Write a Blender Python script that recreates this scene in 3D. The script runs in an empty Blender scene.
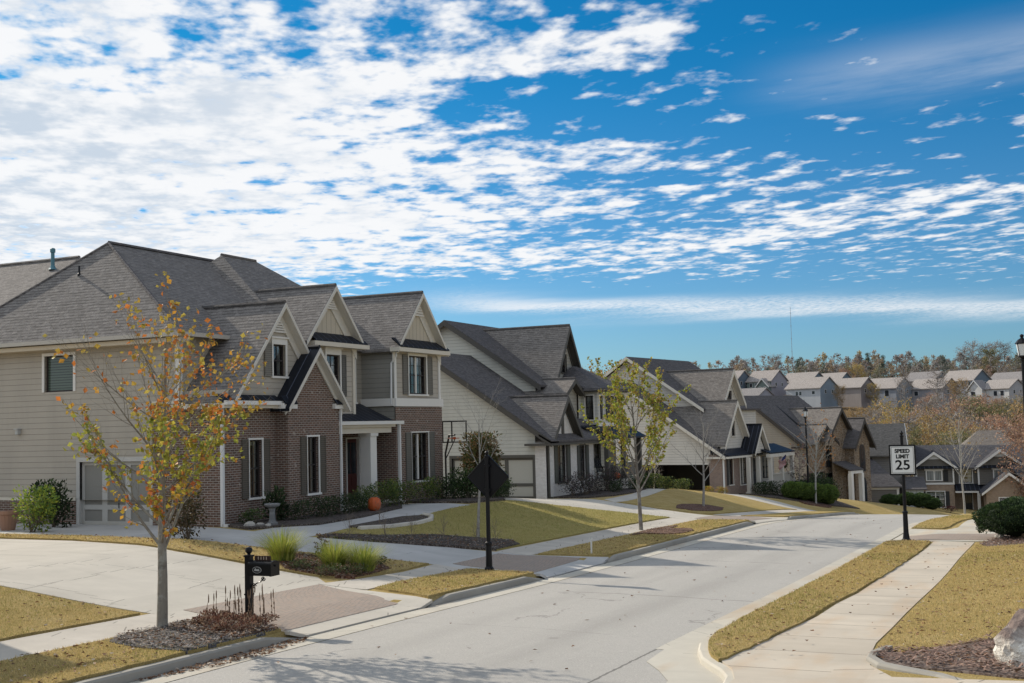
import bpy, math, random
import numpy as np
from mathutils import Vector, Matrix, noise as mnoise
R_ = math.radians
scene = bpy.context.scene
COL = scene.collection
rnd = random.Random(7)

# ------------------------------------------------------------------ helpers
class MB:
    """collects faces, builds ONE mesh object with metre-sized UVs"""
    def __init__(s): s.v=[]; s.f=[]; s.c=[]
    def add(s, vs, fs, col=None):
        o=len(s.v); s.v.extend([tuple(p) for p in vs])
        for f in fs:
            s.f.append([i+o for i in f]); s.c.append(col)
        return s
    def poly(s, pts, col=None): return s.add(pts,[list(range(len(pts)))],col)
    def box(s,x0,x1,y0,y1,z0,z1,col=None):
        v=[(x0,y0,z0),(x1,y0,z0),(x1,y1,z0),(x0,y1,z0),(x0,y0,z1),(x1,y0,z1),(x1,y1,z1),(x0,y1,z1)]
        return s.add(v,[[3,2,1,0],[4,5,6,7],[0,1,5,4],[1,2,6,5],[2,3,7,6],[3,0,4,7]],col)
    def hexa(s,p,col=None):
        return s.add(p,[[3,2,1,0],[4,5,6,7],[0,1,5,4],[1,2,6,5],[2,3,7,6],[3,0,4,7]],col)
    def slab(s,top,th,col=None):
        n=len(top); bot=[(p[0],p[1],p[2]-th) for p in top]
        fs=[list(range(n)),[n+i for i in range(n)][::-1]]
        for i in range(n):
            j=(i+1)%n; fs.append([i,n+i,n+j,j])
        return s.add(list(top)+bot,fs,col)
    def tube(s,pts,rad,n=6,cap=True,col=None):
        pts=[Vector(p) for p in pts]; rings=[]; o=len(s.v)
        for i,p in enumerate(pts):
            d=(pts[min(i+1,len(pts)-1)]-pts[max(i-1,0)])
            if d.length<1e-9: d=Vector((0,0,1))
            d.normalize(); a=d.orthogonal() if i==0 else (prev-d*prev.dot(d))
            if a.length<1e-6: a=d.orthogonal()
            a.normalize(); prev=a; b=d.cross(a)
            r=rad[i] if isinstance(rad,(list,tuple)) else rad
            for k in range(n):
                t=2*math.pi*k/n; s.v.append(tuple(p+a*math.cos(t)*r+b*math.sin(t)*r))
        for i in range(len(pts)-1):
            for k in range(n):
                k2=(k+1)%n
                s.f.append([o+i*n+k,o+i*n+k2,o+(i+1)*n+k2,o+(i+1)*n+k]); s.c.append(col)
        if cap and n>3:
            s.f.append([o+k for k in range(n)][::-1]); s.c.append(col)
            e=o+(len(pts)-1)*n; s.f.append([e+k for k in range(n)]); s.c.append(col)
        return s
    def lathe(s,c,prof,n=14,col=None):
        o=len(s.v)
        for r,z in prof:
            for k in range(n):
                t=2*math.pi*k/n; s.v.append((c[0]+r*math.cos(t),c[1]+r*math.sin(t),c[2]+z))
        for i in range(len(prof)-1):
            for k in range(n):
                k2=(k+1)%n; s.f.append([o+i*n+k,o+i*n+k2,o+(i+1)*n+k2,o+(i+1)*n+k]); s.c.append(col)
        s.f.append([o+k for k in range(n)][::-1]); s.c.append(col)
        e=o+(len(prof)-1)*n; s.f.append([e+k for k in range(n)]); s.c.append(col)
        return s
    def gable_x(s,yc,half,ze,slope,x0,x1,th=.13):
        zr=ze+half*slope
        sec=[(yc-half,ze),(yc,zr),(yc+half,ze),(yc+half,ze-th),(yc,zr-th),(yc-half,ze-th)]
        return s.prism([(x0,y,z) for y,z in sec],[(x1,y,z) for y,z in sec])
    def gable_y(s,xc,half,ze,slope,y0,y1,th=.13):
        zr=ze+half*slope
        sec=[(xc-half,ze),(xc,zr),(xc+half,ze),(xc+half,ze-th),(xc,zr-th),(xc-half,ze-th)]
        return s.prism([(x,y0,z) for x,z in sec],[(x,y1,z) for x,z in sec])
    def prism(s,a,b,col=None):
        n=len(a); fs=[]
        # split concave chevron ends into two quads when 6 points
        if n==6: fs+= [[0,1,4,5],[1,2,3,4],[n+5,n+4,n+1,n+0],[n+4,n+3,n+2,n+1]]
        else: fs+=[list(range(n)),[n+i for i in range(n)][::-1]]
        for i in range(n):
            j=(i+1)%n; fs.append([i,n+i,n+j,j])
        return s.add(list(a)+list(b),fs,col)
    def mesh(s,name,mat,smooth=False):
        me=bpy.data.meshes.new(name); me.from_pydata(s.v,[],s.f); me.validate(); me.update()
        uv=me.uv_layers.new(name='UVMap')
        nl=len(me.loops)
        co=np.empty(len(me.vertices)*3,np.float32); me.vertices.foreach_get('co',co); co=co.reshape(-1,3)
        lv=np.empty(nl,np.int32); me.loops.foreach_get('vertex_index',lv)
        npol=len(me.polygons)
        nr=np.empty(npol*3,np.float32); me.polygons.foreach_get('normal',nr); nr=nr.reshape(-1,3)
        lt=np.empty(npol,np.int32); me.polygons.foreach_get('loop_total',lt)
        ln=np.repeat(nr,lt,axis=0); P=co[lv]
        h=np.hypot(ln[:,0],ln[:,1]); flat=h<.02
        hs=np.where(flat,1,h)
        ux=np.where(flat,1,-ln[:,1]/hs); uy=np.where(flat,0,ln[:,0]/hs)
        u=P[:,0]*ux+P[:,1]*uy
        # v axis = n x u
        vx=np.where(flat,0,-ln[:,2]*uy); vy=np.where(flat,1,ln[:,2]*ux); vz=np.where(flat,0,h)
        v=P[:,0]*vx+P[:,1]*vy+P[:,2]*vz
        arr=np.stack([u,v],1).astype(np.float32).ravel(); uv.data.foreach_set('uv',arr)
        if any(c is not None for c in s.c) and len(s.c)==npol:
            at=me.attributes.new('Col','FLOAT_COLOR','CORNER')
            cc=np.array([(c if c is not None else (.5,.5,.5)) for c in s.c],np.float32)
            cc=np.concatenate([cc,np.ones((npol,1),np.float32)],1)
            at.data.foreach_set('color',np.repeat(cc,lt,axis=0).ravel())
        if smooth: me.polygons.foreach_set('use_smooth',[True]*npol)
        me.materials.append(mat)
        return me
    def build(s,name,mat,parent=None,loc=(0,0,0),rz=0,smooth=False):
        return link(name,s.mesh(name,mat,smooth),parent,loc,rz)
def link(name,me,parent=None,loc=(0,0,0),rz=0):
    o=bpy.data.objects.new(name,me); COL.objects.link(o); o.location=loc; o.rotation_euler=(0,0,rz)
    if parent is not None: o.parent=parent
    return o
def tag(o,label=None,cat=None,group=None,kind=None):
    if label: o['label']=label
    if cat: o['category']=cat
    if group: o['group']=group
    if kind: o['kind']=kind
    return o
def thing(name,label,cat,loc=(0,0,0),rz=0,group=None):
    o=bpy.data.objects.new(name,None); COL.objects.link(o); o.location=loc; o.rotation_euler=(0,0,rz)
    o.empty_display_size=.2
    return tag(o,label,cat,group)
def dup(root,loc,rz=0,scale=1.0,label=None,group=None):
    r=root.copy(); COL.objects.link(r); r.location=loc; r.rotation_euler=(0,0,rz); r.scale=(scale,)*3 if not isinstance(scale,tuple) else scale
    if label: r['label']=label
    if group: r['group']=group
    for ch in list(root.children):
        c=ch.copy(); COL.objects.link(c); c.parent=r
        for g in list(ch.children):
            d=g.copy(); COL.objects.link(d); d.parent=c
    return r

# ------------------------------------------------------------------ materials
MATS={}
class N:
    def __init__(s,name):
        s.m=bpy.data.materials.new(name); s.m.use_nodes=True; s.t=s.m.node_tree; s.t.nodes.clear()
        s.out=s.n('ShaderNodeOutputMaterial'); s.b=s.n('ShaderNodeBsdfPrincipled'); s.l(s.b.outputs[0],s.out.inputs[0])
        s.b.inputs['Specular IOR Level'].default_value=.25; s.b.inputs['Roughness'].default_value=.8
    def n(s,t,**k):
        x=s.t.nodes.new(t)
        for a,b in k.items(): setattr(x,a,b)
        return x
    def l(s,a,b): s.t.links.new(a,b)
    def uv(s): return s.n('ShaderNodeUVMap').outputs[0]
    def obj(s): return s.n('ShaderNodeNewGeometry').outputs['Position']
    def noise(s,vec,scale,detail=3,rough=.55):
        x=s.n('ShaderNodeTexNoise'); x.inputs['Scale'].default_value=scale; x.inputs['Detail'].default_value=detail; x.inputs['Roughness'].default_value=rough
        if vec is not None: s.l(vec,x.inputs['Vector'])
        return x.outputs['Fac']
    def ramp(s,fac,stops):
        x=s.n('ShaderNodeValToRGB'); e=x.color_ramp.elements
        while len(e)>1: e.remove(e[0])
        e[0].position=stops[0][0]; e[0].color=(*stops[0][1],1)
        for p,c in stops[1:]:
            k=e.new(p); k.color=(*c,1)
        s.l(fac,x.inputs[0]); return x.outputs[0]
    def math(s,op,a,b=None,c=None):
        x=s.n('ShaderNodeMath',operation=op)
        for i,q in enumerate((a,b,c)):
            if q is None: continue
            if isinstance(q,(int,float)): x.inputs[i].default_value=q
            else: s.l(q,x.inputs[i])
        return x.outputs[0]
    def mix(s,fac,a,b,mode='MIX'):
        x=s.n('ShaderNodeMix',data_type='RGBA',blend_type=mode)
        for i,q in ((0,fac),(6,a),(7,b)):
            if isinstance(q,(int,float)): x.inputs[i].default_value=q
            elif isinstance(q,tuple): x.inputs[i].default_value=(*q,1)
            else: s.l(q,x.inputs[i])
        return x.outputs[2]
    def bump(s,h,strength=.5,dist=.02):
        x=s.n('ShaderNodeBump'); x.inputs['Strength'].default_value=strength; x.inputs['Distance'].default_value=dist
        s.l(h,x.inputs['Height']); s.l(x.outputs[0],s.b.inputs['Normal'])
    def col(s,c):
        if isinstance(c,tuple): s.b.inputs['Base Color'].default_value=(*c,1)
        else: s.l(c,s.b.inputs['Base Color'])
    def sep(s,vec):
        x=s.n('ShaderNodeSeparateXYZ'); s.l(vec,x.inputs[0]); return x.outputs
    def mapping(s,vec,scale):
        x=s.n('ShaderNodeMapping'); x.inputs['Scale'].default_value=scale; s.l(vec,x.inputs[0]); return x.outputs[0]
def cached(f):
    def g(*a):
        k=(f.__name__,)+a
        if k not in MATS: MATS[k]=f(*a)
        return MATS[k]
    return g
def mul(c,k): return tuple(min(1,x*k) for x in c)
@cached
def paint(c,rough=.55):
    m=N('paint'); n=m.noise(m.obj(),1.3,4); n2=m.noise(m.obj(),14,3)
    k=m.math('ADD',m.math('MULTIPLY',n,.16),m.math('MULTIPLY',n2,.08))
    m.col(m.mix(k,c,mul(c,.35))); m.b.inputs['Roughness'].default_value=rough; return m.m
@cached
def siding(c,lap=.18):
    m=N('lap_siding'); uv=m.uv(); v=m.sep(uv)[1]
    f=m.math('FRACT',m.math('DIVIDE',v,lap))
    lap_shade=m.math('GREATER_THAN',f,.93)  # lap joint darkened in the colour to deepen its shadow line
    st=m.n('ShaderNodeCombineXYZ'); xx=m.sep(uv); m.l(m.math('MULTIPLY',xx[0],.4),st.inputs[0]); m.l(m.math('FLOOR',m.math('DIVIDE',v,lap)),st.inputs[1])
    n=m.noise(st.outputs[0],3.,2); n2=m.noise(m.obj(),.6,4)
    cc=m.mix(m.math('MULTIPLY',n,.24),c,mul(c,.6)); n9=m.noise(m.mapping(m.obj(),(1.6,1.6,.22)),1.,4); cc=m.mix(m.ramp(n9,[(.45,(0,)*3),(.75,(.3,)*3)]),cc,mul(c,.6)); cc=m.mix(m.math('MULTIPLY',n2,.2),cc,mul(c,.62))
    cc=m.mix(m.math('MULTIPLY',lap_shade,.6),cc,mul(c,.3)); m.col(cc)
    m.bump(m.math('SUBTRACT',1.,f),.9,.03); m.b.inputs['Roughness'].default_value=.6; return m.m
@cached
def batten(c,w=.3):
    m=N('board_and_batten'); u=m.sep(m.uv())[0]; f=m.math('FRACT',m.math('DIVIDE',u,w)); g=m.math('LESS_THAN',f,.16)
    e=m.math('GREATER_THAN',f,.9)
    m.col(m.mix(m.math('MULTIPLY',e,.55),c,mul(c,.4))); m.bump(g,.8,.03); return m.m
@cached
def brick(c1,c2,mort,w=.22,h=.075,ms=.011):
    m=N('brick'); uv=m.uv(); b=m.n('ShaderNodeTexBrick'); m.l(uv,b.inputs['Vector'])
    b.inputs['Color1'].default_value=(*c1,1); b.inputs['Color2'].default_value=(*c2,1); b.inputs['Mortar'].default_value=(*mort,1)
    b.inputs['Scale'].default_value=1; b.inputs['Brick Width'].default_value=w; b.inputs['Row Height'].default_value=h
    b.inputs['Mortar Size'].default_value=ms; b.inputs['Bias'].default_value=-.1; b.inputs['Mortar Smooth'].default_value=.3
    n=m.noise(uv,5.5,3); n2=m.noise(uv,.9,3)
    x=m.mix(m.math('MULTIPLY',n,.55),b.outputs['Color'],mul(c1,.42)); x=m.mix(m.math('MULTIPLY',n2,.3),x,mul(c2,.7))
    sp=m.math('GREATER_THAN',m.noise(uv,3.6,1),.71); x=m.mix(m.math('MULTIPLY',sp,.45),x,mort)
    m.col(x); m.bump(m.math('SUBTRACT',m.math('MULTIPLY',n,.5),b.outputs['Fac']),.7,.012); m.b.inputs['Roughness'].default_value=.9; return m.m
@cached
def shingle(c):
    m=N('shingles'); uv0=m.uv(); pos=m.obj()
    wob=m.n('ShaderNodeTexNoise'); wob.inputs['Scale'].default_value=2.6; wob.inputs['Detail'].default_value=3; m.l(uv0,wob.inputs['Vector'])
    sc=m.n('ShaderNodeVectorMath',operation='SCALE'); m.l(wob.outputs['Color'],sc.inputs[0]); sc.inputs['Scale'].default_value=.07
    ad=m.n('ShaderNodeVectorMath',operation='ADD'); m.l(uv0,ad.inputs[0]); m.l(sc.outputs[0],ad.inputs[1]); uv=ad.outputs[0]
    b=m.n('ShaderNodeTexBrick'); m.l(uv,b.inputs['Vector'])
    b.inputs['Color1'].default_value=(*mul(c,1.25),1); b.inputs['Color2'].default_value=(*mul(c,.72),1); b.inputs['Mortar'].default_value=(*mul(c,.3),1)
    b.inputs['Scale'].default_value=1; b.inputs['Brick Width'].default_value=.23; b.inputs['Row Height'].default_value=.14; b.inputs['Mortar Size'].default_value=.008
    b.offset_frequency=2; b.offset=.37; b.inputs['Bias'].default_value=0; b.inputs['Mortar Smooth'].default_value=.5
    n=m.noise(uv0,4.5,4); n2=m.noise(uv0,22,3,.7); n3=m.noise(pos,.3,4)
    v=m.sep(uv)[1]; f=m.math('FRACT',m.math('DIVIDE',v,.14))
    brk=m.ramp(m.noise(m.mapping(uv0,(1.,2.2,1)),3.4,3,.7),[(.40,(0,)*3),(.56,(1,)*3)])
    x=m.mix(m.math('MULTIPLY',n,.4),b.outputs['Color'],mul(c,.85)); x=m.mix(m.math('MULTIPLY',n3,.35),x,mul(c,1.35)); x=m.mix(m.ramp(n2,[(.35,(.5,)*3),(.6,(0,)*3)]),x,mul(c,.5))
    x=m.mix(m.math('MULTIPLY',m.math('MULTIPLY',m.math('GREATER_THAN',f,.66),brk),.62),x,mul(c,.22)); m.col(x)  # row edges darkened in the colour as broken shadow lines
    hgt=m.math('ADD',m.math('SUBTRACT',1.,f),m.math('ADD',m.math('MULTIPLY',n2,.6),m.math('MULTIPLY',brk,-.4)))
    m.bump(hgt,.9,.028); m.b.inputs['Roughness'].default_value=.95; m.b.inputs['Specular IOR Level'].default_value=.1; return m.m
@cached
def seam_metal(c):
    m=N('standing_seam_metal'); u=m.sep(m.uv())[0]; f=m.math('FRACT',m.math('DIVIDE',u,.4)); g=m.math('LESS_THAN',f,.1)
    m.col(m.mix(g,c,mul(c,5.))); m.bump(g,1.,.03); m.b.inputs['Roughness'].default_value=.5; m.b.inputs['Specular IOR Level'].default_value=.12; return m.m
@cached
def glass(kind):
    m=N('window_glass'); uv=m.uv(); n=m.noise(m.mapping(uv,(7,.25,1)),1.,2); n2=m.noise(m.obj(),.7,2)
    if kind=='blind':
        f=m.math('FRACT',m.math('DIVIDE',m.sep(uv)[1],.09)); c=m.mix(m.math('GREATER_THAN',f,.72),(.085,.115,.09),(.03,.04,.034))
    elif kind=='curtain': c=m.ramp(n,[(.3,(.05,.055,.055)),(.5,(.20,.21,.20)),(.7,(.33,.34,.33))])
    else: c=m.ramp(m.math('ADD',m.math('MULTIPLY',n,.6),m.math('MULTIPLY',n2,.4)),[(.35,(.012,.014,.017)),(.52,(.03,.034,.04)),(.7,(.085,.09,.095))])
    m.col(c); m.b.inputs['Roughness'].default_value=.06; m.b.inputs['Specular IOR Level'].default_value=.45
    w=m.noise(m.obj(),1.1,1); m.bump(w,.06,.05); return m.m
@cached
def clear_glass():
    m=N('clear_glass'); tr=m.n('ShaderNodeBsdfTransparent'); tr.inputs[0].default_value=(.82,.86,.85,1); g=m.n('ShaderNodeBsdfGlossy'); g.inputs['Roughness'].default_value=.03; g.inputs['Color'].default_value=(.95,.97,1,1)
    fr=m.n('ShaderNodeFresnel'); fr.inputs['IOR'].default_value=1.5; w=m.noise(m.obj(),.9,2); bp=m.n('ShaderNodeBump'); bp.inputs['Strength'].default_value=.08; bp.inputs['Distance'].default_value=.06; m.l(w,bp.inputs['Height']); m.l(bp.outputs[0],g.inputs['Normal'])
    x=m.n('ShaderNodeMixShader'); m.l(m.math('ADD',m.math('MULTIPLY',fr.outputs[0],1.1),.07),x.inputs[0]); m.l(tr.outputs[0],x.inputs[1]); m.l(g.outputs[0],x.inputs[2]); m.l(x.outputs[0],m.out.inputs[0]); return m.m
@cached
def louver(c):
    m=N('louvred_shutter'); v=m.sep(m.uv())[1]; f=m.math('FRACT',m.math('DIVIDE',v,.07)); g=m.math('GREATER_THAN',f,.75)
    m.col(m.mix(m.math('MULTIPLY',g,.6),c,mul(c,.35))); m.bump(f,.7,.012); return m.m
@cached
def metal(c,rough=.4):
    m=N('painted_metal'); n=m.noise(m.obj(),9,3); m.col(m.mix(m.math('MULTIPLY',n,.4),c,mul(c,.5))); m.b.inputs['Roughness'].default_value=rough
    m.b.inputs['Specular IOR Level'].default_value=.16; return m.m
@cached
def concrete(c,jx,jy,joint=.016,warm=0):
    m=N('concrete'); uv=m.uv(); x=m.sep(uv); pos=m.obj()
    n=m.noise(pos,.55,5,.6); n2=m.noise(pos,9,4); n3=m.noise(pos,60,2); n4=m.noise(m.mapping(pos,(.9,.25,1)),1.2,4)
    cc=m.mix(m.ramp(n,[(.3,(0,)*3),(.72,(.62,)*3)]),mul(c,1.08),mul(c,.66)); cc=m.mix(m.math('MULTIPLY',n2,.22),cc,mul(c,.68)); cc=m.mix(m.math('MULTIPLY',n3,.22),cc,mul(c,.6))
    st=m.ramp(n4,[(.5,(0,0,0)),(.72,(1,1,1))]); cc=m.mix(m.math('MULTIPLY',st,.55 if warm else .25),cc,(c[0]*.86,c[1]*.62,c[2]*.4) if warm else mul(c,.6))
    n7=m.noise(m.mapping(pos,(.35,1.6,1)),.8,5); cc=m.mix(m.ramp(n7,[(.52,(0,)*3),(.74,(.35,)*3)]),cc,mul(c,.55))
    jit=m.math('MULTIPLY',m.math('SUBTRACT',m.noise(pos,6,2),.5),.02)
    g=None
    for d,w in ((jx,0),(jy,1)):
        if not d: continue
        f=m.math('FRACT',m.math('DIVIDE',m.math('ADD',x[w],jit),d)); q=m.math('LESS_THAN',f,joint/d)
        g=q if g is None else m.math('MAXIMUM',g,q)
        # each slab its own tone
        cell=m.math('FLOOR',m.math('DIVIDE',x[w],d)); wn=m.n('ShaderNodeTexWhiteNoise',noise_dimensions='1D'); m.l(cell,wn.inputs['W'])
        cc=m.mix(m.math('MULTIPLY',wn.outputs[0],.24),cc,mul(c,.6))
    if g is not None: cc=m.mix(m.math('MULTIPLY',g,.72),cc,mul(c,.22))
    m.col(cc); m.bump(m.math('ADD',n3,m.math('MULTIPLY',n2,.7)),.25,.01); m.b.inputs['Roughness'].default_value=.9; return m.m
def asphalt_mat():
    m=N('asphalt'); pos=m.obj(); c=(.455,.43,.39)
    n=m.noise(pos,.25,5,.6); n2=m.noise(pos,3.2,4); n3=m.noise(pos,48,3,.85); n5=m.noise(m.mapping(pos,(1.,.06,1)),.9,5)
    cc=m.mix(m.math('MULTIPLY',n,.42),mul(c,1.12),mul(c,.66)); cc=m.mix(m.math('MULTIPLY',n2,.25),cc,mul(c,.66)); cc=m.mix(m.ramp(n3,[(.35,(.55,)*3),(.62,(0,)*3)]),cc,mul(c,.5))
    cc=m.mix(m.math('MULTIPLY',m.ramp(n5,[(.48,(0,)*3),(.66,(1,)*3)]),.3),cc,mul(c,.6))
    sp=m.math('GREATER_THAN',m.noise(pos,34,1),.70); cc=m.mix(m.math('MULTIPLY',sp,.5),cc,mul(c,1.5))
    # cracks
    w=m.n('ShaderNodeTexVoronoi',feature='DISTANCE_TO_EDGE'); mp=m.n('ShaderNodeVectorMath',operation='ADD')
    nz=m.n('ShaderNodeTexNoise'); nz.inputs['Scale'].default_value=.8; nz.inputs['Detail'].default_value=5; m.l(pos,nz.inputs['Vector'])
    sc=m.n('ShaderNodeVectorMath',operation='SCALE'); m.l(nz.outputs['Color'],sc.inputs[0]); sc.inputs['Scale'].default_value=2.2
    m.l(pos,mp.inputs[0]); m.l(sc.outputs[0],mp.inputs[1]); mp2=m.mapping(mp.outputs[0],(.16,.10,.1)); m.l(mp2,w.inputs['Vector']); w.inputs['Scale'].default_value=1.
    cr=m.math('LESS_THAN',w.outputs['Distance'],.0035); cr=m.math('MULTIPLY',cr,m.math('GREATER_THAN',m.noise(pos,.3,2),.56))
    cc=m.mix(m.math('MULTIPLY',cr,.42),cc,mul(c,.3))
    px=m.sep(pos); wv=m.math('MULTIPLY',m.math('SUBTRACT',m.noise(pos,1.1,4),.5),.35); wv2=m.math('MULTIPLY',m.math('SUBTRACT',m.noise(pos,7,3),.5),.06)
    for yy,w_,k_ in ((24.9,.035,.55),(33.2,.06,.45),(37.6,.05,.5),(45.,.07,.4),(19.4,.02,.3)):
        d=m.math('ABSOLUTE',m.math('SUBTRACT',m.math('ADD',px[1],m.math('ADD',wv,m.math('MULTIPLY',px[0],.06))),yy-.5)); g=m.math('MULTIPLY',m.math('LESS_THAN',d,w_),m.ramp(m.noise(pos,.7,3),[(.42,(0,)*3),(.55,(1,)*3)])); cc=m.mix(m.math('MULTIPLY',g,k_),cc,mul(c,.3))
    for xx in (-5.99,-11.47):
        d=m.math('ABSOLUTE',m.math('ADD',m.math('ADD',px[0],wv2),-xx)); cc=m.mix(m.math('MULTIPLY',m.math('LESS_THAN',d,.024),.7),cc,mul(c,.2))
    for xx,w_ in ((-7.6,.55),(-9.9,.55)):
        d=m.math('ABSOLUTE',m.math('ADD',m.math('ADD',px[0],wv),-xx)); q=m.n('ShaderNodeMapRange',interpolation_type='SMOOTHSTEP'); q.inputs['From Min'].default_value=w_; q.inputs['From Max'].default_value=0; m.l(d,q.inputs['Value']); cc=m.mix(m.math('MULTIPLY',q.outputs[0],.20),cc,mul(c,.55))
    oil=m.ramp(m.noise(pos,1.7,2),[(.70,(0,)*3),(.76,(.5,)*3)]); cc=m.mix(oil,cc,mul(c,.5))
    m.col(cc); m.bump(n3,.6,.014); m.b.inputs['Roughness'].default_value=.88; return m.m
def paver_mat():
    m=N('pavers'); uv=m.uv(); b=m.n('ShaderNodeTexBrick'); m.l(uv,b.inputs['Vector']); c1=(.33,.245,.185); c2=(.27,.22,.18)
    b.inputs['Color1'].default_value=(*c1,1); b.inputs['Color2'].default_value=(*c2,1); b.inputs['Mortar'].default_value=(.17,.145,.125,1)
    b.inputs['Scale'].default_value=1; b.inputs['Brick Width'].default_value=.2; b.inputs['Row Height'].default_value=.1; b.inputs['Mortar Size'].default_value=.007
    n=m.noise(uv,3,3); n2=m.noise(uv,1.,4); x=m.mix(m.math('MULTIPLY',n,.5),b.outputs['Color'],(.40,.345,.30)); x=m.mix(m.math('MULTIPLY',n2,.3),x,(.22,.17,.14))
    m.col(x); m.bump(m.math('SUBTRACT',n,b.outputs['Fac']),.4,.01); m.b.inputs['Roughness'].default_value=.9; return m.m
def turf_mat(green=0.):
    m=N('dormant_turf'); pos=m.obj()
    n=m.noise(pos,.22,4); n2=m.noise(pos,1.4,5,.65); n3=m.noise(pos,34,4,.7); n4=m.noise(pos,7,4)
    cc=m.ramp(n2,[(.3,(.425,.32,.135)),(.5,(.53,.405,.185)),(.7,(.61,.48,.25))])
    cc=m.mix(m.math('MULTIPLY',n4,.4),cc,(.37,.275,.10))
    cc=m.mix(m.ramp(n,[(.46,(0,)*3),(.66,(.4,)*3)]),cc,(.38,.31,.11))
    cc=m.mix(m.ramp(n3,[(.36,(.6,)*3),(.6,(0,)*3)]),cc,(.22,.15,.06))
    br=m.ramp(m.noise(pos,.9,3),[(.62,(0,)*3),(.75,(.5,)*3)]); cc=m.mix(br,cc,(.45,.27,.13))
    cc=m.mix(green,cc,(.30,.29,.10))
    # far away the ground is woodland floor
    sx=m.sep(pos); fy=m.ramp(m.math('DIVIDE',sx[1],200.),[(.62,(0,)*3),(.8,(1,)*3)]); cc=m.mix(fy,cc,(.15,.105,.06))
    m.col(cc); m.bump(m.math('ADD',n3,m.math('MULTIPLY',n4,.6)),1.,.05); m.b.inputs['Roughness'].default_value=1; m.b.inputs['Specular IOR Level'].default_value=.0; return m.m
@cached
def mulch(c1,c2,c3):
    m=N('mulch'); pos=m.obj(); v=m.n('ShaderNodeTexVoronoi'); v.inputs['Scale'].default_value=24; m.l(m.mapping(pos,(1,1.7,1)),v.inputs['Vector'])
    r=m.sep(v.outputs['Color'])[0]; n=m.noise(pos,2,3)
    cc=m.ramp(r,[(.0,mul(c1,.4)),(.35,c1),(.65,c2),(.9,c3)]); cc=m.mix(m.math('MULTIPLY',n,.4),cc,mul(c1,.5)); m.col(cc)
    m.bump(r,1.,.05); m.b.inputs['Roughness'].default_value=1; return m.m
@cached
def bark(c,lich=0.):
    m=N('bark'); pos=m.obj(); n=m.noise(m.mapping(pos,(1,1,.25)),30,4); n2=m.noise(pos,3,3)
    cc=m.mix(m.math('MULTIPLY',n,.7),mul(c,1.3),mul(c,.4)); cc=m.mix(m.math('MULTIPLY',n2,.35),cc,(c[0]*.8,c[1]*.85,c[2]*.75))
    if lich: cc=m.mix(m.ramp(m.noise(pos,6.5,4,.65),[(.48,(0,)*3),(.60,(lich,)*3)]),cc,(.36,.36,.32)); cc=m.mix(m.ramp(m.noise(m.mapping(pos,(1,1,2.2)),4,3),[(.55,(0,)*3),(.68,(.5,)*3)]),cc,mul(c,.35))
    m.col(cc); m.bump(n,.6,.02); m.b.inputs['Roughness'].default_value=.95; return m.m
@cached
def leaf(tr=.35,rough=.6):
    m=N('foliage'); a=m.n('ShaderNodeAttribute',attribute_name='Col'); m.col(a.outputs['Color']); m.b.inputs['Roughness'].default_value=rough
    m.b.inputs['Specular IOR Level'].default_value=.2
    t=m.n('ShaderNodeBsdfTranslucent'); m.l(a.outputs['Color'],t.inputs[0]); x=m.n('ShaderNodeMixShader'); x.inputs[0].default_value=tr
    m.l(m.b.outputs[0],x.inputs[1]); m.l(t.outputs[0],x.inputs[2]); m.l(x.outputs[0],m.out.inputs[0]); return m.m
@cached
def stone(c1,c2,mort,sc=3.):
    m=N('stone_veneer'); uv=m.uv(); v=m.n('ShaderNodeTexVoronoi'); v.inputs['Scale'].default_value=sc; mp=m.mapping(uv,(1,1.6,1)); m.l(mp,v.inputs['Vector'])
    e=m.n('ShaderNodeTexVoronoi',feature='DISTANCE_TO_EDGE'); e.inputs['Scale'].default_value=sc; m.l(mp,e.inputs['Vector'])
    r=m.sep(v.outputs['Color'])[0]; n=m.noise(uv,9,3); cc=m.mix(r,c1,c2); cc=m.mix(m.math('MULTIPLY',n,.4),cc,mul(c1,.5))
    g=m.math('LESS_THAN',e.outputs['Distance'],.06); cc=m.mix(g,cc,mort); m.col(cc); m.bump(m.math('SUBTRACT',n,g),.8,.03); m.b.inputs['Roughness'].default_value=.95; return m.m
def rock_mat(c1,c2,name='rock'):
    m=N(name); pos=m.obj(); n=m.noise(pos,2.2,6,.65); n2=m.noise(pos,18,4,.7); z=m.sep(m.n('ShaderNodeTexCoord').outputs['Generated'])[2]
    f=m.math('ADD',z,m.math('MULTIPLY',m.math('SUBTRACT',n,.5),.6)); cc=m.ramp(f,[(.52,c1),(.72,c2)]); cc=m.mix(m.ramp(n2,[(.32,(.55,)*3),(.5,(0,)*3)]),cc,mul(c2,.5))
    m.col(cc); m.bump(m.math('ADD',n2,n),.9,.06); m.b.inputs['Roughness'].default_value=1; return m.m
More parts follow.
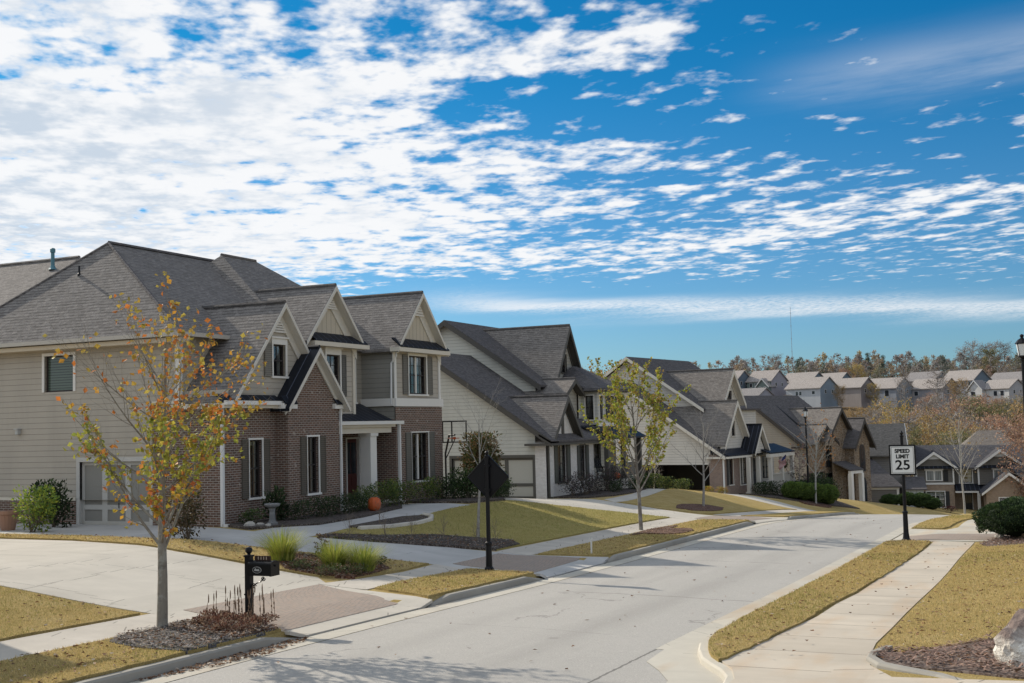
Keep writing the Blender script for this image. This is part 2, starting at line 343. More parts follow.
# ------------------------------------------------------------------ terrain
# world: X across the street (houses on -X), Y along the street away from the viewer
ZS=[(-60,2.0),(0,.75),(18,.35),(29,0),(51,-.5),(75,-2.),(95,-3.9),(110,-5.),(140,-7.2),(185,-9.5),(240,-8.5),(330,-2.),(385,3.5),(440,5.8),(480,8.5),(545,17.),(640,21.),(900,18.),(3000,10)]
PS=[(-60,2.2),(10,1.3),(20,1.1),(30,.95),(45,.95),(56,.05),(68,.0),(84,-1.4),(93,-1.9),(104,-3.0),(116,-4.6),(124,-5.2),(140,-7.2),(185,-9.5),(240,-8.5),(330,-2.),(385,3.5),(440,5.8),(480,8.5),(545,17.),(640,21.),(900,18.),(3000,10)]
def smooth_tab(tab):
    xs=np.array([a for a,_ in tab],float); ys=np.array([b for _,b in tab],float)
    g=np.arange(-60,3000,.5); y=np.interp(g,xs,ys); k=np.ones(13)/13
    yp=np.pad(y,6,mode='edge'); return g,np.convolve(yp,k,'valid')
_g,_zr=smooth_tab(ZS); _,_zp=smooth_tab(PS)
def zroad(s): return float(np.interp(s,_g,_zr))
def zpad(s): return float(np.interp(s,_g,_zp))
def dev(s):
    if s<72.5: return 0.
    if s<130: return (s-72.5)**2/210.
    return (57.5**2)/210.+(s-130)*57.5/105.*.4
APR=[(17.4,21.8),(27.9,32.2),(50.4,56.6),(77,82)]
def ss(x): x=min(1,max(0,x)); return x*x*(3-2*x)
def apron_l(s):
    k=0.
    for a,b in APR:
        k=max(k,min(ss((s-a+.35)/.5),ss((b+.35-s)/.5)))
    return k
def apron_r(s):
    return min(ss((s-40.4)/.5),ss((46.3-s)/.5))
KX=[(5,-4.17),(14.5,-4.17),(15.3,-4.2),(15.9,-4.3),(16.35,-4.5),(16.75,-4.75),(17.2,-5.0),(17.9,-5.25),(18.5,-5.4),(19.3,-5.5),(20.2,-5.53),(21.5,-5.55)]
def kerbx(s): return float(np.interp(s,[a for a,_ in KX],[b for _,b in KX]))
def surf(t,s):
    """surface height; t measured from the street axis frame (bend removed)"""
    z=zroad(s)
    if s>340: return z+max(0,min(3.5,(-(t+dev(s))-45)*.07))*min(1,(s-340)/40)
    if -12.0<t<-5.55:
        c=(t+8.8)/3.2; return z+.05*(1-min(1,c*c))
    if s<21.5 and -5.56<t<kerbx(s)+.08: return z
    if t<=-12.0:
        st=.15; a=apron_l(s)
        if a>0: st=.15*(1-a)+a*(.02+.13*ss((-12.-t)/1.8))
        z0=z+st
        k=ss((-14.2-t)/8.)
        zz=z0*(1-k)+zpad(s)*k
        if s>160: zz=z
        return zz
    st=.12; a=apron_r(s)
    if a>0: st=.12*(1-a)+a*(.01+.11*ss((t+5.55)/1.6))
    rise=max(0,min(t+2.6,14))*.055 if s<150 else 0
    return z+st+rise
def P(t,s,dz=0): return (t+dev(s),s,surf(t,s)+dz)
def gz(X,Y): return surf(X-dev(Y),Y)
NEAR_S=[x*.5 for x in range(-40,201)]
NEAR_T=[-60+2*i for i in range(5)]+[-50+i for i in range(10)]+[-40+.5*i for i in range(56)]+[-12.16,-12.1]+[-11.5+.5*i for i in range(12)]+[-5.6,-5.46,-5.4]+[-5.3,-5.0]+[-4.5+.5*i for i in range(20)]+[6,7,8,10,12,15,20]
def ground():
    ts=sorted(set([-1500,-1000,-700,-500,-400,-320,-260,-210,-170,-140,-115,-95,-80,-70]+NEAR_T+[30,45,60,80,100,130,170,220,280,350,450,600,900,1500]))
    sl=sorted(set([-60,-40,-30]+NEAR_S+[100+3*i for i in range(1,62)]+[290+6*i for i in range(52)]+[620,660,720,850,1050,1400,2000,2900]))
    b=MB(); nt=len(ts)
    for s in sl:
        for t in ts:
            z=surf(t,s)-((.34 if apron_l(s)+apron_l(s-.7)+apron_l(s+.7)<.01 else .16) if -12.13<t<=-12. else .14 if -12<t<-5.55 else .3 if -5.55<=t<-5.43 else 0)-(.2 if s<22 and -5.43<=t<-3.9 else 0)
            if s>190: z+=mnoise.noise(Vector((t*.012,s*.012,0)))*min(3,(s-190)*.03)
            b.v.append((t+dev(s),s,z))
    for i in range(len(sl)-1):
        for j in range(nt-1):
            b.f.append([i*nt+j,i*nt+j+1,(i+1)*nt+j+1,(i+1)*nt+j]); b.c.append(None)
    o=b.build('ground',TURF); o['kind']='structure'; return o
import bmesh
def sheet(name,poly,dz,mat,skirt=.06,kind='structure',cell=.5,parent=None):
    """polygon in (t,s) draped on the terrain, with a skirt"""
    bm=bmesh.new(); vs=[bm.verts.new((x,y,0)) for x,y in poly]; bm.faces.new(vs)
    bmesh.ops.triangulate(bm,faces=bm.faces[:])
    xs=[p[0] for p in poly]; ys=[p[1] for p in poly]
    def cuts(lo,hi,no):
        k=math.floor(lo/cell)+1
        while k*cell<hi:
            bmesh.ops.bisect_plane(bm,geom=bm.verts[:]+bm.edges[:]+bm.faces[:],plane_co=(k*cell if no[0] else 0,k*cell if no[1] else 0,0),plane_no=no); k+=1
    cuts(min(xs),max(xs),(1,0,0)); cuts(min(ys),max(ys),(0,1,0))
    if skirt:
        be=[e for e in bm.edges if len(e.link_faces)==1]
        r=bmesh.ops.extrude_edge_only(bm,edges=be); low={v for v in r['geom'] if isinstance(v,bmesh.types.BMVert)}
    else: low=set()
    for v in bm.verts:
        t,s,_=v.co; z=surf(t,s)+dz-(skirt if v in low else 0); v.co=(t+dev(s),s,z)
    bmesh.ops.recalc_face_normals(bm,faces=bm.faces[:])
    up=sum(f.normal.z*f.calc_area() for f in bm.faces)
    if up<0: bmesh.ops.reverse_faces(bm,faces=bm.faces[:])
    b=MB(); bm.verts.index_update()
    b.v=[tuple(v.co) for v in bm.verts]; b.f=[[v.index for v in f.verts] for f in bm.faces]; b.c=[None]*len(b.f); bm.free()
    o=b.build(name,mat,parent)
    if kind: o['kind']=kind
    return o
def band(t0,t1,s0,s1,step=2.):
    n=max(1,int((s1-s0)/step)); L=[(t0,s0+(s1-s0)*i/n) for i in range(n+1)]; Rr=[(t1,s0+(s1-s0)*i/n) for i in range(n+1)]
    return L+Rr[::-1]
def kerb(name,path,mat,w=.15,h=.15,label=None,taper=(0,0),zoff=0,side=1):
    """path of (t,s) along the road edge of a raised kerb; the kerb body lies on +side"""
    b=MB(); n=len(path); sec=[]
    for i,(t,s) in enumerate(path):
        a=path[max(0,i-1)]; c=path[min(n-1,i+1)]; dx,dy=c[0]-a[0],c[1]-a[1]; l=math.hypot(dx,dy) or 1; nx,ny=-dy/l*side,dx/l*side
        d0=sum(math.dist(path[k],path[k+1]) for k in range(i)); d1=sum(math.dist(path[k],path[k+1]) for k in range(i,n-1))
        hh=h
        if taper[0]: hh*=max(.06,min(1,d0/taper[0]))
        if taper[1]: hh*=max(.06,min(1,d1/taper[1]))
        zb=zroad(s)+zoff
        r=[]
        for off,z in ((0,-.1),(.02,hh-.03),(.05,hh),(w,hh+.004),(w+.01,-.1)):
            tt,s2=t+nx*off,s+ny*off; r.append((tt+dev(s2),s2,zb+z))
        sec.append(r)
    for r in sec: b.v.extend(r)
    for i in range(n-1):
        for k in range(4): b.f.append([i*5+k,i*5+k+1,(i+1)*5+k+1,(i+1)*5+k]); b.c.append(None)
    b.f.append([0,1,2,3,4][::-1]); b.c.append(None); b.f.append([(n-1)*5+k for k in range(5)]); b.c.append(None)
    o=b.build(name,mat); 
    bmx=bmesh.new(); bmx.from_mesh(o.data); bmesh.ops.recalc_face_normals(bmx,faces=bmx.faces[:]); bmx.to_mesh(o.data); bmx.free()
    o['kind']='structure'; return o
def inpoly(x,y,poly):
    c=False; n=len(poly)
    for i in range(n):
        x1,y1=poly[i]; x2,y2=poly[i-1]
        if (y1>y)!=(y2>y) and x<(x2-x1)*(y-y1)/(y2-y1)+x1: c=not c
    return c

TURF=turf_mat(); TURFG=turf_mat(.45); ASPH=asphalt_mat(); PAV=paver_mat()
CW=(.57,.525,.45)
C_SIDE=concrete((.56,.49,.395),0,1.5,.03,1); C_SIDE2=concrete((.55,.50,.43),0,1.5,.024); C_DRV=concrete(CW,3.05,3.05,.024); C_CURB=concrete((.37,.345,.30),0,3.0); C_GUT=concrete((.55,.51,.43),0,3.0,.014,1); C_PLAIN=concrete(CW,0,0)
M_DARK=mulch((.07,.055,.045),(.12,.095,.08),(.2,.17,.15)); M_RED=mulch((.10,.045,.03),(.17,.08,.05),(.32,.22,.17)); M_PINE=mulch((.15,.105,.085),(.22,.165,.14),(.31,.25,.22)); M_GREY=mulch((.09,.085,.09),(.15,.145,.15),(.26,.25,.25))
ground()
sheet('road',band(-11.46,-6.0,-20,134,2),.0,ASPH,0)
sheet('gutter',band(-11.99,-11.455,-20,134,2),.006,C_GUT,0)
sheet('gutter',band(-6.005,-5.57,21.5,134,2),.008,C_GUT,0)
FAN=[(-6.0,18.2),(-5.86,18.2),(-5.78,17.1),(-5.4,16.5),(-5.05,15.8),(-4.9,14.8),(-4.9,5)]
sheet('gutter',[(-6.0,21.5)]+FAN+[(-4.14,5)]+[(x+.03,y) for y,x in KX if 9<y<21]+[(-5.53,21.5)],.008,C_GUT,0)
sheet('road',[(-6.0,5)]+FAN,.004,ASPH,0)
kl=[(-20,17.35),(21.85,27.85),(32.25,50.3),(56.7,76.9),(82.1,132)]
for i,(a,b_) in enumerate(kl):
    n=max(2,int((b_-a)/1.0)); kerb('kerb',[(-12.0,a+(b_-a)*k/n) for k in range(n+1)],C_CURB,.15,.15,taper=(0 if i==0 else .6,0 if i==4 else .6))
kr=[(-5.55,40.3-1*i) for i in range(20)]+[(-5.53,20.2),(-5.5,19.3),(-5.4,18.5),(-5.25,17.9),(-5.0,17.2),(-4.75,16.75),(-4.5,16.35),(-4.3,15.9),(-4.2,15.3),(-4.17,14.5),(-4.17,10)]
kerb('kerb',kr,C_GUT,.17,.11,taper=(.7,0))
kerb('kerb',[(-5.55,132-1*i) for i in range(86)],C_GUT,.17,.11,taper=(0,.7))
# the returning kerb on the far side of the near driveway (right)
kerb('kerb',[(-2.62,18.6),(-2.75,18.0),(-2.72,17.5),(-2.5,17.0),(-2.2,16.75),(-1.7,16.4),(-1.2,15.8),(-1,15)],C_CURB,.15,.10,side=1,zoff=.1)
# left pavements
sheet('sidewalk',band(-15.62,-14.38,-20,17.7),.02,C_SIDE2)
sheet('sidewalk',[(-15.62,23.2),(-14.2,23.0)]+[(-14.38,25+2*i) for i in range(2)]+[(-14.36,28.1),(-15.5,28.6),(-15.3,26.5),(-15.4,24.6)],.02,C_SIDE2)
sheet('sidewalk',[(-14.4,32.4)]+[(-14.4,34+2*i) for i in range(8)]+[(-14.4,50.2),(-15.6,50.2)]+[(-15.6,48-2*i) for i in range(8)]+[(-15.6,32.6)],.02,C_SIDE2)
sheet('sidewalk',band(-15.6,-14.4,56.8,77),.02,C_SIDE2)
sheet('sidewalk',band(-15.6,-14.4,82,112),.02,C_SIDE2)
# neighbour's driveway at the left, its apron and pavers
sheet('driveway',[(-45,17.9),(-30,17.6),(-20,17.62),(-15.6,17.75),(-14.38,17.6),(-12.02,17.0),(-12.02,22.0),(-14.2,22.9),(-15.62,23.5),(-16.2,24.05),(-17.9,24.0),(-20.4,24.0),(-24.9,25.1),(-30,25.3),(-45,25.4)],.012,C_DRV)
sheet('paver_apron',[(-15.45,18.4),(-15.55,23.15),(-12.6,21.6),(-12.55,17.6)],.022,PAV,.012)
# first house: drive, court, walk
sheet('driveway',[(-38,26.4),(-30,26.6),(-26,26.6),(-22.3,26.1),(-19.85,26.3),(-18.6,26.9),(-16.9,28.2),(-15.5,28.55),(-14.36,28.1),(-12.02,27.6),(-12.02,32.5),(-14.4,32.45),(-15.42,32.6),(-16.8,31.95),(-18.8,30.1),(-20.0,29.25),(-21.9,29.1),(-23.8,30.0),(-25.6,30.45),(-38,30.45)],.012,concrete((.52,.505,.48),3.05,3.05))
sheet('paver_apron',[(-12.6,28.0),(-15.2,29.0),(-15.35,32.2),(-12.8,32.3)],.022,PAV,.012)
sheet('front_walk',[(-20.0,29.15),(-20.1,30.2),(-20.25,31.3),(-20.45,34.0),(-20.6,37.6),(-20.9,40.0),(-20.85,41.5),(-21.8,41.2),(-22.5,40.9),(-22.9,41.0),(-23.4,40.6),(-22.7,39.2),(-22.1,38.4),(-21.4,35),(-21.2,31.9),(-21.8,29.1)],.016,concrete((.52,.505,.48),0,1.2))
# second and third drives
sheet('driveway',[(-12.02,50.2),(-12.02,56.8),(-14.4,56.6),(-15.6,55.6),(-18,55.4),(-20.1,55.6),(-22,56.9),(-24.4,56.8),(-24.6,57.0),(-34,57.0),(-34,50),(-24,46.6),(-21.2,45.2),(-19.5,46.4),(-17.2,49.6),(-15.6,50.4),(-14.4,50.3)],.012,C_DRV)
sheet('paver_apron',[(-12.6,50.6),(-14.9,51.2),(-15.2,55.4),(-12.7,56.4)],.022,PAV,.012)
sheet('driveway',[(-12.02,76.9),(-12.02,82.1),(-14.4,82),(-18,83),(-22,84),(-34,86),(-34,79),(-22,77.5),(-14.4,77)],.012,C_DRV)
sheet('front_walk',[(-20.2,55.7),(-20.3,58),(-20.6,62),(-21.3,68),(-24,69.5),(-24,68.3),(-22.2,67),(-21.5,62),(-21.3,57.2)],.018,C_PLAIN)
# right side
sheet('sidewalk',[(-2.78,40.6)]+[(-2.78-.02*math.sin(i),39-2*i) for i in range(10)]+[(-2.8,19.2),(-2.72,18.0),(-2.6,17.2),(-2.2,16.3),(3,15.6),(8,15.4),(8,9),(-4.05,9),(-4.08,15.6),(-4.3,16.32),(-4.58,16.84),(-4.42,18.6),(-4.3,20.5)]+[(-4.2,22+2*i) for i in range(2)]+[(-4.1,26+2*i) for i in range(4)]+[(-3.97,34),(-3.95,38),(-4.0,40.6)],.014,C_SIDE)
sheet('driveway',[(-5.5,40.2),(-5.5,46.5),(-4.1,46.1),(-3.8,47.5),(-3.9,54),(-3.6,63),(-1.9,63),(-2.2,52),(-2.4,46.2),(-2,44.9),(8,45.6),(8,40.4),(-2.5,41),(-4.0,40.6)],.012,C_GUT)
sheet('paver_apron',[(-5.1,41.2),(-5.1,43.9),(-1.5,44.4),(-1.5,41.6)],.022,PAV,.012)
# raised lawns with a cut edge
LAWNS={}
def ragged(poly,step=.3,amp=.035):
    r=random.Random(len(poly)); out=[]
    for (x0,y0),(x1,y1) in zip(poly,poly[1:]+poly[:1]):
        L=math.hypot(x1-x0,y1-y0); n=max(1,int(L/step)) if min(y0,y1)<50 else 1
        for i in range(n):
            t=i/n; a=amp*r.uniform(-1,1) if i else 0; out.append((x0+(x1-x0)*t-(y1-y0)/max(L,1e-6)*a,y0+(y1-y0)*t+(x1-x0)/max(L,1e-6)*a))
    return out
def lawn(name,poly,dz=.045):
    LAWNS.setdefault(name,[]).append(poly); poly=ragged(poly)
    return sheet('lawn',poly,dz,TURFG if name in ('lawn1',) else TURF,.1)
lawn('verge_r',[(-5.36,40.0)]+[(-5.37,38-2*i) for i in range(9)]+[(-5.34,20.3),(-5.31,19.2),(-5.21,18.45),(-5.07,17.9),(-4.83,17.2),(-4.62,16.82),(-4.54,17.0),(-4.43,18.6),(-4.31,20.5),(-4.25,24),(-4.15,27),(-4.05,32),(-4.0,36),(-4.02,39),(-4.06,40.3),(-4.9,40.4)])
lawn('lawn_r',[(-2.66,18.9),(-2.3,18.3),(-1.75,18.75),(-1.1,19.6),(-.2,20.1),(1.5,20.4),(6,20.4),(6,39.2),(-1.0,38.9),(-2.3,38.3),(-2.6,39.6),(-2.68,36)]+[(-2.7,34-2*i) for i in range(7)])
lawn('verge_r2',[(-5.34,46.7),(-4.25,46.6),(-4.1,48),(-4.05,54),(-3.8,64),(-5.34,64)])
lawn('lawn0',[(-45,12),(-15.72,12),(-15.7,17.5),(-19.4,17.5),(-30,17.5),(-45,17.7)])
lawn('verge0',[(-12.2,5),(-12.2,17.0),(-14.3,17.45),(-14.28,12),(-14.28,5)])
lawn('verge1',[(-12.2,22.15),(-12.2,27.6),(-14.2,28.0),(-14.3,24.5),(-14.12,23.2)])
lawn('verge2',[(-12.2,32.6),(-12.2,50.0),(-14.3,50.1),(-14.32,34.0),(-14.3,32.7)])
lawn('lawn1',[(-15.7,32.8),(-15.72,50.2),(-17.1,49.4),(-19.3,46.2),(-20.7,44.6),(-20.8,41.6),(-20.75,40),(-20.5,37.6),(-20.35,34),(-20.15,31.3),(-19.9,30.3),(-19.9,29.5),(-18.8,30.25),(-16.9,32.0)])
lawn('island',[(-36,25.45),(-30,25.4),(-24.9,25.2),(-20.4,24.1),(-17.9,24.1),(-16.2,24.15),(-15.45,24.6),(-15.45,26.5),(-15.6,28.4),(-16.8,28.05),(-18.5,26.75),(-19.85,26.15),(-22.3,25.95),(-26,26.45),(-36,26.3)])
lawn('lawn2',[(-15.75,57),(-15.75,76.7),(-21.5,77.2),(-23.5,73),(-21.4,70),(-21.2,67),(-20.4,62),(-20.1,58),(-20,55.8),(-18,55.6)])
lawn('verge3',[(-12.2,57),(-12.2,76.6),(-14.3,76.8),(-14.3,57)])
# beds
BEDS={}
def bed(name,poly,mat,dz=.075,sk=.09): BEDS[name]=poly; return sheet('mulch_bed',poly,dz,mat,sk)
def blob(cx,cy,rx,ry,n=18,seed=0):
    r=random.Random(seed); return [(cx+rx*math.cos(2*math.pi*i/n)*(1+.12*r.uniform(-1,1)),cy+ry*math.sin(2*math.pi*i/n)*(1+.12*r.uniform(-1,1))) for i in range(n)]
bed('tree0',[(-12.22,14.6),(-12.22,16.85),(-13.0,17.1),(-14.0,17.3),(-14.28,17.0),(-14.28,15.4),(-14.0,14.9),(-13.2,14.6)],M_GREY,.062)
bed('mail',[(-12.26,15.95),(-12.26,17.0),(-12.6,17.2),(-13.8,18.2),(-14.2,17.8),(-14.28,16.6),(-13.5,16.1)],M_RED,.075)
bed('isl',[(-18.0,24.9),(-18.3,26.2),(-17.7,26.7),(-16.7,27.5),(-15.75,26.6),(-15.5,25.2),(-15.5,24.5),(-16.3,24.2),(-17.2,24.2)],M_RED)
bed('front',[(-19.8,29.5),(-18.7,30.15),(-16.9,31.9),(-15.7,32.75),(-15.75,34.6),(-16.3,35.2),(-16.9,34.6),(-18.1,33.4),(-18.9,31.4),(-19.85,30.0)],M_DARK)
bed('ring',[(-20.38,32),(-20.5,34.0),(-20.55,35.6),(-20.3,36.6),(-19.8,36.3),(-19.5,35.2),(-19.55,33.3),(-19.9,31.9)],M_DARK)
bed('house1',[(-23.96,30.5),(-22.3,29.5),(-21.3,31.7),(-21.45,34.6),(-22.15,38.4),(-22.75,39.3),(-23.45,40.7),(-23.96,41.5)],M_DARK)
bed('house1r',[(-23.96,41.4),(-22.9,41.2),(-22.3,41.2),(-21.2,41.9),(-20.9,44.6),(-22,46.6),(-24,48),(-26,48),(-26,45.2),(-23.96,45.2)],M_DARK)
bed('tree2',blob(-14.0,43.0,.28,2.6,16,2)[:],M_RED)
bed('tree2b',blob(-13.3,42.4,.8,1.6,16,3),M_RED,.08)
bed('tree3',blob(-17.2,60.3,.95,3.,16,4),M_RED)
bed('house2',[(-24.4,57.9),(-22.6,57.6),(-21.8,60),(-21.7,64),(-22.6,68),(-24.4,68)],M_DARK)
bed('house3',[(-22.3,85.4),(-20.2,85),(-18.2,90),(-17.4,96),(-19.5,96.8)],M_DARK)
bed('rbed',[(-2.66,18.5),(-2.66,17.6),(-2.2,17.1),(-1.4,16.7),(-.7,16.3),(3,16),(8,16),(8,20.4),(1.5,20.35),(-.2,20.0),(-1.1,19.5),(-1.75,18.68),(-2.3,18.22)],M_PINE,.03,.05)
bed('rbed2',[(-2.6,39.9),(-2.4,38.3),(-1.1,38.9),(3,39.3),(6,39.6),(6,44),(1,44.2),(-1.0,43.6),(-1.9,42.4),(-2.3,41.2)],M_PINE,.04,.05)
bed('tree4',blob(-18.35,89.8,.9,2.2,16,6),M_RED)
# sawn kerb stones edging the ring bed
kb=[(-19.88,31.8),(-19.55,33.2),(-19.47,34.8),(-19.62,35.9),(-20.05,36.75),(-20.35,36.7)]
b=MB()
for i in range(len(kb)-1):
    (a0,a1),(c0,c1)=kb[i],kb[i+1]; b.tube([P(a0,a1,.06),P(c0,c1,.06)],.09,6)
tag(b.build('bed_edging',C_PLAIN),'pale concrete edging strip curving round the small mulch bed beside the front walk','edging')
# ------------------------------------------------------------------ house kit
class F:
    """wall frame: origin, direction along the wall (u), outward normal = u x z"""
    def __init__(s,x,y,ux,uy): s.o=(x,y); s.u=(ux,uy); s.nrm=(uy,-ux)
    def p(s,u,z,n=0): return (s.o[0]+s.u[0]*u+s.nrm[0]*n, s.o[1]+s.u[1]*u+s.nrm[1]*n, z)
def FX(x,y=0): return F(x,y,0,1)      # faces the street (+x), u runs along +y
def FY(y,x=0): return F(x,y,1,0)      # faces the viewer (-y), u runs along +x
def FB(y,x=0): return F(x,y,-1,0)     # faces +y
def FZ(x,y=0): return F(x,y,0,-1)     # faces -x
def fbox(b,f,u0,u1,z0,z1,n0,n1):
    p=[f.p(u0,z0,n1),f.p(u1,z0,n1),f.p(u1,z0,n0),f.p(u0,z0,n0),f.p(u0,z1,n1),f.p(u1,z1,n1),f.p(u1,z1,n0),f.p(u0,z1,n0)]
    return b.hexa(p)
def fpoly(b,f,pts,n0,n1):
    """prism: outline (u,z) counter-clockwise seen from outside"""
    return b.prism([f.p(u,z,n1) for u,z in pts],[f.p(u,z,n0) for u,z in pts])
def wall(b,f,u0,u1,z0,top,ops=(),reveal=.12):
    if isinstance(top,(int,float)): top=[(u0,top),(u1,top)]
    us=sorted({u0,u1,*[a for a,_ in top if u0<a<u1],*[o[0] for o in ops],*[o[1] for o in ops]})
    tx=[a for a,_ in top]; tz=[z for _,z in top]
    tp=lambda u: float(np.interp(u,tx,tz))
    for a,c in zip(us,us[1:]):
        m=(a+c)/2; cur=z0
        for o in sorted([o for o in ops if o[0]<=m<=o[1]],key=lambda o:o[2]):
            if o[2]>cur+1e-4: b.poly([f.p(a,cur),f.p(c,cur),f.p(c,o[2]),f.p(a,o[2])])
            cur=o[3]
        ta,tc=tp(a),tp(c)
        pts=[f.p(a,cur),f.p(c,cur)]
        if tc>cur+1e-4: pts.append(f.p(c,tc))
        if ta>cur+1e-4: pts.append(f.p(a,ta))
        if len(pts)>2: b.poly(pts)
    for o in ops:
        a,c,z,y=o[:4]
        for q in ([(a,z),(a,y)],[(c,y),(c,z)],[(a,y),(c,y)],[(c,z),(a,z)]):
            b.poly([f.p(*q[0]),f.p(*q[1]),f.p(*q[1],-reveal),f.p(*q[0],-reveal)])
    return b
RAKE=(.64,.60,.53); WHITE=(.76,.73,.68); CREAM=(.66,.60,.50)
def window(h,f,o,frame=WHITE,kind='dark',cas=.09,head=0,sill=True,mull=1,mx=2,my=2,sh=(),shcol=(.125,.108,.088),rec=.09,shw=.36,dark=True,shz=0):
    u0,u1,z0,z1=o[:4]; b=MB(); W=paint(frame)
    if cas:
        fbox(b,f,u0-cas,u0,z0,z1,-.02,.035); fbox(b,f,u1,u1+cas,z0,z1,-.02,.035); fbox(b,f,u0-cas,u1+cas,z1,z1+(head or cas),-.02,.04)
        if head: fbox(b,f,u0-cas-.05,u1+cas+.05,z1+head,z1+head+.06,-.02,.09)
    if sill: fbox(b,f,u0-cas-.03,u1+cas+.03,z0-.07,z0,-rec,.075)
    # sash
    t=.05
    S_=MB() if dark else b
    fbox(S_,f,u0,u0+t,z0,z1,-rec-.03,-rec+.02); fbox(S_,f,u1-t,u1,z0,z1,-rec-.03,-rec+.02)
    fbox(S_,f,u0+t,u1-t,z1-t,z1,-rec-.03,-rec+.02); fbox(S_,f,u0+t,u1-t,z0,z0+t,-rec-.03,-rec+.02)
    for k in range(1,mull): c=u0+(u1-u0)*k/mull; fbox(b,f,c-.045,c+.045,z0+t,z1-t,-rec-.02,-rec+.03)
    w=b.build('window',W,h); zm=(z0+z1)/2
    if dark: S_.build('sash',metal((.05,.04,.038),.5),w)
    g=MB(); dk=metal((.05,.045,.045),.5) if frame!=WHITE or kind=='dark' else W
    for k in range(mull):
        a=u0+(u1-u0)*k/mull; c=u0+(u1-u0)*(k+1)/mull
        if kind!='blind': fbox(g,f,a+t,c-t,zm-.025,zm+.025,-rec-.025,-rec+.008)
        if kind!='blind':
            for i in range(1,mx): q=a+(c-a)*i/mx; fbox(g,f,q-.011,q+.011,z0+t,zm-.025,-rec-.02,-rec-.004); fbox(g,f,q-.011,q+.011,zm+.025,z1-t,-rec-.02,-rec-.004)
            for i in range(1,my):
                for lo,hi in ((z0,zm),(zm,z1)):
                    q=lo+(hi-lo)*i/my
                    for j in range(mx): fbox(g,f,a+t+(c-a-2*t)*j/mx+.012,a+t+(c-a-2*t)*(j+1)/mx-.012,q-.011,q+.011,-rec-.02,-rec-.004)
    if g.f: g.build('glazing_bars',dk,w)
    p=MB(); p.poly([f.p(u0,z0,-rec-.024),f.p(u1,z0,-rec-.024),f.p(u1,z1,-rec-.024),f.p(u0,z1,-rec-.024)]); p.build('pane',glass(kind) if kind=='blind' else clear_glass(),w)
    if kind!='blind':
        n0=-rec-.30; q=MB(); q.poly([f.p(u0-.3,z0-.3,n0),f.p(u1+.3,z0-.3,n0),f.p(u1+.3,z1+.3,n0),f.p(u0-.3,z1+.3,n0)]); q.build('room_shade',paint((.022,.021,.02)),w)  # near-black plate stands in for the shade inside the room
        q=MB(); k=(u1-u0)*(.30 if kind=='curtain' else rnd.choice((.14,.2,.24))); dz=(z1-z0)*rnd.choice((.05,.1,.28,.45)); n1=-rec-.12; N_=8
        cz=z1-dz; L_=lambda a,b,lo,hi: [q.poly([f.p(a+(b-a)*i/N_,lo,n1-.03*(i%2)),f.p(a+(b-a)*(i+1)/N_,lo,n1-.03*((i+1)%2)),f.p(a+(b-a)*(i+1)/N_,hi,n1-.03*((i+1)%2)),f.p(a+(b-a)*i/N_,hi,n1-.03*(i%2))]) for i in range(N_)]
        L_(u0,u0+k,z0,cz); L_(u1-k,u1,z0,cz); q.poly([f.p(u0,cz,n1),f.p(u1,cz,n1),f.p(u1,z1,n1),f.p(u0,z1,n1)])
        q.build('curtain',paint((.50,.49,.46) if kind=='curtain' else rnd.choice(((.30,.29,.27),(.36,.35,.33),(.22,.215,.20)))),w)
    if sh:
        M=louver(shcol)
        for s in sh:
            q=MB(); a=(u0-cas-.01-shw) if s<0 else (u1+cas+.01)
            fbox(q,f,a,a+shw,z0-.02-shz,z1+.02+shz,.005,.04)
            fbox(q,f,a,a+.05,z0-.02-shz,z1+.02+shz,.0405,.055); fbox(q,f,a+shw-.05,a+shw,z0-.02-shz,z1+.02+shz,.0405,.055)
            for zz in (z0-.02-shz,zm-.04,z1-.06+shz): fbox(q,f,a+.05,a+shw-.05,zz,zz+.08,.0405,.055)
            q.build('shutter',M,h)
    return w
def small_window(h,f,u0,u1,z0,z1,frame=WHITE,name='window'):
    b=MB(); fbox(b,f,u0-.1,u1+.1,z0-.1,z1+.1,-.02,.04); w=b.build(name,paint(frame),h)
    p=MB(); fbox(p,f,u0,u1,z0,z1,.0405,.05); p.build('pane',glass('dark'),w); return w
def door(h,f,o,col=(.10,.035,.03),frame=WHITE,lite=True,rec=.1,name='front_door'):
    u0,u1,z0,z1=o; b=MB(); fbox(b,f,u0+.06,u1-.06,z0+.02,z1-.06,-rec-.04,-rec)
    for k in range(2):
        for r in range(2): fbox(b,f,u0+.12+(u1-u0-.18)*k/2,u0+.12+(u1-u0-.18)*(k+1)/2-.06,z0+.12+r*.42,z0+.46+r*.42,-rec,-rec+.02)
    d=b.build(name,paint(col,.35),h)
    b=MB(); fbox(b,f,u0,u0+.06,z0,z1,-rec-.05,.03); fbox(b,f,u1-.06,u1,z0,z1,-rec-.05,.03); fbox(b,f,u0+.06,u1-.06,z1-.06,z1,-rec-.05,.03); b.build('door_frame',paint(frame),d)
    if lite:
        b=MB()
        for k in range(2): fbox(b,f,u0+.14+(u1-u0-.22)*k/2,u0+.14+(u1-u0-.22)*(k+1)/2-.06,z0+1.02,z1-.2,-rec+.001,-rec+.012)
        b.build('door_lite',glass('dark'),d)
    b=MB(); c=f.p(u1-.14,z0+1.0,-rec+.03); b.tube([c,(c[0],c[1],c[2]+.16)],.012,6); b.build('handle',metal((.25,.22,.17),.3),d)
    return d
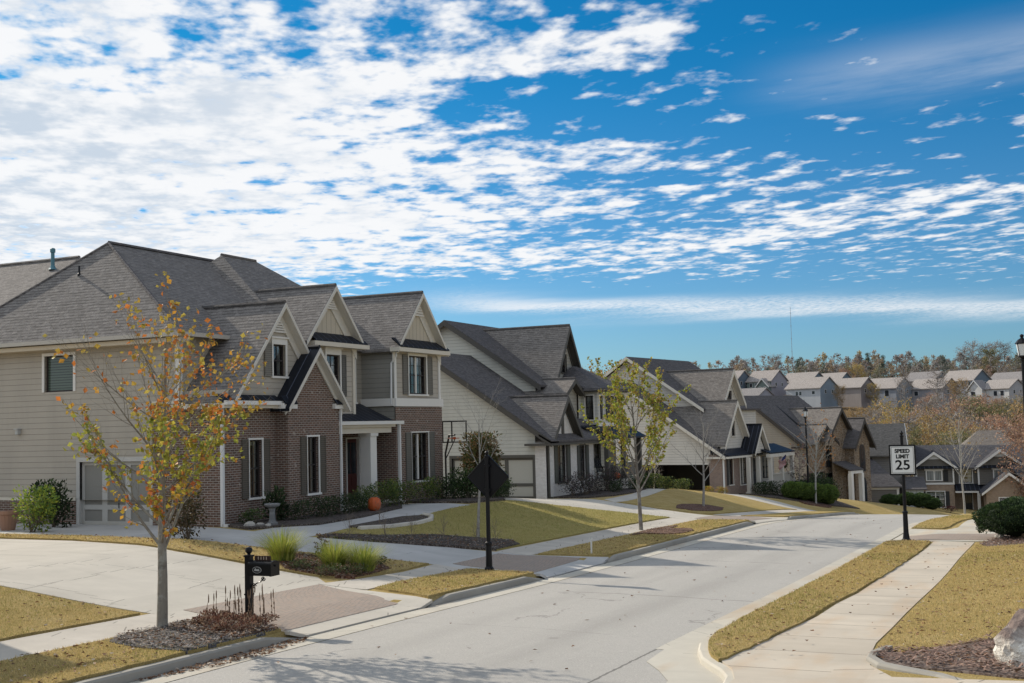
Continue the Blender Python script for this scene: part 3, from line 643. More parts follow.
def garage_door(h,f,o,n=3,stile=(.56,.54,.50),panel=(.30,.285,.255),rec=.12,split=.24,sw=.22):
    u0,u1,z0,z1=o; b=MB(); w=(u1-u0)
    fbox(b,f,u0,u1,z0,z1,-rec-.05,-rec-.02); d=b.build('garage_door',paint(panel),h)
    s=MB(); k=n
    for i in range(k+1):
        c=u0+w*i/k; a=max(u0,c-sw/2); e=min(u1,c+sw/2); fbox(s,f,a,e,z0,z1,-rec-.02,-rec+.012)
    for i in range(k):
        a=u0+w*i/k+(sw/2); e=u0+w*(i+1)/k-(sw/2)
        for zz,q in ((z0,.12),(z0+(z1-z0)*split,.16),(z1-.12,.12)): fbox(s,f,a,e,zz,zz+q,-rec-.02,-rec+.01)
    s.build('door_stiles',paint(stile),d)
    t=MB(); fbox(t,f,u0-.14,u0,z0,z1,-rec-.05,.03); fbox(t,f,u1,u1+.14,z0,z1,-rec-.05,.03); fbox(t,f,u0-.14,u1+.14,z1,z1+.14,-rec-.05,.035); t.build('door_frame',paint(stile),d)
    t=MB(); c=f.p((u0+u1)/2+.12,z0+.55,-rec+.03); t.tube([c,(c[0],c[1],c[2]+.18)],.014,6); t.build('handle',metal((.02,.02,.02)),d)
    return d
def beam(b,p,q,h,w,nrm):
    """board from p to q (top edge), hanging h below, w thick along nrm (2D)"""
    nx,ny=nrm[0]*w,nrm[1]*w; P_=[(p[0],p[1],p[2]-h),(q[0],q[1],q[2]-h),(q[0]+nx,q[1]+ny,q[2]-h),(p[0]+nx,p[1]+ny,p[2]-h),p,q,(q[0]+nx,q[1]+ny,q[2]),(p[0]+nx,p[1]+ny,p[2])]
    return b.hexa(P_)
def front_gable(h,yc,half,ze,slope,xw,xb,rmat,trim=CREAM,rake_h=.24,over=.32,th=.13,fill=None,fill_over=.0,name='gable_roof',soffit=None,deep=None):
    """street-facing gable: roof on ridge along x from xb to xw+over, bargeboards; half includes overhang"""
    b=MB(); b.gable_x(yc,half,ze,slope,xb,xw+over,th); r=b.build(name,rmat,h)
    t=MB(); zr=ze+half*slope; x1=xw+over
    for s in (-1,1):
        pts=[(yc,zr-.02),(yc+s*half,ze-.02),(yc+s*half,ze-.02-rake_h),(yc,zr-.02-rake_h*1.15)]
        if s>0: pts=pts[::-1]
        a=[(x1+.03,y,z) for y,z in pts]; c=[(x1-.03,y,z) for y,z in pts]; t.prism(c,a)
    # wide soffit band behind the bargeboard
    if soffit:
        for s in (-1,1):
            w=soffit; pts=[(yc,zr-.16),(yc+s*(half-.12),ze-.16+.12*slope),(yc+s*(half-.12),ze-.16+.12*slope-w),(yc,zr-.16-w*1.2)]
            if s>0: pts=pts[::-1]
            a=[(xw+.06,y,z) for y,z in pts]; c=[(xw+.012,y,z) for y,z in pts]; t.prism(c,a)
    t.build('bargeboard',paint(trim),r)
    q=MB(); q.gable_x(yc,half-.03,ze-th+.01,slope,xw-.02,x1-.035,.035); q.build('soffit',paint(trim),r)
    c=MB(); c.tube([(xb,yc,zr+.015),(x1-.02,yc,zr+.015)],.075,6); c.build('ridge_cap',shingle((.13,.12,.115)) if rmat.name.startswith('shing') else metal((.015,.016,.02),.45),r)
    return r
def louvre_vent(h,f,uc,zb,zt,half,mat=None):
    b=MB(); n=7
    for i in range(n):
        z=zb+(zt-zb)*i/n; w=half*(1-(i+.3)/n)
        fbox(b,f,uc-w,uc+w,z,z+(zt-zb)/n*.7,.0,.05)
    b2=b.build('gable_vent',mat or paint((.72,.69,.64)),h); return b2
def gutter(h,p,q,nrm,mat=None,name='gutter'):
    b=MB(); beam(b,p,q,.13,.12,nrm); return b.build(name,mat or paint((.50,.46,.40),.4),h)
def downspout(h,x,y,z0,z1,out=(1,0),mat=None,w=.1):
    b=MB(); b.box(x-w/2,x+w/2,y-w/2,y+w/2,z0+.15,z1); b.hexa([(x-w/2,y-w/2,z0+.02),(x+w/2,y-w/2,z0+.02),(x+w/2,y+w/2,z0+.02),(x-w/2,y+w/2,z0+.02)]+[(x-w/2,y-w/2,z0+.15),(x+w/2,y-w/2,z0+.15),(x+w/2,y+w/2,z0+.15),(x-w/2,y+w/2,z0+.15)])
    b.box(x-.02+out[0]*.05,x+.06+out[0]*.16,y-.05+out[1]*.1,y+.05+out[1]*.1,z0+.01,z0+.1)
    return b.build('downspout',mat or paint((.72,.71,.69),.4),h)
def trim_box(h,boxes,col=WHITE,name='trim'):
    for q in boxes: MB().box(*q).build(name,paint(col),h)

SH=shingle((.225,.205,.19)); SH2=shingle((.225,.202,.183)); SHD=shingle((.14,.13,.13)); SEAM=seam_metal((.016,.018,.024))
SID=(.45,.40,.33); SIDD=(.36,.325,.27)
BR=brick((.215,.118,.085),(.095,.066,.053),(.47,.42,.36),.22,.075,.013)
WBR=brick((.82,.78,.74),(.70,.65,.60),(.74,.71,.67))
# ================================================================== HOUSE 1
def house_one():
    h=thing('brick_house','brown brick house with beige siding and three steep front gables, nearest on the left','house',(-24,30.4,.95))
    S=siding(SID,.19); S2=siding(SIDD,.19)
    # --- side wall with the garage doors (faces the viewer)
    gd=(-5.92,-2.94,0,2.08); wn=(-7.5,-6.2,4.45,5.68)
    b=MB(); f=FY(.1)
    wall(b,f,-12.3,-1.76,.82,6.1,[(gd[0],gd[1],.82,2.08),wn])
    b.build('side_wall',S,h)
    wall(MB(),FY(.06),-12.3,-6.06,-.4,.8,[]).build('brick_base',BR,h); wall(MB(),FY(.06),-2.8,-1.7,-.4,3.9,[]).build('brick_return',BR,h)
    trim_box(h,[(-12.3,-6.06,.03,.099,.8,.9),(-2.8,-1.76,.04,.099,3.9,4.0)],CREAM,'skirt_board')
    garage_door(h,f,gd,3,rec=.1)
    gd2=(-11.6,-8.6,0,2.08)
    window(h,f,wn,kind='blind',my=1,mx=1,sill=False,cas=.1)
    trim_box(h,[(-1.86,-1.7,.05,.12,4.0,6.1),(-1.76,-1.69,.12,.24,4.0,6.1)],WHITE,'corner_board')
    # lamp beside the garage, as in the picture a small wall light
    b=MB(); b.box(-8.72,-8.6,-.04,.1,3.05,3.22); b.box(-8.75,-8.57,-.08,.1,3.22,3.25); b.build('wall_light',metal((.5,.5,.48)),h)
    # front wall of the tall block and closing walls
    b=MB(); wall(b,FX(-1.76),.1,14.4,.0,6.1); wall(b,FB(14.5),0.02,13,0,6.1); wall(b,FZ(-12.3),-14.5,-.1,0,6.1); b.build('back_walls',S,h)
    # --- main roofs
    b=MB()
    A=(-7,2.6,9.85); A2=(-7,11.0,9.85)
    e=[(-1.28,-.38,6.15),(-1.28,15,6.15),(-12.5,15,6.15),(-12.5,-.38,6.15)]
    b.slab([e[3],e[0],A],.13); b.slab([e[0],e[1],A2,A],.13); b.slab([e[2],e[3],A,A2],.13); b.slab([e[1],e[2],A2],.13)
    b.build('main_roof',SH,h)
    b=MB(); b.tube([(A[0],A[1],A[2]+.02),(A2[0],A2[1],A2[2]+.02)],.08,6); b.tube([e[0],A],.06,6); b.tube([e[3],A],.06,6); b.build('ridge_cap',SHD,h)
    # second, slightly forward and higher hip
    b=MB(); p1=(-6.3,8.1,10.02); p2=(-6.3,10.3,10.02); x0,x1,y0,y1,z=-1.3,-11.5,5.6,14.9,6.4
    b.slab([(x1,y0,z),(x0,y0,z),p1],.13); b.slab([(x0,y0,z),(x0,y1,z),p2,p1],.13); b.slab([(x1,y1,z),(x1,y0,z),p1,p2],.13); b.slab([(x0,y1,z),(x1,y1,z),p2],.13)
    b.tube([p1,p2],.08,6); b.build('upper_roof',SH,h)
    # rear wing
    b=MB(); b.gable_y(0,1,0,1,0,1) if False else None
    rz,ry=10.55,8.3
    b.slab([(-26,.6,6.15),(-13.0,.6,6.15),(-14.0,ry,rz),(-26,ry,rz)],.13); b.slab([(-13.0,16,6.15),(-26,16,6.15),(-26,ry,rz),(-14.0,ry,rz)],.13); b.slab([(-13.0,.6,6.15),(-13.0,16,6.15),(-14.0,ry,rz)],.13)
    b.tube([(-26,ry,rz+.03),(-14.0,ry,rz+.03)],.08,6); b.build('rear_wing_roof',SH,h)
    b=MB(); wall(b,FY(1.0),-26,-13.01,0,6.1); wall(b,FZ(-26),-15.6,-1.0,0,[(-15.6,6.1),(-8.3,10.4),(-1.0,6.1)]); wall(b,FB(15.6),13.01,26,0,6.1); b.build('rear_wing_wall',S,h)
    # eave boards and gutters
    b=MB(); b.box(-12.5,-1.3,-.36,.1,5.86,6.0); b.build('soffit',paint((.60,.51,.38)),h)
    gutter(h,(-12.5,-.38,6.16),(-1.28,-.38,6.16),(0,-1)); gutter(h,(-1.28,-.38,6.16),(-1.28,2.0,6.16),(1,0))
    # roof pipes
    b=MB(); b.lathe((-14.5,7.3,9.85),[(.2,.12),(.13,.2),(.08,.3),(.075,.85),(.11,.86),(.11,1.0),(.07,1.04)],10); b.build('vent_pipe',metal((.10,.22,.26)),h)
    b=MB(); b.lathe((-7.45,1.62,8.6),[(.07,.0),(.05,.08),(.035,.1),(.035,.36)],8); b.build('vent_pipe',metal((.02,.02,.022)),h)
    # --- one storey brick wing
    w1=(1.40,2.08,.82,2.68)
    b=MB(); wall(b,FX(0),0,2.85,-.4,3.85,[w1]); wall(b,FY(0),-1.76,0,-.4,3.85); b.build('wing_wall',BR,h)
    window(h,FX(0),w1,cas=.06,mx=2,my=2,sh=(-1,1),rec=.11,shw=.33)
    downspout(h,.06,-.03,0,3.75)
    # brick gabled bay standing forward
    w2=(3.95,4.62,.8,2.72); cy=4.4; xb=.5
    b=MB(); wall(b,FX(xb),2.85,5.95,-.4,[(2.85,3.95),(cy,3.95+1.55*1.12),(5.95,3.95)],[w2]); wall(b,FY(2.85),0,xb,-.4,3.9); wall(b,FB(5.95),-xb,1.5,-.4,3.9); b.build('bay_wall',BR,h)
    window(h,FX(xb),w2,cas=.06,sh=(-1,1),rec=.11,shw=.34)
    front_gable(h,cy,1.85,3.72,1.12,xb,-.3,SEAM,RAKE,.14,.28,soffit=.22)
    # eave returns either side of the bay
    trim_box(h,[(.2,.62,2.45,3.25,3.68,3.86),(.2,.62,5.55,6.1,3.68,3.86)],WHITE,'eave_return')
    b=MB()
    for y0,y1 in ((2.5,3.2),(5.6,6.05)): b.slab([(.66,y0,3.87),(.66,y1,3.87),(.48,y1,4.12),(.48,y0,4.12)],.05)
    b.build('return_roof',SEAM,h)
    # metal skirt roof over the wing
    b=MB(); b.slab([(.38,-.35,3.9),(.38,2.75,3.9),(.07,2.75,4.14),(.07,-.35,4.14)],.07)
    b.build('skirt_roof',SEAM,h)
    trim_box(h,[(.02,.40,-.36,2.84,3.7,3.86),(-1.76,.02,-.34,-.02,3.7,3.86)],CREAM,'eave_board'); gutter(h,(.40,-.36,3.93),(.40,2.84,3.93),(1,0),paint(WHITE,.4))
    # half storey sided gable above
    w3=(2.66,3.36,4.78,5.85); cy1=2.95; xu=.06
    b=MB(); wall(b,FX(xu),.3,5.6,3.9,[(.3,4.0),(cy1,4.0+2.65*1.18),(5.6,4.0)],[w3]); wall(b,FY(.3),-4.5,xu,3.9,4.3); wall(b,FB(5.6),-xu,2.5,3.9,4.3); b.build('upper_gable_wall',S,h)
    window(h,FX(xu),w3,head=.2,my=1,sh=(-1,),shcol=(.22,.205,.18),shw=.4)
    front_gable(h,cy1,2.78,3.95,1.19,xu,-5.6,SH,RAKE,.15,.34,soffit=.34)
    louvre_vent(h,FX(xu+.02),cy1,6.25,6.85,.44)
    # second floor gabled bay in the middle
    w4=(6.85,7.75,4.2,5.72); cy2=7.05
    b=MB(); wall(b,FX(-.6),5.95,8.75,3.4,[(5.95,6.1),(8.75,6.1)],[w4]); wall(b,FB(8.75),.6,1.9,3.0,6.1); wall(b,FY(5.95),-2.5,-.6,3.4,6.1); b.build('middle_bay_wall',S,h)
    window(h,FX(-.6),w4,head=.22,mull=1,sh=(1,),shcol=(.13,.125,.115),shw=.3)
    b=MB(); wall(b,FX(-.58),5.5,8.75,6.15,[(5.5,6.2),(cy2,6.2+1.6*1.1),(8.75,6.2)]); b.build('gable_panel',batten((.50,.445,.355)),h)
    front_gable(h,cy2,1.95,6.12,1.1,-.6,-6.0,SH,RAKE,.15,.36,soffit=.5)
    louvre_vent(h,FX(-.53),cy2,7.4,8.0,.42)
    b=MB(); b.slab([(-.18,5.6,6.2),(-.18,9.1,6.2),(-.57,9.1,6.5),(-.57,5.6,6.5)],.06); b.build('gable_skirt_roof',SEAM,h)
    trim_box(h,[(-.6,-.16,5.5,9.2,5.98,6.14),(-.6,-.56,8.62,8.78,3.4,6.0)],CREAM,'eave_board')
    # recessed wall over the porch
    w5=(9.55,10.2,4.0,5.75)
    b=MB(); wall(b,FX(-1.5),8.75,10.75,3.0,6.1,[w5]); b.build('recess_wall',S2,h); window(h,FX(-1.5),w5,cas=.1,mx=2,my=2)  # recess shade put into a darker siding tone
    # right two storey block
    w6=(11.9,13.35,4.3,5.86); w7=(11.9,13.3,.8,2.74); cy3=12.6
    b=MB(); wall(b,FX(0),10.75,14.5,3.75,6.1,[w6]); b.build('upper_front_wall',S,h)
    b=MB(); wall(b,FY(10.75),-1.5,0,3.2,6.1); b.build('return_wall',siding((.30,.285,.25),.19),h)  # darker siding holds the middle gable's shadow in its colour
    b=MB(); wall(b,FX(.07),10.68,14.57,-.5,3.78,[w7],.16); wall(b,FY(10.68),-1.5,.07,-.4,3.3); wall(b,FB(14.57),-.07,1.2,-.4,3.78); b.build('brick_front_wall',BR,h)
    window(h,FX(0),w6,head=.26,mull=2,mx=2,my=2,sh=(-1,1),shcol=(.18,.17,.15),shw=.4)
    window(h,FX(.07),w7,cas=.05,mull=2,mx=2,my=2,sh=(-1,1),shcol=(.17,.16,.14),shw=.42,rec=.12)
    trim_box(h,[(.0,.12,10.66,14.62,3.8,4.12),(-1.5,0,10.64,10.745,3.82,4.12)],WHITE,'belt_board')
    trim_box(h,[(0,.05,14.38,14.54,4.12,6.1),(0,.05,10.72,10.86,4.12,6.1)],WHITE,'corner_board')
    b=MB(); wall(b,FX(.02),10.6,14.65,6.15,[(10.6,6.2),(cy3,6.2+2.0*1.08),(14.65,6.2)]); b.build('gable_panel',batten((.50,.445,.355)),h)
    front_gable(h,cy3,2.12,6.08,1.12,0,-6.0,SH,RAKE,.15,.36,soffit=.5)
    louvre_vent(h,FX(.07),cy3,7.5,8.25,.5)
    b=MB(); b.slab([(.42,10.55,6.2),(.42,14.7,6.2),(.03,14.7,6.52),(.03,10.55,6.52)],.06); b.build('gable_skirt_roof',SEAM,h)
    trim_box(h,[(0,.44,10.45,14.75,5.96,6.12)],CREAM,'eave_board')
    # porch
    b=MB(); b.box(-2.2,.15,6.0,10.66,-.3,.16); b.build('porch_floor',C_PLAIN,h)
    b=MB(); b.slab([(.12,5.96,3.2),(.12,10.62,3.2),(-1.5,10.62,3.95),(-1.5,5.96,3.95)],.08); b.build('porch_roof',SEAM,h)
    trim_box(h,[(-.28,-.02,6.0,10.5,2.78,3.1),(-.02,.1,5.96,10.62,3.0,3.12)],CREAM,'porch_beam'); gutter(h,(.13,5.97,3.23),(.13,11.05,3.23),(1,0),paint(WHITE,.4))
    b=MB(); b.box(-.5,-.04,8.95,9.4,.16,2.78); b.box(-.55,.01,8.9,9.45,.16,.38); b.box(-.55,.01,8.9,9.45,2.66,2.775); b.build('column',paint(WHITE),h)
    b=MB(); dr=(9.5,10.5,.18,2.62)
    wall(b,FX(-1.5),5.95,10.7,-.3,3.3,[dr],.14); wall(b,FB(5.96),.0,1.5,-.3,3.3); b.build('porch_wall',BR,h)
    door(h,FX(-1.5),dr)
    downspout(h,.13,10.85,0,3.15); downspout(h,.55,5.99,0,3.75,w=.07)
    b=MB(); b.tube([(.08,10.8,6.0),(.08,10.8,5.8),(-.1,10.72,5.5),(-.1,10.66,3.9)],.045,6); b.build('downspout',paint((.72,.71,.69),.4),h)
    return h
house_one()
# ================================================================== HOUSE 2
def house_two():
    h=thing('white_brick_house','house with white painted brick front, grey green siding and dark trimmed gables','house',(-24.5,57.4,.05))
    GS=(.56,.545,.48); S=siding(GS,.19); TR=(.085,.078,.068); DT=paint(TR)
    gd=(-5.5,-.72,0,2.13); sl=.665
    ze=3.12; xa=-7; za=ze+.35+ (0-xa)*sl
    b=MB(); f=FY(0); wall(b,f,-14,-.6,-.4,[(-14,ze),(xa,za-.35),(-.6,ze+.25)],[gd]); b.build('side_wall',S,h)
    garage_door(h,f,gd,3,(.105,.098,.085),(.47,.45,.39),.1,.3,.2)
    b=MB(); b.box(-.6,0,-.05,.3,-.4,2.9); b.build('brick_pier',WBR,h)
    # lower roof of the garage wing, its ridge along the street
    b=MB(); b.gable_y(xa,7.5,ze-.12,sl,-.4,9.0); r=b.build('garage_roof',SHD,h)
    t=MB()
    for s in (-1,1): beam(t,(xa,-.4,ze-.12+7.5*sl-.03),(xa+s*7.5,-.4,ze-.15),.3,.05,(0,-1))
    t.build('bargeboard',DT,r)
    # tall rear body
    b=MB(); wall(b,FY(5.5),-14,-2.9,2.5,[(-14,6.2),(-8.5,10.0),(-2.9,6.35)]); wall(b,FX(-1.2),7.8,14,2.6,6.0); wall(b,FB(14),1.2,14,0,[(1.2,6.0),(2.9,6.3),(8.5,10.0),(14,6.2)]); wall(b,FZ(-14),-14,0,-.4,6.2); b.build('upper_wall',S,h)
    b=MB(); b.gable_y(-8.5,6.1,6.08,sl,5.1,14.4); r=b.build('main_roof',SHD,h)
    t=MB()
    for s in (-1,1): beam(t,(-8.5,5.1,6.08+6.1*sl-.03),(-8.5+s*6.1,5.1,6.05),.32,.05,(0,-1))
    t.build('bargeboard',DT,r)
    # steep main front gable
    w=(8.75,9.5,6.9,7.95)
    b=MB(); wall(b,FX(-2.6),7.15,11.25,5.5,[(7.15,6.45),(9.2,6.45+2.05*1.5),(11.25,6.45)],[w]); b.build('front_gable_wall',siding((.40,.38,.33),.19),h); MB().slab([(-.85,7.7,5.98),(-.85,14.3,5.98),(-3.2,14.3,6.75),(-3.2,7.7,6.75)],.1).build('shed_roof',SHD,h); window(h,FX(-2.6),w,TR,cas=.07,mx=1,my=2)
    front_gable(h,9.2,2.25,6.35,1.5,-2.6,-9.5,SH2,TR,.3,.45,soffit=.35)
    # little bracketed gable at its foot
    b=MB(); wall(b,FX(-1.3),5.35,7.8,3.4,[(5.35,5.6),(6.6,6.3),(7.8,5.6)]); wall(b,FY(5.35),-4.5,-1.3,3.4,5.6); b.build('mid_gable_wall',siding((.40,.38,.33),.19),h)
    front_gable(h,6.6,1.4,5.58,.6,-1.3,-6.,SH2,TR,.22,.45,name='mid_gable_roof')
    # white brick front with a small gable
    a1=(1.55,2.75,.75,2.75); a2=(4.75,5.6,.8,2.62)
    b=MB(); wall(b,FX(0),0,6.9,-.4,[(0,2.95),(6.9,2.95)],[a1,a2]); wall(b,FX(0.01),.3,4.3,2.95,[(.3,3.0),(2.3,3.0+2*1.06),(4.3,3.0)]); wall(b,FB(6.9),0,1.2,-.4,2.95); b.build('front_wall',WBR,h)
    window(h,FX(0),a1,TR,'curtain',cas=.07,mx=2,my=3,sh=(-1,1),shcol=(.10,.10,.085),shw=.42)
    b=MB(); f=FX(0); n=10
    pts=[(1.1,2.77)]+[(3.2-2.1*i/n,2.77+.34*math.sin(math.pi*i/n)) for i in range(n+1)]
    fpoly(b,f,pts[1:],.0,.06); b.build('arched_head',DT,h)
    window(h,FX(0),a2,TR,'dark',cas=.06,sh=(-1,1),shcol=(.10,.10,.09),shw=.36)
    b=MB(); fbox(b,FX(.01),2.15,2.45,3.3,4.35,.0,.05); b.build('gable_vent',louver((.10,.095,.085)),h)
    front_gable(h,2.3,2.2,2.98,1.08,.01,-4.2,SH2,TR,.26,.4,soffit=.2)
    b=MB(); b.slab([(.5,-.45,2.95),(.5,.6,2.95),(-.2,.6,3.35),(-.2,-.45,3.35)],.1); b.build('eave_roof',SHD,h)
    trim_box(h,[(0,.46,-.5,7.3,2.74,2.86),(-1.0,0,-.5,-.06,2.74,2.86)],TR,'eave_board')
    downspout(h,.07,.14,0,2.8,mat=DT); 
    # upper box bay with shutters and hipped roof
    w3=(6.35,6.95,4.05,5.5); w4=(7.6,8.5,4.05,5.5)
    bo=[(8.6,9.15,4.05,5.45),(10.15,11.15,4.05,5.45)]; so_=(-.75,-.25,4.05,5.45)
    b=MB(); wall(b,FX(-.2),8.3,12.3,3.75,5.75,bo); wall(b,FY(8.3),-1.2,-.2,3.75,5.75,[(-.95,-.45,4.05,5.45)]); wall(b,FB(12.3),.2,1.2,3.75,5.75); b.build('bay_wall',siding((.52,.50,.45),.19),h)
    for o,sh in ((bo[0],()),(bo[1],(-1,1))): window(h,FX(-.2),o,WHITE,cas=.06,sh=sh,shcol=(.075,.075,.075),shw=.42)
    window(h,FY(8.3),(-.95,-.45,4.05,5.45),WHITE,cas=.06)
    b=MB(); z=5.85; b.slab([(-3.4,7.8,z),(.3,7.8,z),(-2.3,9.8,7.3)],.12); b.slab([(.3,7.8,z),(.3,12.9,z),(-2.3,10.8,7.3),(-2.3,9.8,7.3)],.12); b.slab([(.3,12.9,z),(-3.4,12.9,z),(-2.3,10.8,7.3)],.12); b.build('bay_roof',SHD,h)
    trim_box(h,[(-1.19,.22,7.9,12.8,5.66,5.76)],TR,'eave_board'); trim_box(h,[(-.2,-.12,8.25,12.35,3.65,3.85)],WHITE,'belt_board')
    b=MB(); b.slab([(1.15,7.0,3.0),(1.15,13,3.0),(.05,13,3.6),(.05,7.0,3.6)],.1); b.slab([(.05,6.0,3.6),(.05,13,3.6),(-1.2,13,3.85),(-1.2,6,3.85)],.1); b.build('porch_roof',SEAM,h)
    b=MB(); wall(b,FX(-1.6),6.9,14,-.4,3.6,[(8.2,9.2,.55,2.7),(10.4,12.2,1.2,2.6)],.12); wall(b,FX(-1.25),9.9,14,3.6,6); b.build('porch_wall',siding((.44,.42,.36),.19),h)
    door(h,FX(-1.6),(8.2,9.2,.55,2.7),(.05,.04,.035),TR); window(h,FX(-1.6),(10.4,12.2,1.2,2.6),TR,cas=.07,mull=2)
    b=MB(); b.box(-1.6,.95,6.95,13,-.5,.55); b.build('porch_floor',C_PLAIN,h)
    for yy in (7.12,9.9,12.8):
        b=MB(); b.box(.6,.86,yy-.13,yy+.13,.55,2.95); b.box(.56,.9,yy-.17,yy+.17,.55,.75); b.build('porch_post',DT,h)
    for a,c in ((7.3,9.75),(10.05,12.65)):
        b=MB(); b.box(.68,.76,a,c,1.4,1.46); b.box(.68,.76,a,c,.68,.73); b.build('railing',paint(WHITE),h) if False else None
        for i in range(int((c-a)/.14)): b.box(.705,.735,a+.07+i*.14,a+.1+i*.14,.73,1.4)
        b.build('railing',paint((.05,.05,.05)),h)
    return h
house_two()
# ================================================================== HOUSE 3
def house_three():
    h=thing('cream_house','pale cream sided house with white trim, an open dark garage and a porch flag','house',(-22.4,84.5,-1.4),R_(-8))
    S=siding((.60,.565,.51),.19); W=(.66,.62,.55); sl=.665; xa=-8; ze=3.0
    gd=(-6.6,-1.0,0,1.75+.35)
    b=MB(); wall(b,FY(0),-15,-.9,-.5,[(-15,ze+.2),(xa,ze+.1-xa*sl-.2),(-.9,ze+.45)],[gd],.3); b.build('side_wall',S,h)
    # open garage: dark inside with floor and back
    b=MB(); b.box(-6.6,-1.0,4.8,4.9,0,2.2); b.box(-6.7,-6.6,.3,4.9,0,2.2); b.box(-1.0,-.9,.3,4.9,0,2.2); b.box(-6.7,-.9,.3,4.9,2.2,2.25); b.build('garage_interior',paint((.05,.045,.04)),h)
    b=MB(); b.box(-1.0,0,-.06,.4,-.5,2.8); wall(b,FX(0),.4,5.6,-.5,2.9,[(1.1,1.9,.6,2.5),(3.3,4.6,.5,2.6)]); b.build('brick_front',brick((.33,.22,.17),(.22,.15,.12),(.40,.36,.32)),h)
    window(h,FX(0),(1.1,1.9,.6,2.5),W,cas=.07,sh=(-1,),shcol=(.06,.06,.06),shw=.3); window(h,FX(0),(3.3,4.6,.5,2.6),W,cas=.12,mull=2)
    b=MB(); b.gable_y(xa,8.4,ze-.3+.02,sl,-.4,7.0); r=b.build('garage_roof',SHD,h); t=MB()
    for s in (-1,1): beam(t,(xa,-.4,ze-.28+8.4*sl-.03),(xa+s*8.4,-.4,ze-.31),.24,.06,(0,-1))
    t.build('bargeboard',paint(W),r)
    b=MB(); wall(b,FY(2.4),-14,-2.4,2.5,[(-14,6.5),(xa-.4,10.1),(-2.4,6.2)]); wall(b,FX(-2.4),2.4,13,2.6,6.0); wall(b,FB(13),2.4,14,-.6,[(2.4,6.2),(8.4,10.1),(14,6.5)]); wall(b,FZ(-15),-13,0,-.6,3); b.build('upper_wall',S,h)
    b=MB(); b.gable_y(-8.4,6.3,6.15,sl,1.9,13.5); r=b.build('main_roof',SHD,h); t=MB()
    for s in (-1,1): beam(t,(-8.4,1.9,6.15+6.3*sl-.03),(-8.4+s*6.3,1.9,6.12),.25,.06,(0,-1))
    t.build('bargeboard',paint(W),r)
    b=MB(); wall(b,FX(-1.5),2.2,7.3,5.0,[(2.2,5.2),(3.3,6.5),(5.25,8.9),(7.2,6.5),(7.3,5.2)],[(4.65,5.85,6.3,7.5)]); b.build('upper_gable_wall',S,h); window(h,FX(-1.5),(4.65,5.85,6.3,7.5),W,cas=.1,my=2)
    front_gable(h,5.25,2.2,6.5,1.2,-1.5,-7.5,SH2,W,.34,.5,soffit=.35)
    b=MB(); wall(b,FX(-.2),.1,5.2,2.9,[(.1,3.2),(2.65,3.2+2.55*1.25),(5.2,3.2)],[(2.35,3.05,4.1,5.2)]); b.build('lower_gable_wall',S,h); window(h,FX(-.2),(2.35,3.05,4.1,5.2),W,cas=.1,my=1)
    front_gable(h,2.65,2.55,3.5,1.25,-.2,-6.5,SH2,W,.32,.45,soffit=.3)
    # small dark roofed entrance gable
    b=MB(); wall(b,FX(.75),4.3,6.4,2.75,[(4.3,3.0),(5.3,4.3),(6.4,3.0)]); b.build('entry_gable_wall',S,h)
    front_gable(h,5.3,1.55,2.85,1.3,.75,-.8,SEAM,W,.26,.3)
    b=MB(); b.slab([(1.5,5.6,2.75),(1.5,11,2.75),(-.2,11,3.35),(-.2,5.6,3.35)],.1); b.slab([(.6,-.3,2.75),(.6,4.2,2.75),(-.1,4.2,3.2),(-.1,-.3,3.2)],.1); b.build('porch_roof',SEAM,h)
    trim_box(h,[(.0,.62,-.35,4.2,2.52,2.66),(-1.2,0,-.36,-.06,2.52,2.66),(1.2,1.5,5.5,10.9,2.4,2.66)],W,'eave_board')
    downspout(h,.09,-.02,-.2,2.6)
    b=MB(); wall(b,FX(-.2),5.6,10.8,-.8,3.2,[(6.2,7.2,.3,2.4),(8.2,9.9,.7,2.4)]); b.build('porch_wall',S,h); door(h,FX(-.2),(6.2,7.2,.3,2.4),(.05,.05,.06),W); window(h,FX(-.2),(8.2,9.9,.7,2.4),W,mull=2)
    b=MB(); b.box(-.2,1.5,5.6,10.8,-.9,.3); b.build('porch_floor',C_PLAIN,h)
    for yy in (3.05,5.0,5.9,8.3,10.6):
        b=MB(); xx=.75 if yy<5.5 else 1.35; b.box(xx-.13,xx+.13,yy-.13,yy+.13,-.6 if yy<5.5 else .3,2.5); b.box(xx-.2,xx+.2,yy-.2,yy+.2,-.6 if yy<5.5 else .3,.0 if yy<5.5 else .5); b.build('porch_column',paint(W),h)
    b=MB(); b.box(1.3,1.4,6.1,8.1,1.1,1.17); b.box(1.3,1.4,8.5,10.4,1.1,1.17)
    for i in range(30): 
        y=6.15+i*.145; b.box(1.33,1.37,y,y+.035,.3,1.1)
    b.build('railing',paint(W),h)
    return h
house_three()
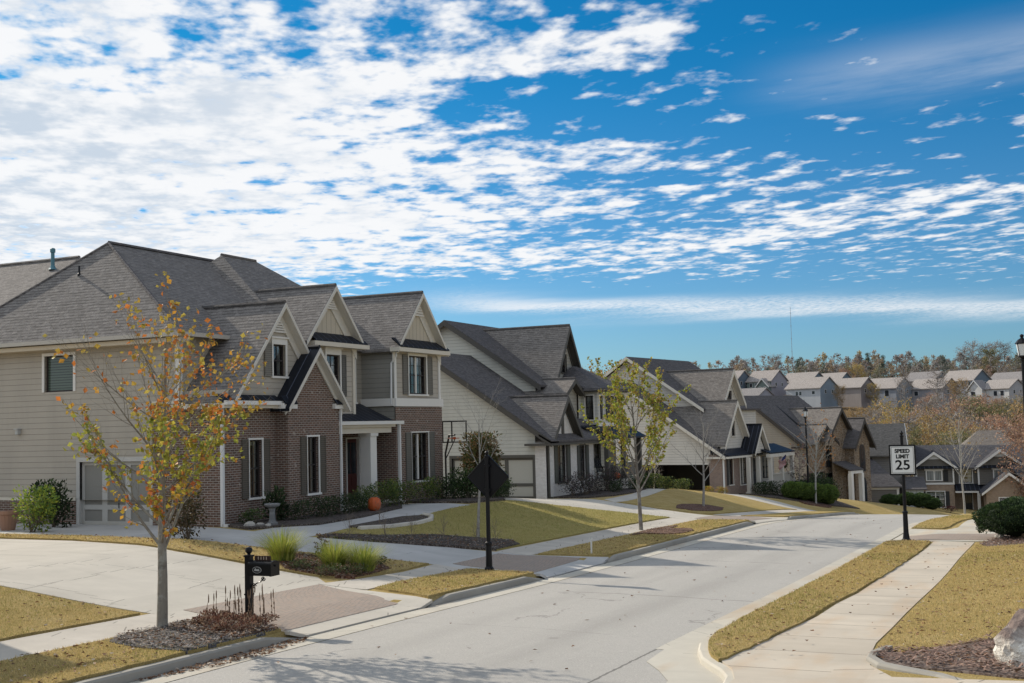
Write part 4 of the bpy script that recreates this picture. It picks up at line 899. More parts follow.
# ================================================================== HOUSE 4
def house_four():
    h=thing('stone_house','tan house with charcoal roofs and a stone tower bay with arched windows','house',(-20.4,105,-2.9),R_(-22))
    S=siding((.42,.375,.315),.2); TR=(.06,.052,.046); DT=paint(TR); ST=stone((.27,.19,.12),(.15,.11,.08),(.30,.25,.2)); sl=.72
    ze=4.65; xa=-6.2
    b=MB(); wall(b,FY(0),-12.3,0,-.8,[(-12.3,ze-.1),(xa,ze+.0-xa*sl-.35),(0,ze-.05)]); wall(b,FZ(-12.3),-8.2,0,-.8,ze); wall(b,FB(8.2),0,12.3,-2,[(0,ze),(6.2,ze+4),(12.3,ze)]); b.build('side_wall',S,h)
    b=MB(); b.gable_y(xa,6.1,ze-.12,sl,-.4,8.4); r=b.build('main_roof',SHD,h); t=MB()
    for s in (-1,1): beam(t,(xa,-.4,ze-.12+6.1*sl-.03),(xa+s*6.1,-.4,ze-.15),.34,.06,(0,-1))
    t.build('bargeboard',DT,r)
    c=MB(); c.tube([(-.1,1.9,4.75),(xa,3.2,8.75)],.09,6); c.build('roof_valley',paint((.015,.015,.017)),h)
    ops=[(4.35,5.05,-.4,1.5),(4.4,5.0,2.9,4.0)]
    b=MB(); wall(b,FX(0),0,8.2,-2.,ze,[(1.2,2.6,.2,2.),(2.9,4.1,-.6,1.9)]); b.build('front_wall',ST,h)
    window(h,FX(0),(1.2,2.6,.2,2.),TR,cas=.06,mull=2); door(h,FX(0),(2.9,4.1,-.6,1.9),(.03,.025,.022),TR)
    def arch(u0,u1,z0,z1,f):
        b=MB(); n=8; m=(u0+u1)/2; r=(u1-u0)/2
        b_=[(u0,z0),(u1,z0)]+[(m+r*math.cos(math.pi*i/n),z1-r+r*1.25*math.sin(math.pi*i/n)) for i in range(n+1)]
        fpoly(b,f,b_,-.02,.05); w=b.build('arched_window',paint((.05,.042,.038)),h)
        p=MB(); q=[(u0+.08,z0+.08),(u1-.08,z0+.08)]+[(m+(r-.08)*math.cos(math.pi*i/n),z1-r+(r-.08)*1.25*math.sin(math.pi*i/n)) for i in range(n+1)]
        fpoly(p,f,q,.051,.056); p.build('pane',glass('dark'),w)
    b=MB(); f=FX(.6); wall(b,f,3.0,5.2,-2,4.5); b.build('entry_wall',ST,h)
    front_gable(h,4.3,2.4,4.75,1.2,.6,-6,SH2,TR,.3,.4)
    b=MB(); wall(b,FX(.55),2.1,6.5,4.3,[(2.1,4.8),(4.3,7.4),(6.5,4.8)]); b.build('gable_wall',ST,h)
    front_gable(h,2.4,1.9,4.55,.85,.2,-5,SH2,TR,.3,.4)
    b=MB(); wall(b,FX(.15),.7,4.1,4.3,[(.7,4.6),(2.4,6.0),(4.1,4.6)]); b.build('gable_wall',ST,h)
    # tower bay
    b=MB(); wall(b,FX(1.5),5.2,7.8,-2.2,[(5.2,4.5),(6.5,6.4),(7.8,4.5)]); wall(b,FY(5.2),0,1.5,-2.2,4.5); wall(b,FB(7.8),-1.5,0,-2.2,4.5); b.build('tower_wall',ST,h)
    front_gable(h,6.5,1.75,4.1,1.45,1.5,-4,SHD,TR,.34,.4,soffit=.2)
    arch(6.05,6.95,1.9,4.2,FX(1.5)); arch(6.0,7.0,-1.4,1.3,FX(1.5)); arch(2.95,3.6,2.4,3.9,FX(.02))
    # white columned porch
    b=MB(); b.slab([(2.4,3.0,2.2),(2.4,5.15,2.2),(.62,5.15,2.9),(.62,3.0,2.9)],.1); b.build('porch_roof',SHD,h)
    trim_box(h,[(2.1,2.35,3.1,5.1,1.85,2.09)],WHITE,'porch_beam')
    for yy in (3.25,4.95):
        b=MB(); b.box(2.05,2.4,yy-.17,yy+.17,-1.6,1.85); b.box(1.98,2.47,yy-.24,yy+.24,-1.6,-1.2); b.build('porch_column',paint(WHITE),h)
    trim_box(h,[(-1.2,.3,-.5,-.06,ze-.5,ze-.34)],TR,'eave_board')
    return h
house_four()
# ================================================================== HOUSE 5
def house_five():
    h=thing('grey_house','charcoal grey house with white boards, half hidden between stone tower and speed limit sign','house',(-17.8,116.2,-5.2),R_(-80))
    S=siding((.20,.185,.17),.2); W=paint(WHITE); SG=shingle((.16,.15,.14))
    b=MB(); wall(b,FX(-2),-1,4.2,0,5.6); wall(b,FB(4.2),2,10,0,[(2,5.6),(6,8.3),(10,5.6)]); wall(b,FY(-1),-10,-2,0,[(-10,5.6),(-6,8.3),(-2,5.6)]); b.build('wall',S,h)
    b=MB(); b.gable_y(-6,4.5,5.35,.66,-1.4,4.6); r=b.build('roof',SG,h); t=MB()
    for s in (-1,1): beam(t,(-6,4.6,5.35+4.5*.66-.02),(-6+s*4.5,4.6,5.32),.32,.06,(0,1))
    t.build('bargeboard',W,r)
    b=MB(); wall(b,FX(1.0),-1,3.4,0,2.5,[]); wall(b,FB(3.4),-1.0,2,0,2.5,[(-.3,.1,.4,1.9),(.7,1.1,.4,1.9)]); b.build('porch_wall',S,h)
    b=MB(); b.slab([(1.4,-1.4,2.6),(1.4,3.8,2.6),(-2,1.2,5.2),(-2,-1.4,5.2)],.1); b.slab([(1.4,3.8,2.6),(-2,3.8,2.6),(-2,1.2,5.2)],.1); b.build('porch_roof',SHD,h)
    trim_box(h,[(.98,1.1,-1.1,3.5,2.3,2.5),(1.0,1.06,-1,-.85,0,2.3),(.9,1.08,3.25,3.46,0,2.3),(1.0,1.07,-.85,1.9,.0,.18)],WHITE,'trim')
    for a in (-.3,.7): small_window(h,FB(3.4),a,a+.4,.4,1.9)
    b=MB(); wall(b,FX(1.0),3.9,5.6,0,2.3); wall(b,FY(3.9),-1,1.0,0,2.3); wall(b,FB(5.6),-1.,2,0,2.3); b.build('sunroom_wall',batten((.55,.58,.60),.5),h)
    b=MB(); b.slab([(1.4,3.82,2.35),(1.4,5.9,2.35),(-2,5.9,3.3),(-2,3.82,3.3)],.1); b.build('sunroom_roof',SHD,h)
    return h
house_five()
# ================================================================== HOUSE 6
def house_six():
    h=thing('dark_gabled_house','dark taupe house over tan brick with white trimmed twin gables, below the wooded valley','house',(-13.2,120.5,-5.4),R_(-82))
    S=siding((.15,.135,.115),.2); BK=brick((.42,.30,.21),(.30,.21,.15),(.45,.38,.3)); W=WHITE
    SG=shingle((.10,.097,.105)); TANR=shingle((.23,.20,.175))
    # local: +x towards the street (viewer), y to the right
    wb=[(1.0,2.3,.6,2.0)]
    b=MB(); wall(b,FX(0),0,3.4,-.6,2.7,[(.9,2.5,.55,2.0)]); wall(b,FY(0),-8,0,-.6,2.7); b.build('brick_wall',BK,h)
    b=MB(); wall(b,FX(-.02),0,3.4,2.8,4.2,[]); wall(b,FX(-1.2),3.4,9.5,2.2,4.2,[(4.0,5.1,2.75,4.0)]); wall(b,FX(-.4),5.6,9.6,2.6,4.2,[]); wall(b,FY(.02),-8,-.02,2.7,4.3); wall(b,FB(9.6),.4,9,2.2,4.2); wall(b,FY(5.6),-1.2,-.4,2.6,4.2); b.build('upper_wall',S,h)
    trim_box(h,[(-.02,.06,-.05,3.45,2.66,2.84),(-.02,.05,-.03,.12,2.84,4.2),(-.02,.05,3.3,3.44,2.84,4.2),(-.42,-.34,5.55,5.7,2.6,4.2),(-.42,-.34,9.45,9.62,2.6,4.2)],W,'trim')
    window(h,FX(0),(.9,2.5,.55,2.0),W,'curtain',cas=.08,mull=2,sh=(-1,1),shcol=(.05,.05,.05),shw=.35)
    for f,u in ((FX(-.02),.9),(FX(-.4),6.9)):
        b=MB(); fbox(b,f,u,u+1.5,3.0,4.0,-.02,.05); fbox(b,f,u-.1,u+1.6,4.0,4.2,-.02,.07); w=b.build('window',paint(W),h)
        p=MB(); fbox(p,f,u+.1,u+.7,3.08,3.94,.051,.056); fbox(p,f,u+.8,u+1.4,3.08,3.94,.051,.056); p.build('pane',glass('curtain'),w)
        q=MB(); fbox(q,f,u+1.6,u+2.0,2.95,4.0,.0,.05); q.build('shutter',louver((.04,.04,.04)),h)
    window(h,FX(-1.2),(4.0,5.1,2.75,4.0),W,'curtain',cas=.09,mx=3,my=2)
    for uc,hw,f,xw in ((1.7,2.1,FX(-.0),-.02),(7.6,2.3,FX(-.4),-.4)):
        b=MB(); wall(b,f,uc-hw+.3,uc+hw-.3,4.2,[(uc-hw+.3,4.3),(uc,4.3+(hw-.3)*.74),(uc+hw-.3,4.3)]); b.build('gable_wall',S,h)
        front_gable(h,uc,hw,4.25,.74,xw,-6,SG,W,.24,.35,soffit=.12)
        b=MB(); b.slab([(xw+.4,uc-hw,4.22),(xw+.4,uc+hw,4.22),(xw+.02,uc+hw,4.42),(xw+.02,uc-hw,4.42)],.06); b.build('gable_skirt_roof',SEAM,h)
        b=MB(); z=4.25+hw*.74; fpoly(b,FX(xw+.05),[(uc-.55,z-.75),(uc+.55,z-.75),(uc,z-.3)],.0,.04); b.build('gable_trim',paint((.6,.6,.58)),h)
    b=MB(); b.slab([(-.7,-.5,4.2),(-.7,10,4.2),(-4.4,10,6.3),(-4.4,-.5,6.3)],.12); b.slab([(-4.4,-.5,6.3),(-4.4,10,6.3),(-8.4,10,4.2),(-8.4,-.5,4.2)],.12); b.build('roof',SG,h)
    b=MB(); p=[(-3.0,4.2,6.2),(-3.0,11.,5.6)]; b.slab([(-2.6,3.6,5.2),(-2.6,10.2,5.2),(-6.5,8.2,7.6),(-6.5,6.2,7.6)],.12); b.slab([(-2.6,10.2,5.2),(-10,10.2,5.2),(-6.5,8.2,7.6)],.12); b.slab([(-10,3.6,5.2),(-2.6,3.6,5.2),(-6.5,6.2,7.6)],.12); b.build('rear_roof',TANR,h)
    # porch
    b=MB(); b.slab([(.5,3.45,2.15),(.5,8.8,2.15),(-1.2,8.8,2.65),(-1.2,3.45,2.65)],.08); b.build('porch_roof',SEAM,h)
    trim_box(h,[(.3,.48,3.45,8.8,1.9,2.07)],W,'porch_beam')
    for yy in (5.5,8.6):
        b=MB(); b.box(.26,.5,yy-.13,yy+.13,-.3,1.9); b.build('porch_column',paint(W),h)
    b=MB(); wall(b,FX(-1.3),3.4,9.5,-.6,2.3,[(4.2,5.1,-.2,1.85)]); b.build('porch_wall',BK,h); door(h,FX(-1.3),(4.2,5.1,-.2,1.85),(.02,.02,.02),W)
    b=MB(); b.box(-1.3,.5,3.45,8.8,-.7,-.2); b.build('porch_floor',C_PLAIN,h)
    # garage wing standing forward on the right
    b=MB(); wall(b,FX(3.5),5.9,10.1,-.8,[(5.9,2.3),(7.8,3.9),(10.1,2.3)],[(7.0,8.6,.5,1.6)]); wall(b,FY(5.9),-1,3.5,-.8,2.3); b.build('garage_wall',BK,h)
    b=MB(); wall(b,FX(3.2),10.1,16,-.8,2.4,[(11.0,12.4,.5,1.6)]); b.build('garage_side_wall',BK,h)
    window(h,FX(3.5),(7.0,8.6,.5,1.6),W,cas=.08,mull=2); window(h,FX(3.2),(11.0,12.4,.5,1.6),W,cas=.08)
    front_gable(h,7.9,2.4,2.05,.78,3.5,-1,SG,W,.22,.35,soffit=.12)
    b=MB(); b.slab([(3.6,9.9,2.45),(3.6,16.4,2.45),(-.6,16.4,4.7),(-.6,8.,4.7)],.12); b.build('garage_roof',SG,h); trim_box(h,[(3.2,3.62,10.0,16.3,2.2,2.32)],W,'eave_board')
    return h
house_six()

# ================================================================== neighbouring house outside the frame (throws the shadow at the lower left)
def house_zero():
    h=thing('neighbour_house','beige sided neighbouring house with a brick base just outside the left of the frame','house',(-24.2,3.7,1.15)); S=siding(SID,.19)
    ws=[(2.,3.2,.9,2.6),(6.4,7.6,.9,2.6),(2.,3.2,4.,5.6),(6.4,7.6,4.,5.6),(10.6,11.8,4.,5.6)]
    b=MB(); wall(b,FX(0),0,13.6,.8,6.2,[w for w in ws]); wall(b,FY(0),-11,0,.8,[(-11,6.2),(-5.5,9.6),(0,6.2)]); wall(b,FB(13.6),0,11,.8,[(0,6.2),(5.5,9.6),(11,6.2)]); wall(b,FZ(-11),-13.6,0,.8,6.2); b.build('wall',S,h)
    b=MB(); b.box(-11.05,.05,-.05,13.65,-.6,.8); b.build('brick_base',BR,h)
    b=MB(); b.gable_y(-5.5,6.0,6.05,.62,-.4,14.0); b.build('roof',SH,h)
    for w in ws: window(h,FX(0),w,sh=(-1,1))
    return h
house_zero()
# ------------------------------------------------------------------ vegetation
def pick(r,pal):
    c=r.choice(pal); k=r.uniform(.75,1.25); return (c[0]*k,c[1]*k,c[2]*k)
def leaf_quad(b,p,d,n,size,col,w=.6):
    """a leaf folded along its midrib"""
    d=d.normalized(); sd=d.cross(n)
    if sd.length<1e-4: sd=d.orthogonal()
    sd.normalize(); nn=sd.cross(d)
    a=p; e=p+d*size; m=p+d*size*.5
    b.add([a,m+sd*size*w*.5+nn*size*.12,e,m-sd*size*w*.5+nn*size*.12],[[0,1,2],[0,2,3]],col)
def rvec(r): 
    while True:
        v=Vector((r.uniform(-1,1),r.uniform(-1,1),r.uniform(-1,1)))
        if .05<v.length<1: return v.normalized()
class Tree:
    def __init__(s,seed,levels,pal,leafsize,leafn,minlev=2,sides=(8,6,4,3),dens=None):
        s.r=random.Random(seed); s.w=MB(); s.lf=MB(); s.lv=levels; s.pal=pal; s.ls=leafsize; s.ln=leafn; s.sides=sides; s.minlev=minlev; s.dens=dens; s.nt=MB()
    def branch(s,p,d,L,r0,lev):
        r=s.r; cfg=s.lv[lev]; n=cfg['seg']; pts=[p.copy()]; rad=[r0]; q=p.copy(); d=d.normalized(); dirs=[d.copy()]
        for i in range(n):
            d=(d+rvec(r)*cfg['wig']+Vector((0,0,1))*cfg['up']).normalized(); q=q+d*(L/n); pts.append(q.copy()); rad.append(max(.002,r0*(1-(i+1)/n*cfg['tap']))); dirs.append(d.copy())
        s.w.tube(pts,rad,s.sides[min(lev,3)],cap=False)
        if lev+1<len(s.lv):
            k=cfg['n']; c2=s.lv[lev+1]
            for j in range(k):
                t=cfg['t0']+(1-cfg['t0'])*(j+r.uniform(.1,.9))/k; x=t*n; i=min(n-1,int(x)); f=x-i
                pp=pts[i].lerp(pts[i+1],f); dd=dirs[i+1]
                az=r.uniform(0,2*math.pi) if lev else (j*2.4+r.uniform(-.4,.4)); o=dd.orthogonal().normalized(); o=Matrix.Rotation(az,3,dd)@o
                an=math.radians(r.uniform(*cfg['ang'])); nd=dd*math.cos(an)+o*math.sin(an)
                rr=(rad[i]*(1-f)+rad[i+1]*f)*cfg.get('rr',.6)
                s.branch(pp,nd,L*r.uniform(*cfg['lr'])*(1-cfg.get('short',.45)*t),rr,lev+1)
        if lev>=s.minlev and s.ln:
            for j in range(s.ln):
                if r.random()>.9: continue
                x=r.uniform(.15,1)*n; i=min(n-1,int(x)); pp=pts[i].lerp(pts[i+1],x-i)
                if s.dens and r.random()>s.dens(pp): continue
                dd=(rvec(r)+Vector((0,0,-.35))).normalized(); leaf_quad(s.lf,pp,dd,rvec(r),s.ls*r.uniform(.7,1.3),pick(r,s.pal(pp) if callable(s.pal) else s.pal),.8)
def tree_thing(T,name,label,cat,loc,barkc,group=None,scale=1,rz=0):
    o=thing(name,label,cat,loc,rz,group); o.scale=(scale,)*3
    link('trunk',T.w.mesh('trunk',bark(barkc,.45),True),o)
    if T.lf.f: link('crown',T.lf.mesh('crown',leaf()),o)
    return o
def G(x,y,dz=0): return (x,y,gz(x,y)+dz)
AUT=[(.42,.20,.03),(.42,.20,.03),(.50,.15,.035),(.46,.29,.04),(.34,.30,.05),(.26,.27,.05),(.46,.10,.04)]
def pal0(p):
    if p.z>3.7: return [(.50,.17,.04),(.46,.24,.04),(.44,.30,.06),(.40,.32,.07)]
    if p.z<2.6: return [(.46,.26,.04),(.36,.32,.05),(.46,.33,.05),(.48,.15,.05)]
    return [(.36,.35,.06),(.26,.30,.06),(.42,.37,.06),(.42,.33,.06),(.34,.34,.07),(.5,.21,.05)]
# young maple in front, left
T=Tree(11,[dict(seg=9,wig=.035,up=.03,tap=.78,n=25,t0=.28,ang=(28,66),lr=(.46,.74),rr=.40,short=.45),
           dict(seg=7,wig=.06,up=.05,tap=.88,n=11,t0=.16,ang=(14,38),lr=(.28,.58),rr=.52,short=.35),
           dict(seg=5,wig=.09,up=.05,tap=.88,n=5,t0=.15,ang=(16,45),lr=(.30,.62),rr=.6),
           dict(seg=3,wig=.12,up=.03,tap=.85,n=0,t0=0,ang=(0,0),lr=(0,0))],pal0,.095,5,2,(8,6,4,3),lambda p:(.78 if p.x>-.1 else .34)*(1. if 1.5<p.z<3.9 else .3))
T.branch(Vector((0,0,-.1)),Vector((.0,.03,1)),4.6,.098,0)
b=MB(); b.lathe((0,0,0),[(.135,-.1),(.115,.05),(.098,.2)],10)
t0=tree_thing(T,'maple_tree','young maple with sparse orange, yellow and green leaves in front of the brick house','tree',G(-14.15,16.3),(.23,.20,.165))
# second street tree, yellow green upright crown
PY=[(.34,.36,.05),(.30,.35,.05),(.42,.36,.05),(.40,.30,.06),(.24,.28,.05),(.30,.20,.08)]
T=Tree(23,[dict(seg=7,wig=.03,up=.03,tap=.7,n=24,t0=.29,ang=(28,62),lr=(.48,.74),rr=.5,short=.3),
           dict(seg=6,wig=.06,up=.10,tap=.85,n=7,t0=.2,ang=(20,42),lr=(.3,.5),rr=.55),
           dict(seg=4,wig=.1,up=.06,tap=.85,n=3,t0=.3,ang=(20,50),lr=(.4,.6),rr=.6),
           dict(seg=2,wig=.1,up=.03,tap=.8,n=0,t0=0,ang=(0,0),lr=(0,0))],PY,.105,8,2,(8,6,4,3),lambda p:.9)
T.branch(Vector((0,0,-.1)),Vector((0,0,1)),4.75,.085,0)
tree_thing(T,'pear_tree','upright young street tree with yellow green leaves in front of the white brick house','tree',G(-14.65,43.2),(.20,.17,.15))
def bare(seed,h,r0,n1=14,t0=.3,pal=None,ln=0,ls=.12,ang=(28,55),dens=None,lr=(.4,.65)):
    T=Tree(seed,[dict(seg=7,wig=.04,up=.02,tap=.75,n=n1,t0=t0,ang=ang,lr=lr,rr=.5,short=.35),dict(seg=5,wig=.09,up=.06,tap=.85,n=7,t0=.2,ang=(20,48),lr=(.3,.55),rr=.55),
           dict(seg=3,wig=.12,up=.04,tap=.85,n=4,t0=.2,ang=(22,50),lr=(.4,.65),rr=.6),dict(seg=2,wig=.1,up=.02,tap=.8,n=0,t0=0,ang=(0,0),lr=(0,0))],pal,ls,ln,2,(7,5,3,3),dens)
    T.branch(Vector((0,0,-.1)),Vector((.02,.01,1)),h,r0,0); return T
tree_thing(bare(31,4.5,.075,13,.28),'bare_tree','leafless grey sapling standing in the mulch ring in front of the cream house','tree',G(-17.4,61.5),(.27,.245,.23))
tree_thing(bare(37,3.9,.055,7,.5,ang=(25,45)),'bare_tree','leafless slim sapling in the front mulch bed right behind the diamond sign','tree',G(-17.15,34.5),(.30,.275,.25))
OR=[(.42,.17,.05),(.36,.18,.07),(.45,.22,.06),(.30,.17,.09)]
tree_thing(bare(41,5.3,.085,18,.36,OR,4,.13,ang=(25,48),dens=lambda p:.6 if 1.7<p.z<3.2 else .08),'street_tree','pale trunked street tree with orange leaves low in its crown beside the clipped hedge','tree',G(-18.0+dev(89.8)-0.35,89.8),(.36,.345,.32))
# white barked tree right, in front of the dark gabled house
tree_thing(bare(47,8.3,.10,18,.34,[(.36,.24,.12),(.4,.3,.16)],1,.18,dens=lambda p:.25),'bare_tree','tall whitish barked leafless tree in front of the dark gabled house at the right','tree',G(-8.3,111.5),(.38,.35,.315))
# ---------------------------------------------------------------- shrubs
def shrub_mesh(seed,rx,ry,h,n,pal,ls=.07,stems_or_core=6,clumps=9,w=.55,flat=0.,core=True,up=.25):
    r=random.Random(seed); b=MB(); cl=[]
    for i in range(clumps):
        a=r.uniform(0,6.28); q=math.sqrt(r.random())*.62; z=r.uniform(.28,.8)*h; cl.append((Vector((math.cos(a)*q*rx,math.sin(a)*q*ry,z)),r.uniform(.34,.52)))
    for i in range(n):
        c,k=r.choice(cl); v=rvec(r); rad=r.random()**.35
        p=c+Vector((v.x*rx*k*rad,v.y*ry*k*rad,v.z*h*k*rad))
        if p.z<.02: p.z=r.uniform(.02,.12)*h
        if p.z>h*1.02: p.z=h*r.uniform(.85,1.0)
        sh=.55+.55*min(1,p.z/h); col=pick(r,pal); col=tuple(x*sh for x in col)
        leaf_quad(b,p,(v+rvec(r)*.7+Vector((0,0,up))).normalized(),rvec(r),ls*r.uniform(.7,1.35),col,w)
    s=MB()
    for i in range(stems_or_core):
        c,k=cl[i%len(cl)]; s.tube([(r.uniform(-.06,.06),r.uniform(-.06,.06),-.05),(c.x*.5,c.y*.5,c.z*.5),tuple(c)],[.018,.013,.006],4,cap=False)
    return b.mesh('leaves',leaf(.2)),s.mesh('stems_or_core',bark((.14,.11,.085)))
def dense_shrub(seed,rx,ry,h,n,pal,ls):
    r=random.Random(seed); off=Vector((seed*2.3,seed*1.1,0)); b=MB(); c=MB()
    def rad(v): return .86+.22*mnoise.noise(v*2.1+off)+.10*mnoise.noise(v*5.+off)
    for i in range(n):
        v=rvec(r); 
        if v.z<-.55: v.z=-v.z
        k=rad(v)*(1.-.16*r.random()**2); p=Vector((v.x*rx*k,v.y*ry*k,h*.48+v.z*h*.52*k)); 
        if p.z<.03: p.z=.03+r.random()*.1
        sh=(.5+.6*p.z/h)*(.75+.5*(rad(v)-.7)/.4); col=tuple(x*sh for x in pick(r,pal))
        leaf_quad(b,p,(v+rvec(r)*.8+Vector((0,0,.3))).normalized(),rvec(r),ls*r.uniform(.7,1.35),col,.6)
    m_=10; q=16; vs=[]
    for i in range(m_+1):
        for j in range(q):
            a=math.pi*i/m_; g=6.2832*j/q; v=Vector((math.sin(a)*math.cos(g),math.sin(a)*math.sin(g),math.cos(a))); k=rad(v)*.84; vs.append((v.x*rx*k,v.y*ry*k,max(.0,h*.48+v.z*h*.52*k)))
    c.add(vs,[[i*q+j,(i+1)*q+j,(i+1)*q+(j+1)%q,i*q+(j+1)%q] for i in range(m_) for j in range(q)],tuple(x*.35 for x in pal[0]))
    return b.mesh('leaves',leaf(.15)),c.mesh('stems_or_core',leaf(.0,.9),True)  # added dark foliage core that closes the gaps between leaves
def shrub(m,name,label,loc,scale=1,rz=0,group=None,cat='shrub'):
    o=thing(name,label,cat,loc,rz,group); o.scale=(scale,)*3 if not isinstance(scale,tuple) else scale
    link('leaves',m[0],o); link('stems_or_core',m[1],o); return o
DG=[(.030,.050,.020),(.040,.065,.024),(.055,.085,.03),(.022,.036,.018)]
MG=[(.055,.095,.028),(.075,.125,.035),(.04,.07,.025),(.10,.14,.04)]
YG=[(.16,.20,.04),(.13,.17,.04),(.20,.20,.05),(.09,.13,.03)]
BRG=[(.42,.45,.06),(.30,.38,.06),(.20,.29,.06),(.12,.2,.05)]
BN=[(.11,.075,.04),(.07,.06,.03),(.15,.11,.05),(.05,.055,.025)]
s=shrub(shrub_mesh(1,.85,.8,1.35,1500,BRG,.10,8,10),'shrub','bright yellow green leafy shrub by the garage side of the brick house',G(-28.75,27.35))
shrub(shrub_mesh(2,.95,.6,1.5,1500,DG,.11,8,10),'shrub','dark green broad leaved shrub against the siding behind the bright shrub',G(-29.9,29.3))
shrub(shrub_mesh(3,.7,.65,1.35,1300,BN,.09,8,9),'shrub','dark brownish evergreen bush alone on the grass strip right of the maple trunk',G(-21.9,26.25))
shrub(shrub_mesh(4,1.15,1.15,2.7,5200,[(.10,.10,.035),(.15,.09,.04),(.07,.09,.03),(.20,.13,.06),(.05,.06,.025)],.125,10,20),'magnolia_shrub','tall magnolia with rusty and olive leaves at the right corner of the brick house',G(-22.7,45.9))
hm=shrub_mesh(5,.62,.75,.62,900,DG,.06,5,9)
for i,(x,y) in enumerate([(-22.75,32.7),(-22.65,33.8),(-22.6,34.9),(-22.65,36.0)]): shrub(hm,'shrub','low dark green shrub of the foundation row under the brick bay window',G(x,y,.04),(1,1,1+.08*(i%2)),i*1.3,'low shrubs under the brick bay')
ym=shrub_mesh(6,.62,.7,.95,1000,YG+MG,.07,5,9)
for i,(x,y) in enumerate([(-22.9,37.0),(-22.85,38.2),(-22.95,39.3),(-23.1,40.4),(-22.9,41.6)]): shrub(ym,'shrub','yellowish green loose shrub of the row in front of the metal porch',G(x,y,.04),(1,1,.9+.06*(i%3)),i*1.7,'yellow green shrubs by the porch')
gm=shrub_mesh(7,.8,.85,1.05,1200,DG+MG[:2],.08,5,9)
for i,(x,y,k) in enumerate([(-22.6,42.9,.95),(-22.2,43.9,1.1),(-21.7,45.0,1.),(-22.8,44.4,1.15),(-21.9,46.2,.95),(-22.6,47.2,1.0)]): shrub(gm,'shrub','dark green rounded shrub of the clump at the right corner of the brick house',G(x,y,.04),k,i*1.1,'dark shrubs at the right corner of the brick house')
shrub(shrub_mesh(8,.42,.42,1.0,500,DG,.16,6,6,.3,up=.9),'yucca','dark spiky plant below the left window of the brick wing',G(-23.2,32.05,.05))
shrub(shrub_mesh(9,.5,.4,.45,420,MG,.07,5,6),'shrub','small mid green shrub at the left foot of the brick wing near the downspout',G(-23.3,31.1,.05))
# ornamental grasses on the island
def grass_tuft(seed,n,h,spread,pal):
    r=random.Random(seed); b=MB()
    for i in range(n):
        a=r.uniform(0,6.28); q=r.random()**.7*spread*.35; x,y=math.cos(a)*q,math.sin(a)*q; L=h*r.uniform(.7,1.2); lean=r.uniform(.1,.95)*spread; w=r.uniform(.006,.011)
        dx,dy=math.cos(a),math.sin(a); col=pick(r,pal); pts=[]
        for k in range(5):
            t=k/4; pts.append(Vector((x+dx*lean*t**1.8,y+dy*lean*t**1.8,L*(t-.22*t*t*lean/spread))))
        sx,sy=-dy*w,dx*w; v=[]
        for k,p in enumerate(pts):
            ww=(1-k/4)*.9+.1; v+= [(p.x+sx*ww,p.y+sy*ww,p.z),(p.x-sx*ww,p.y-sy*ww,p.z)]
        b.add(v,[[2*k,2*k+1,2*k+3,2*k+2] for k in range(4)],col)
    return b.mesh('blades',leaf(.4))
GP=[(.34,.36,.06),(.26,.31,.05),(.40,.38,.10),(.16,.21,.04)]
for i,(x,y,k,lb) in enumerate([(-17.95,25.1,1.05,'largest tuft of yellow green ornamental grass, nearest the mailbox'),(-16.55,25.3,.95,'middle tuft of wispy ornamental grass in the leaf strewn island bed'),(-15.85,25.5,.95,'rightmost tuft of ornamental grass, next to the sidewalk')]):
    o=thing('ornamental_grass',lb,'grass tuft',G(x,y,.06),i*1.1,'ornamental grass tufts on the island bed'); o.scale=(k,)*3; link('blades',grass_tuft(60+i,700,.72,.85,GP),o)
T=Tree(71,[dict(seg=4,wig=.08,up=.05,tap=.8,n=9,t0=.1,ang=(25,55),lr=(.5,.8),rr=.6),dict(seg=3,wig=.1,up=.05,tap=.8,n=4,t0=.2,ang=(25,50),lr=(.4,.6),rr=.6),dict(seg=2,wig=.1,up=.02,tap=.8,n=0,t0=0,ang=(0,0),lr=(0,0))],[(.13,.08,.05),(.09,.07,.045)],.05,4,1)
T.branch(Vector((0,0,0)),Vector((0,0,1)),.62,.014,0); o=thing('shrub','small twiggy brown shrub between two tufts of ornamental grass','shrub',G(-17.2,25.75,.05)); link('twigs',T.w.mesh('twigs',bark((.12,.085,.06))),o); link('leaves',T.lf.mesh('leaves',leaf()),o)
jm=shrub_mesh(10,.5,.4,.22,420,[(.08,.11,.04),(.12,.14,.06),(.16,.10,.06)],.05,4,7)
for i,(x,y) in enumerate([(-16.9,24.5),(-16.1,24.4),(-15.75,24.9),(-17.4,26.3),(-16.3,26.7)]): shrub(jm,'ground_cover','low green and russet creeping plant in the island bed',G(x,y,.06),1,i,'creeping plants in the island bed',cat='ground cover plant')
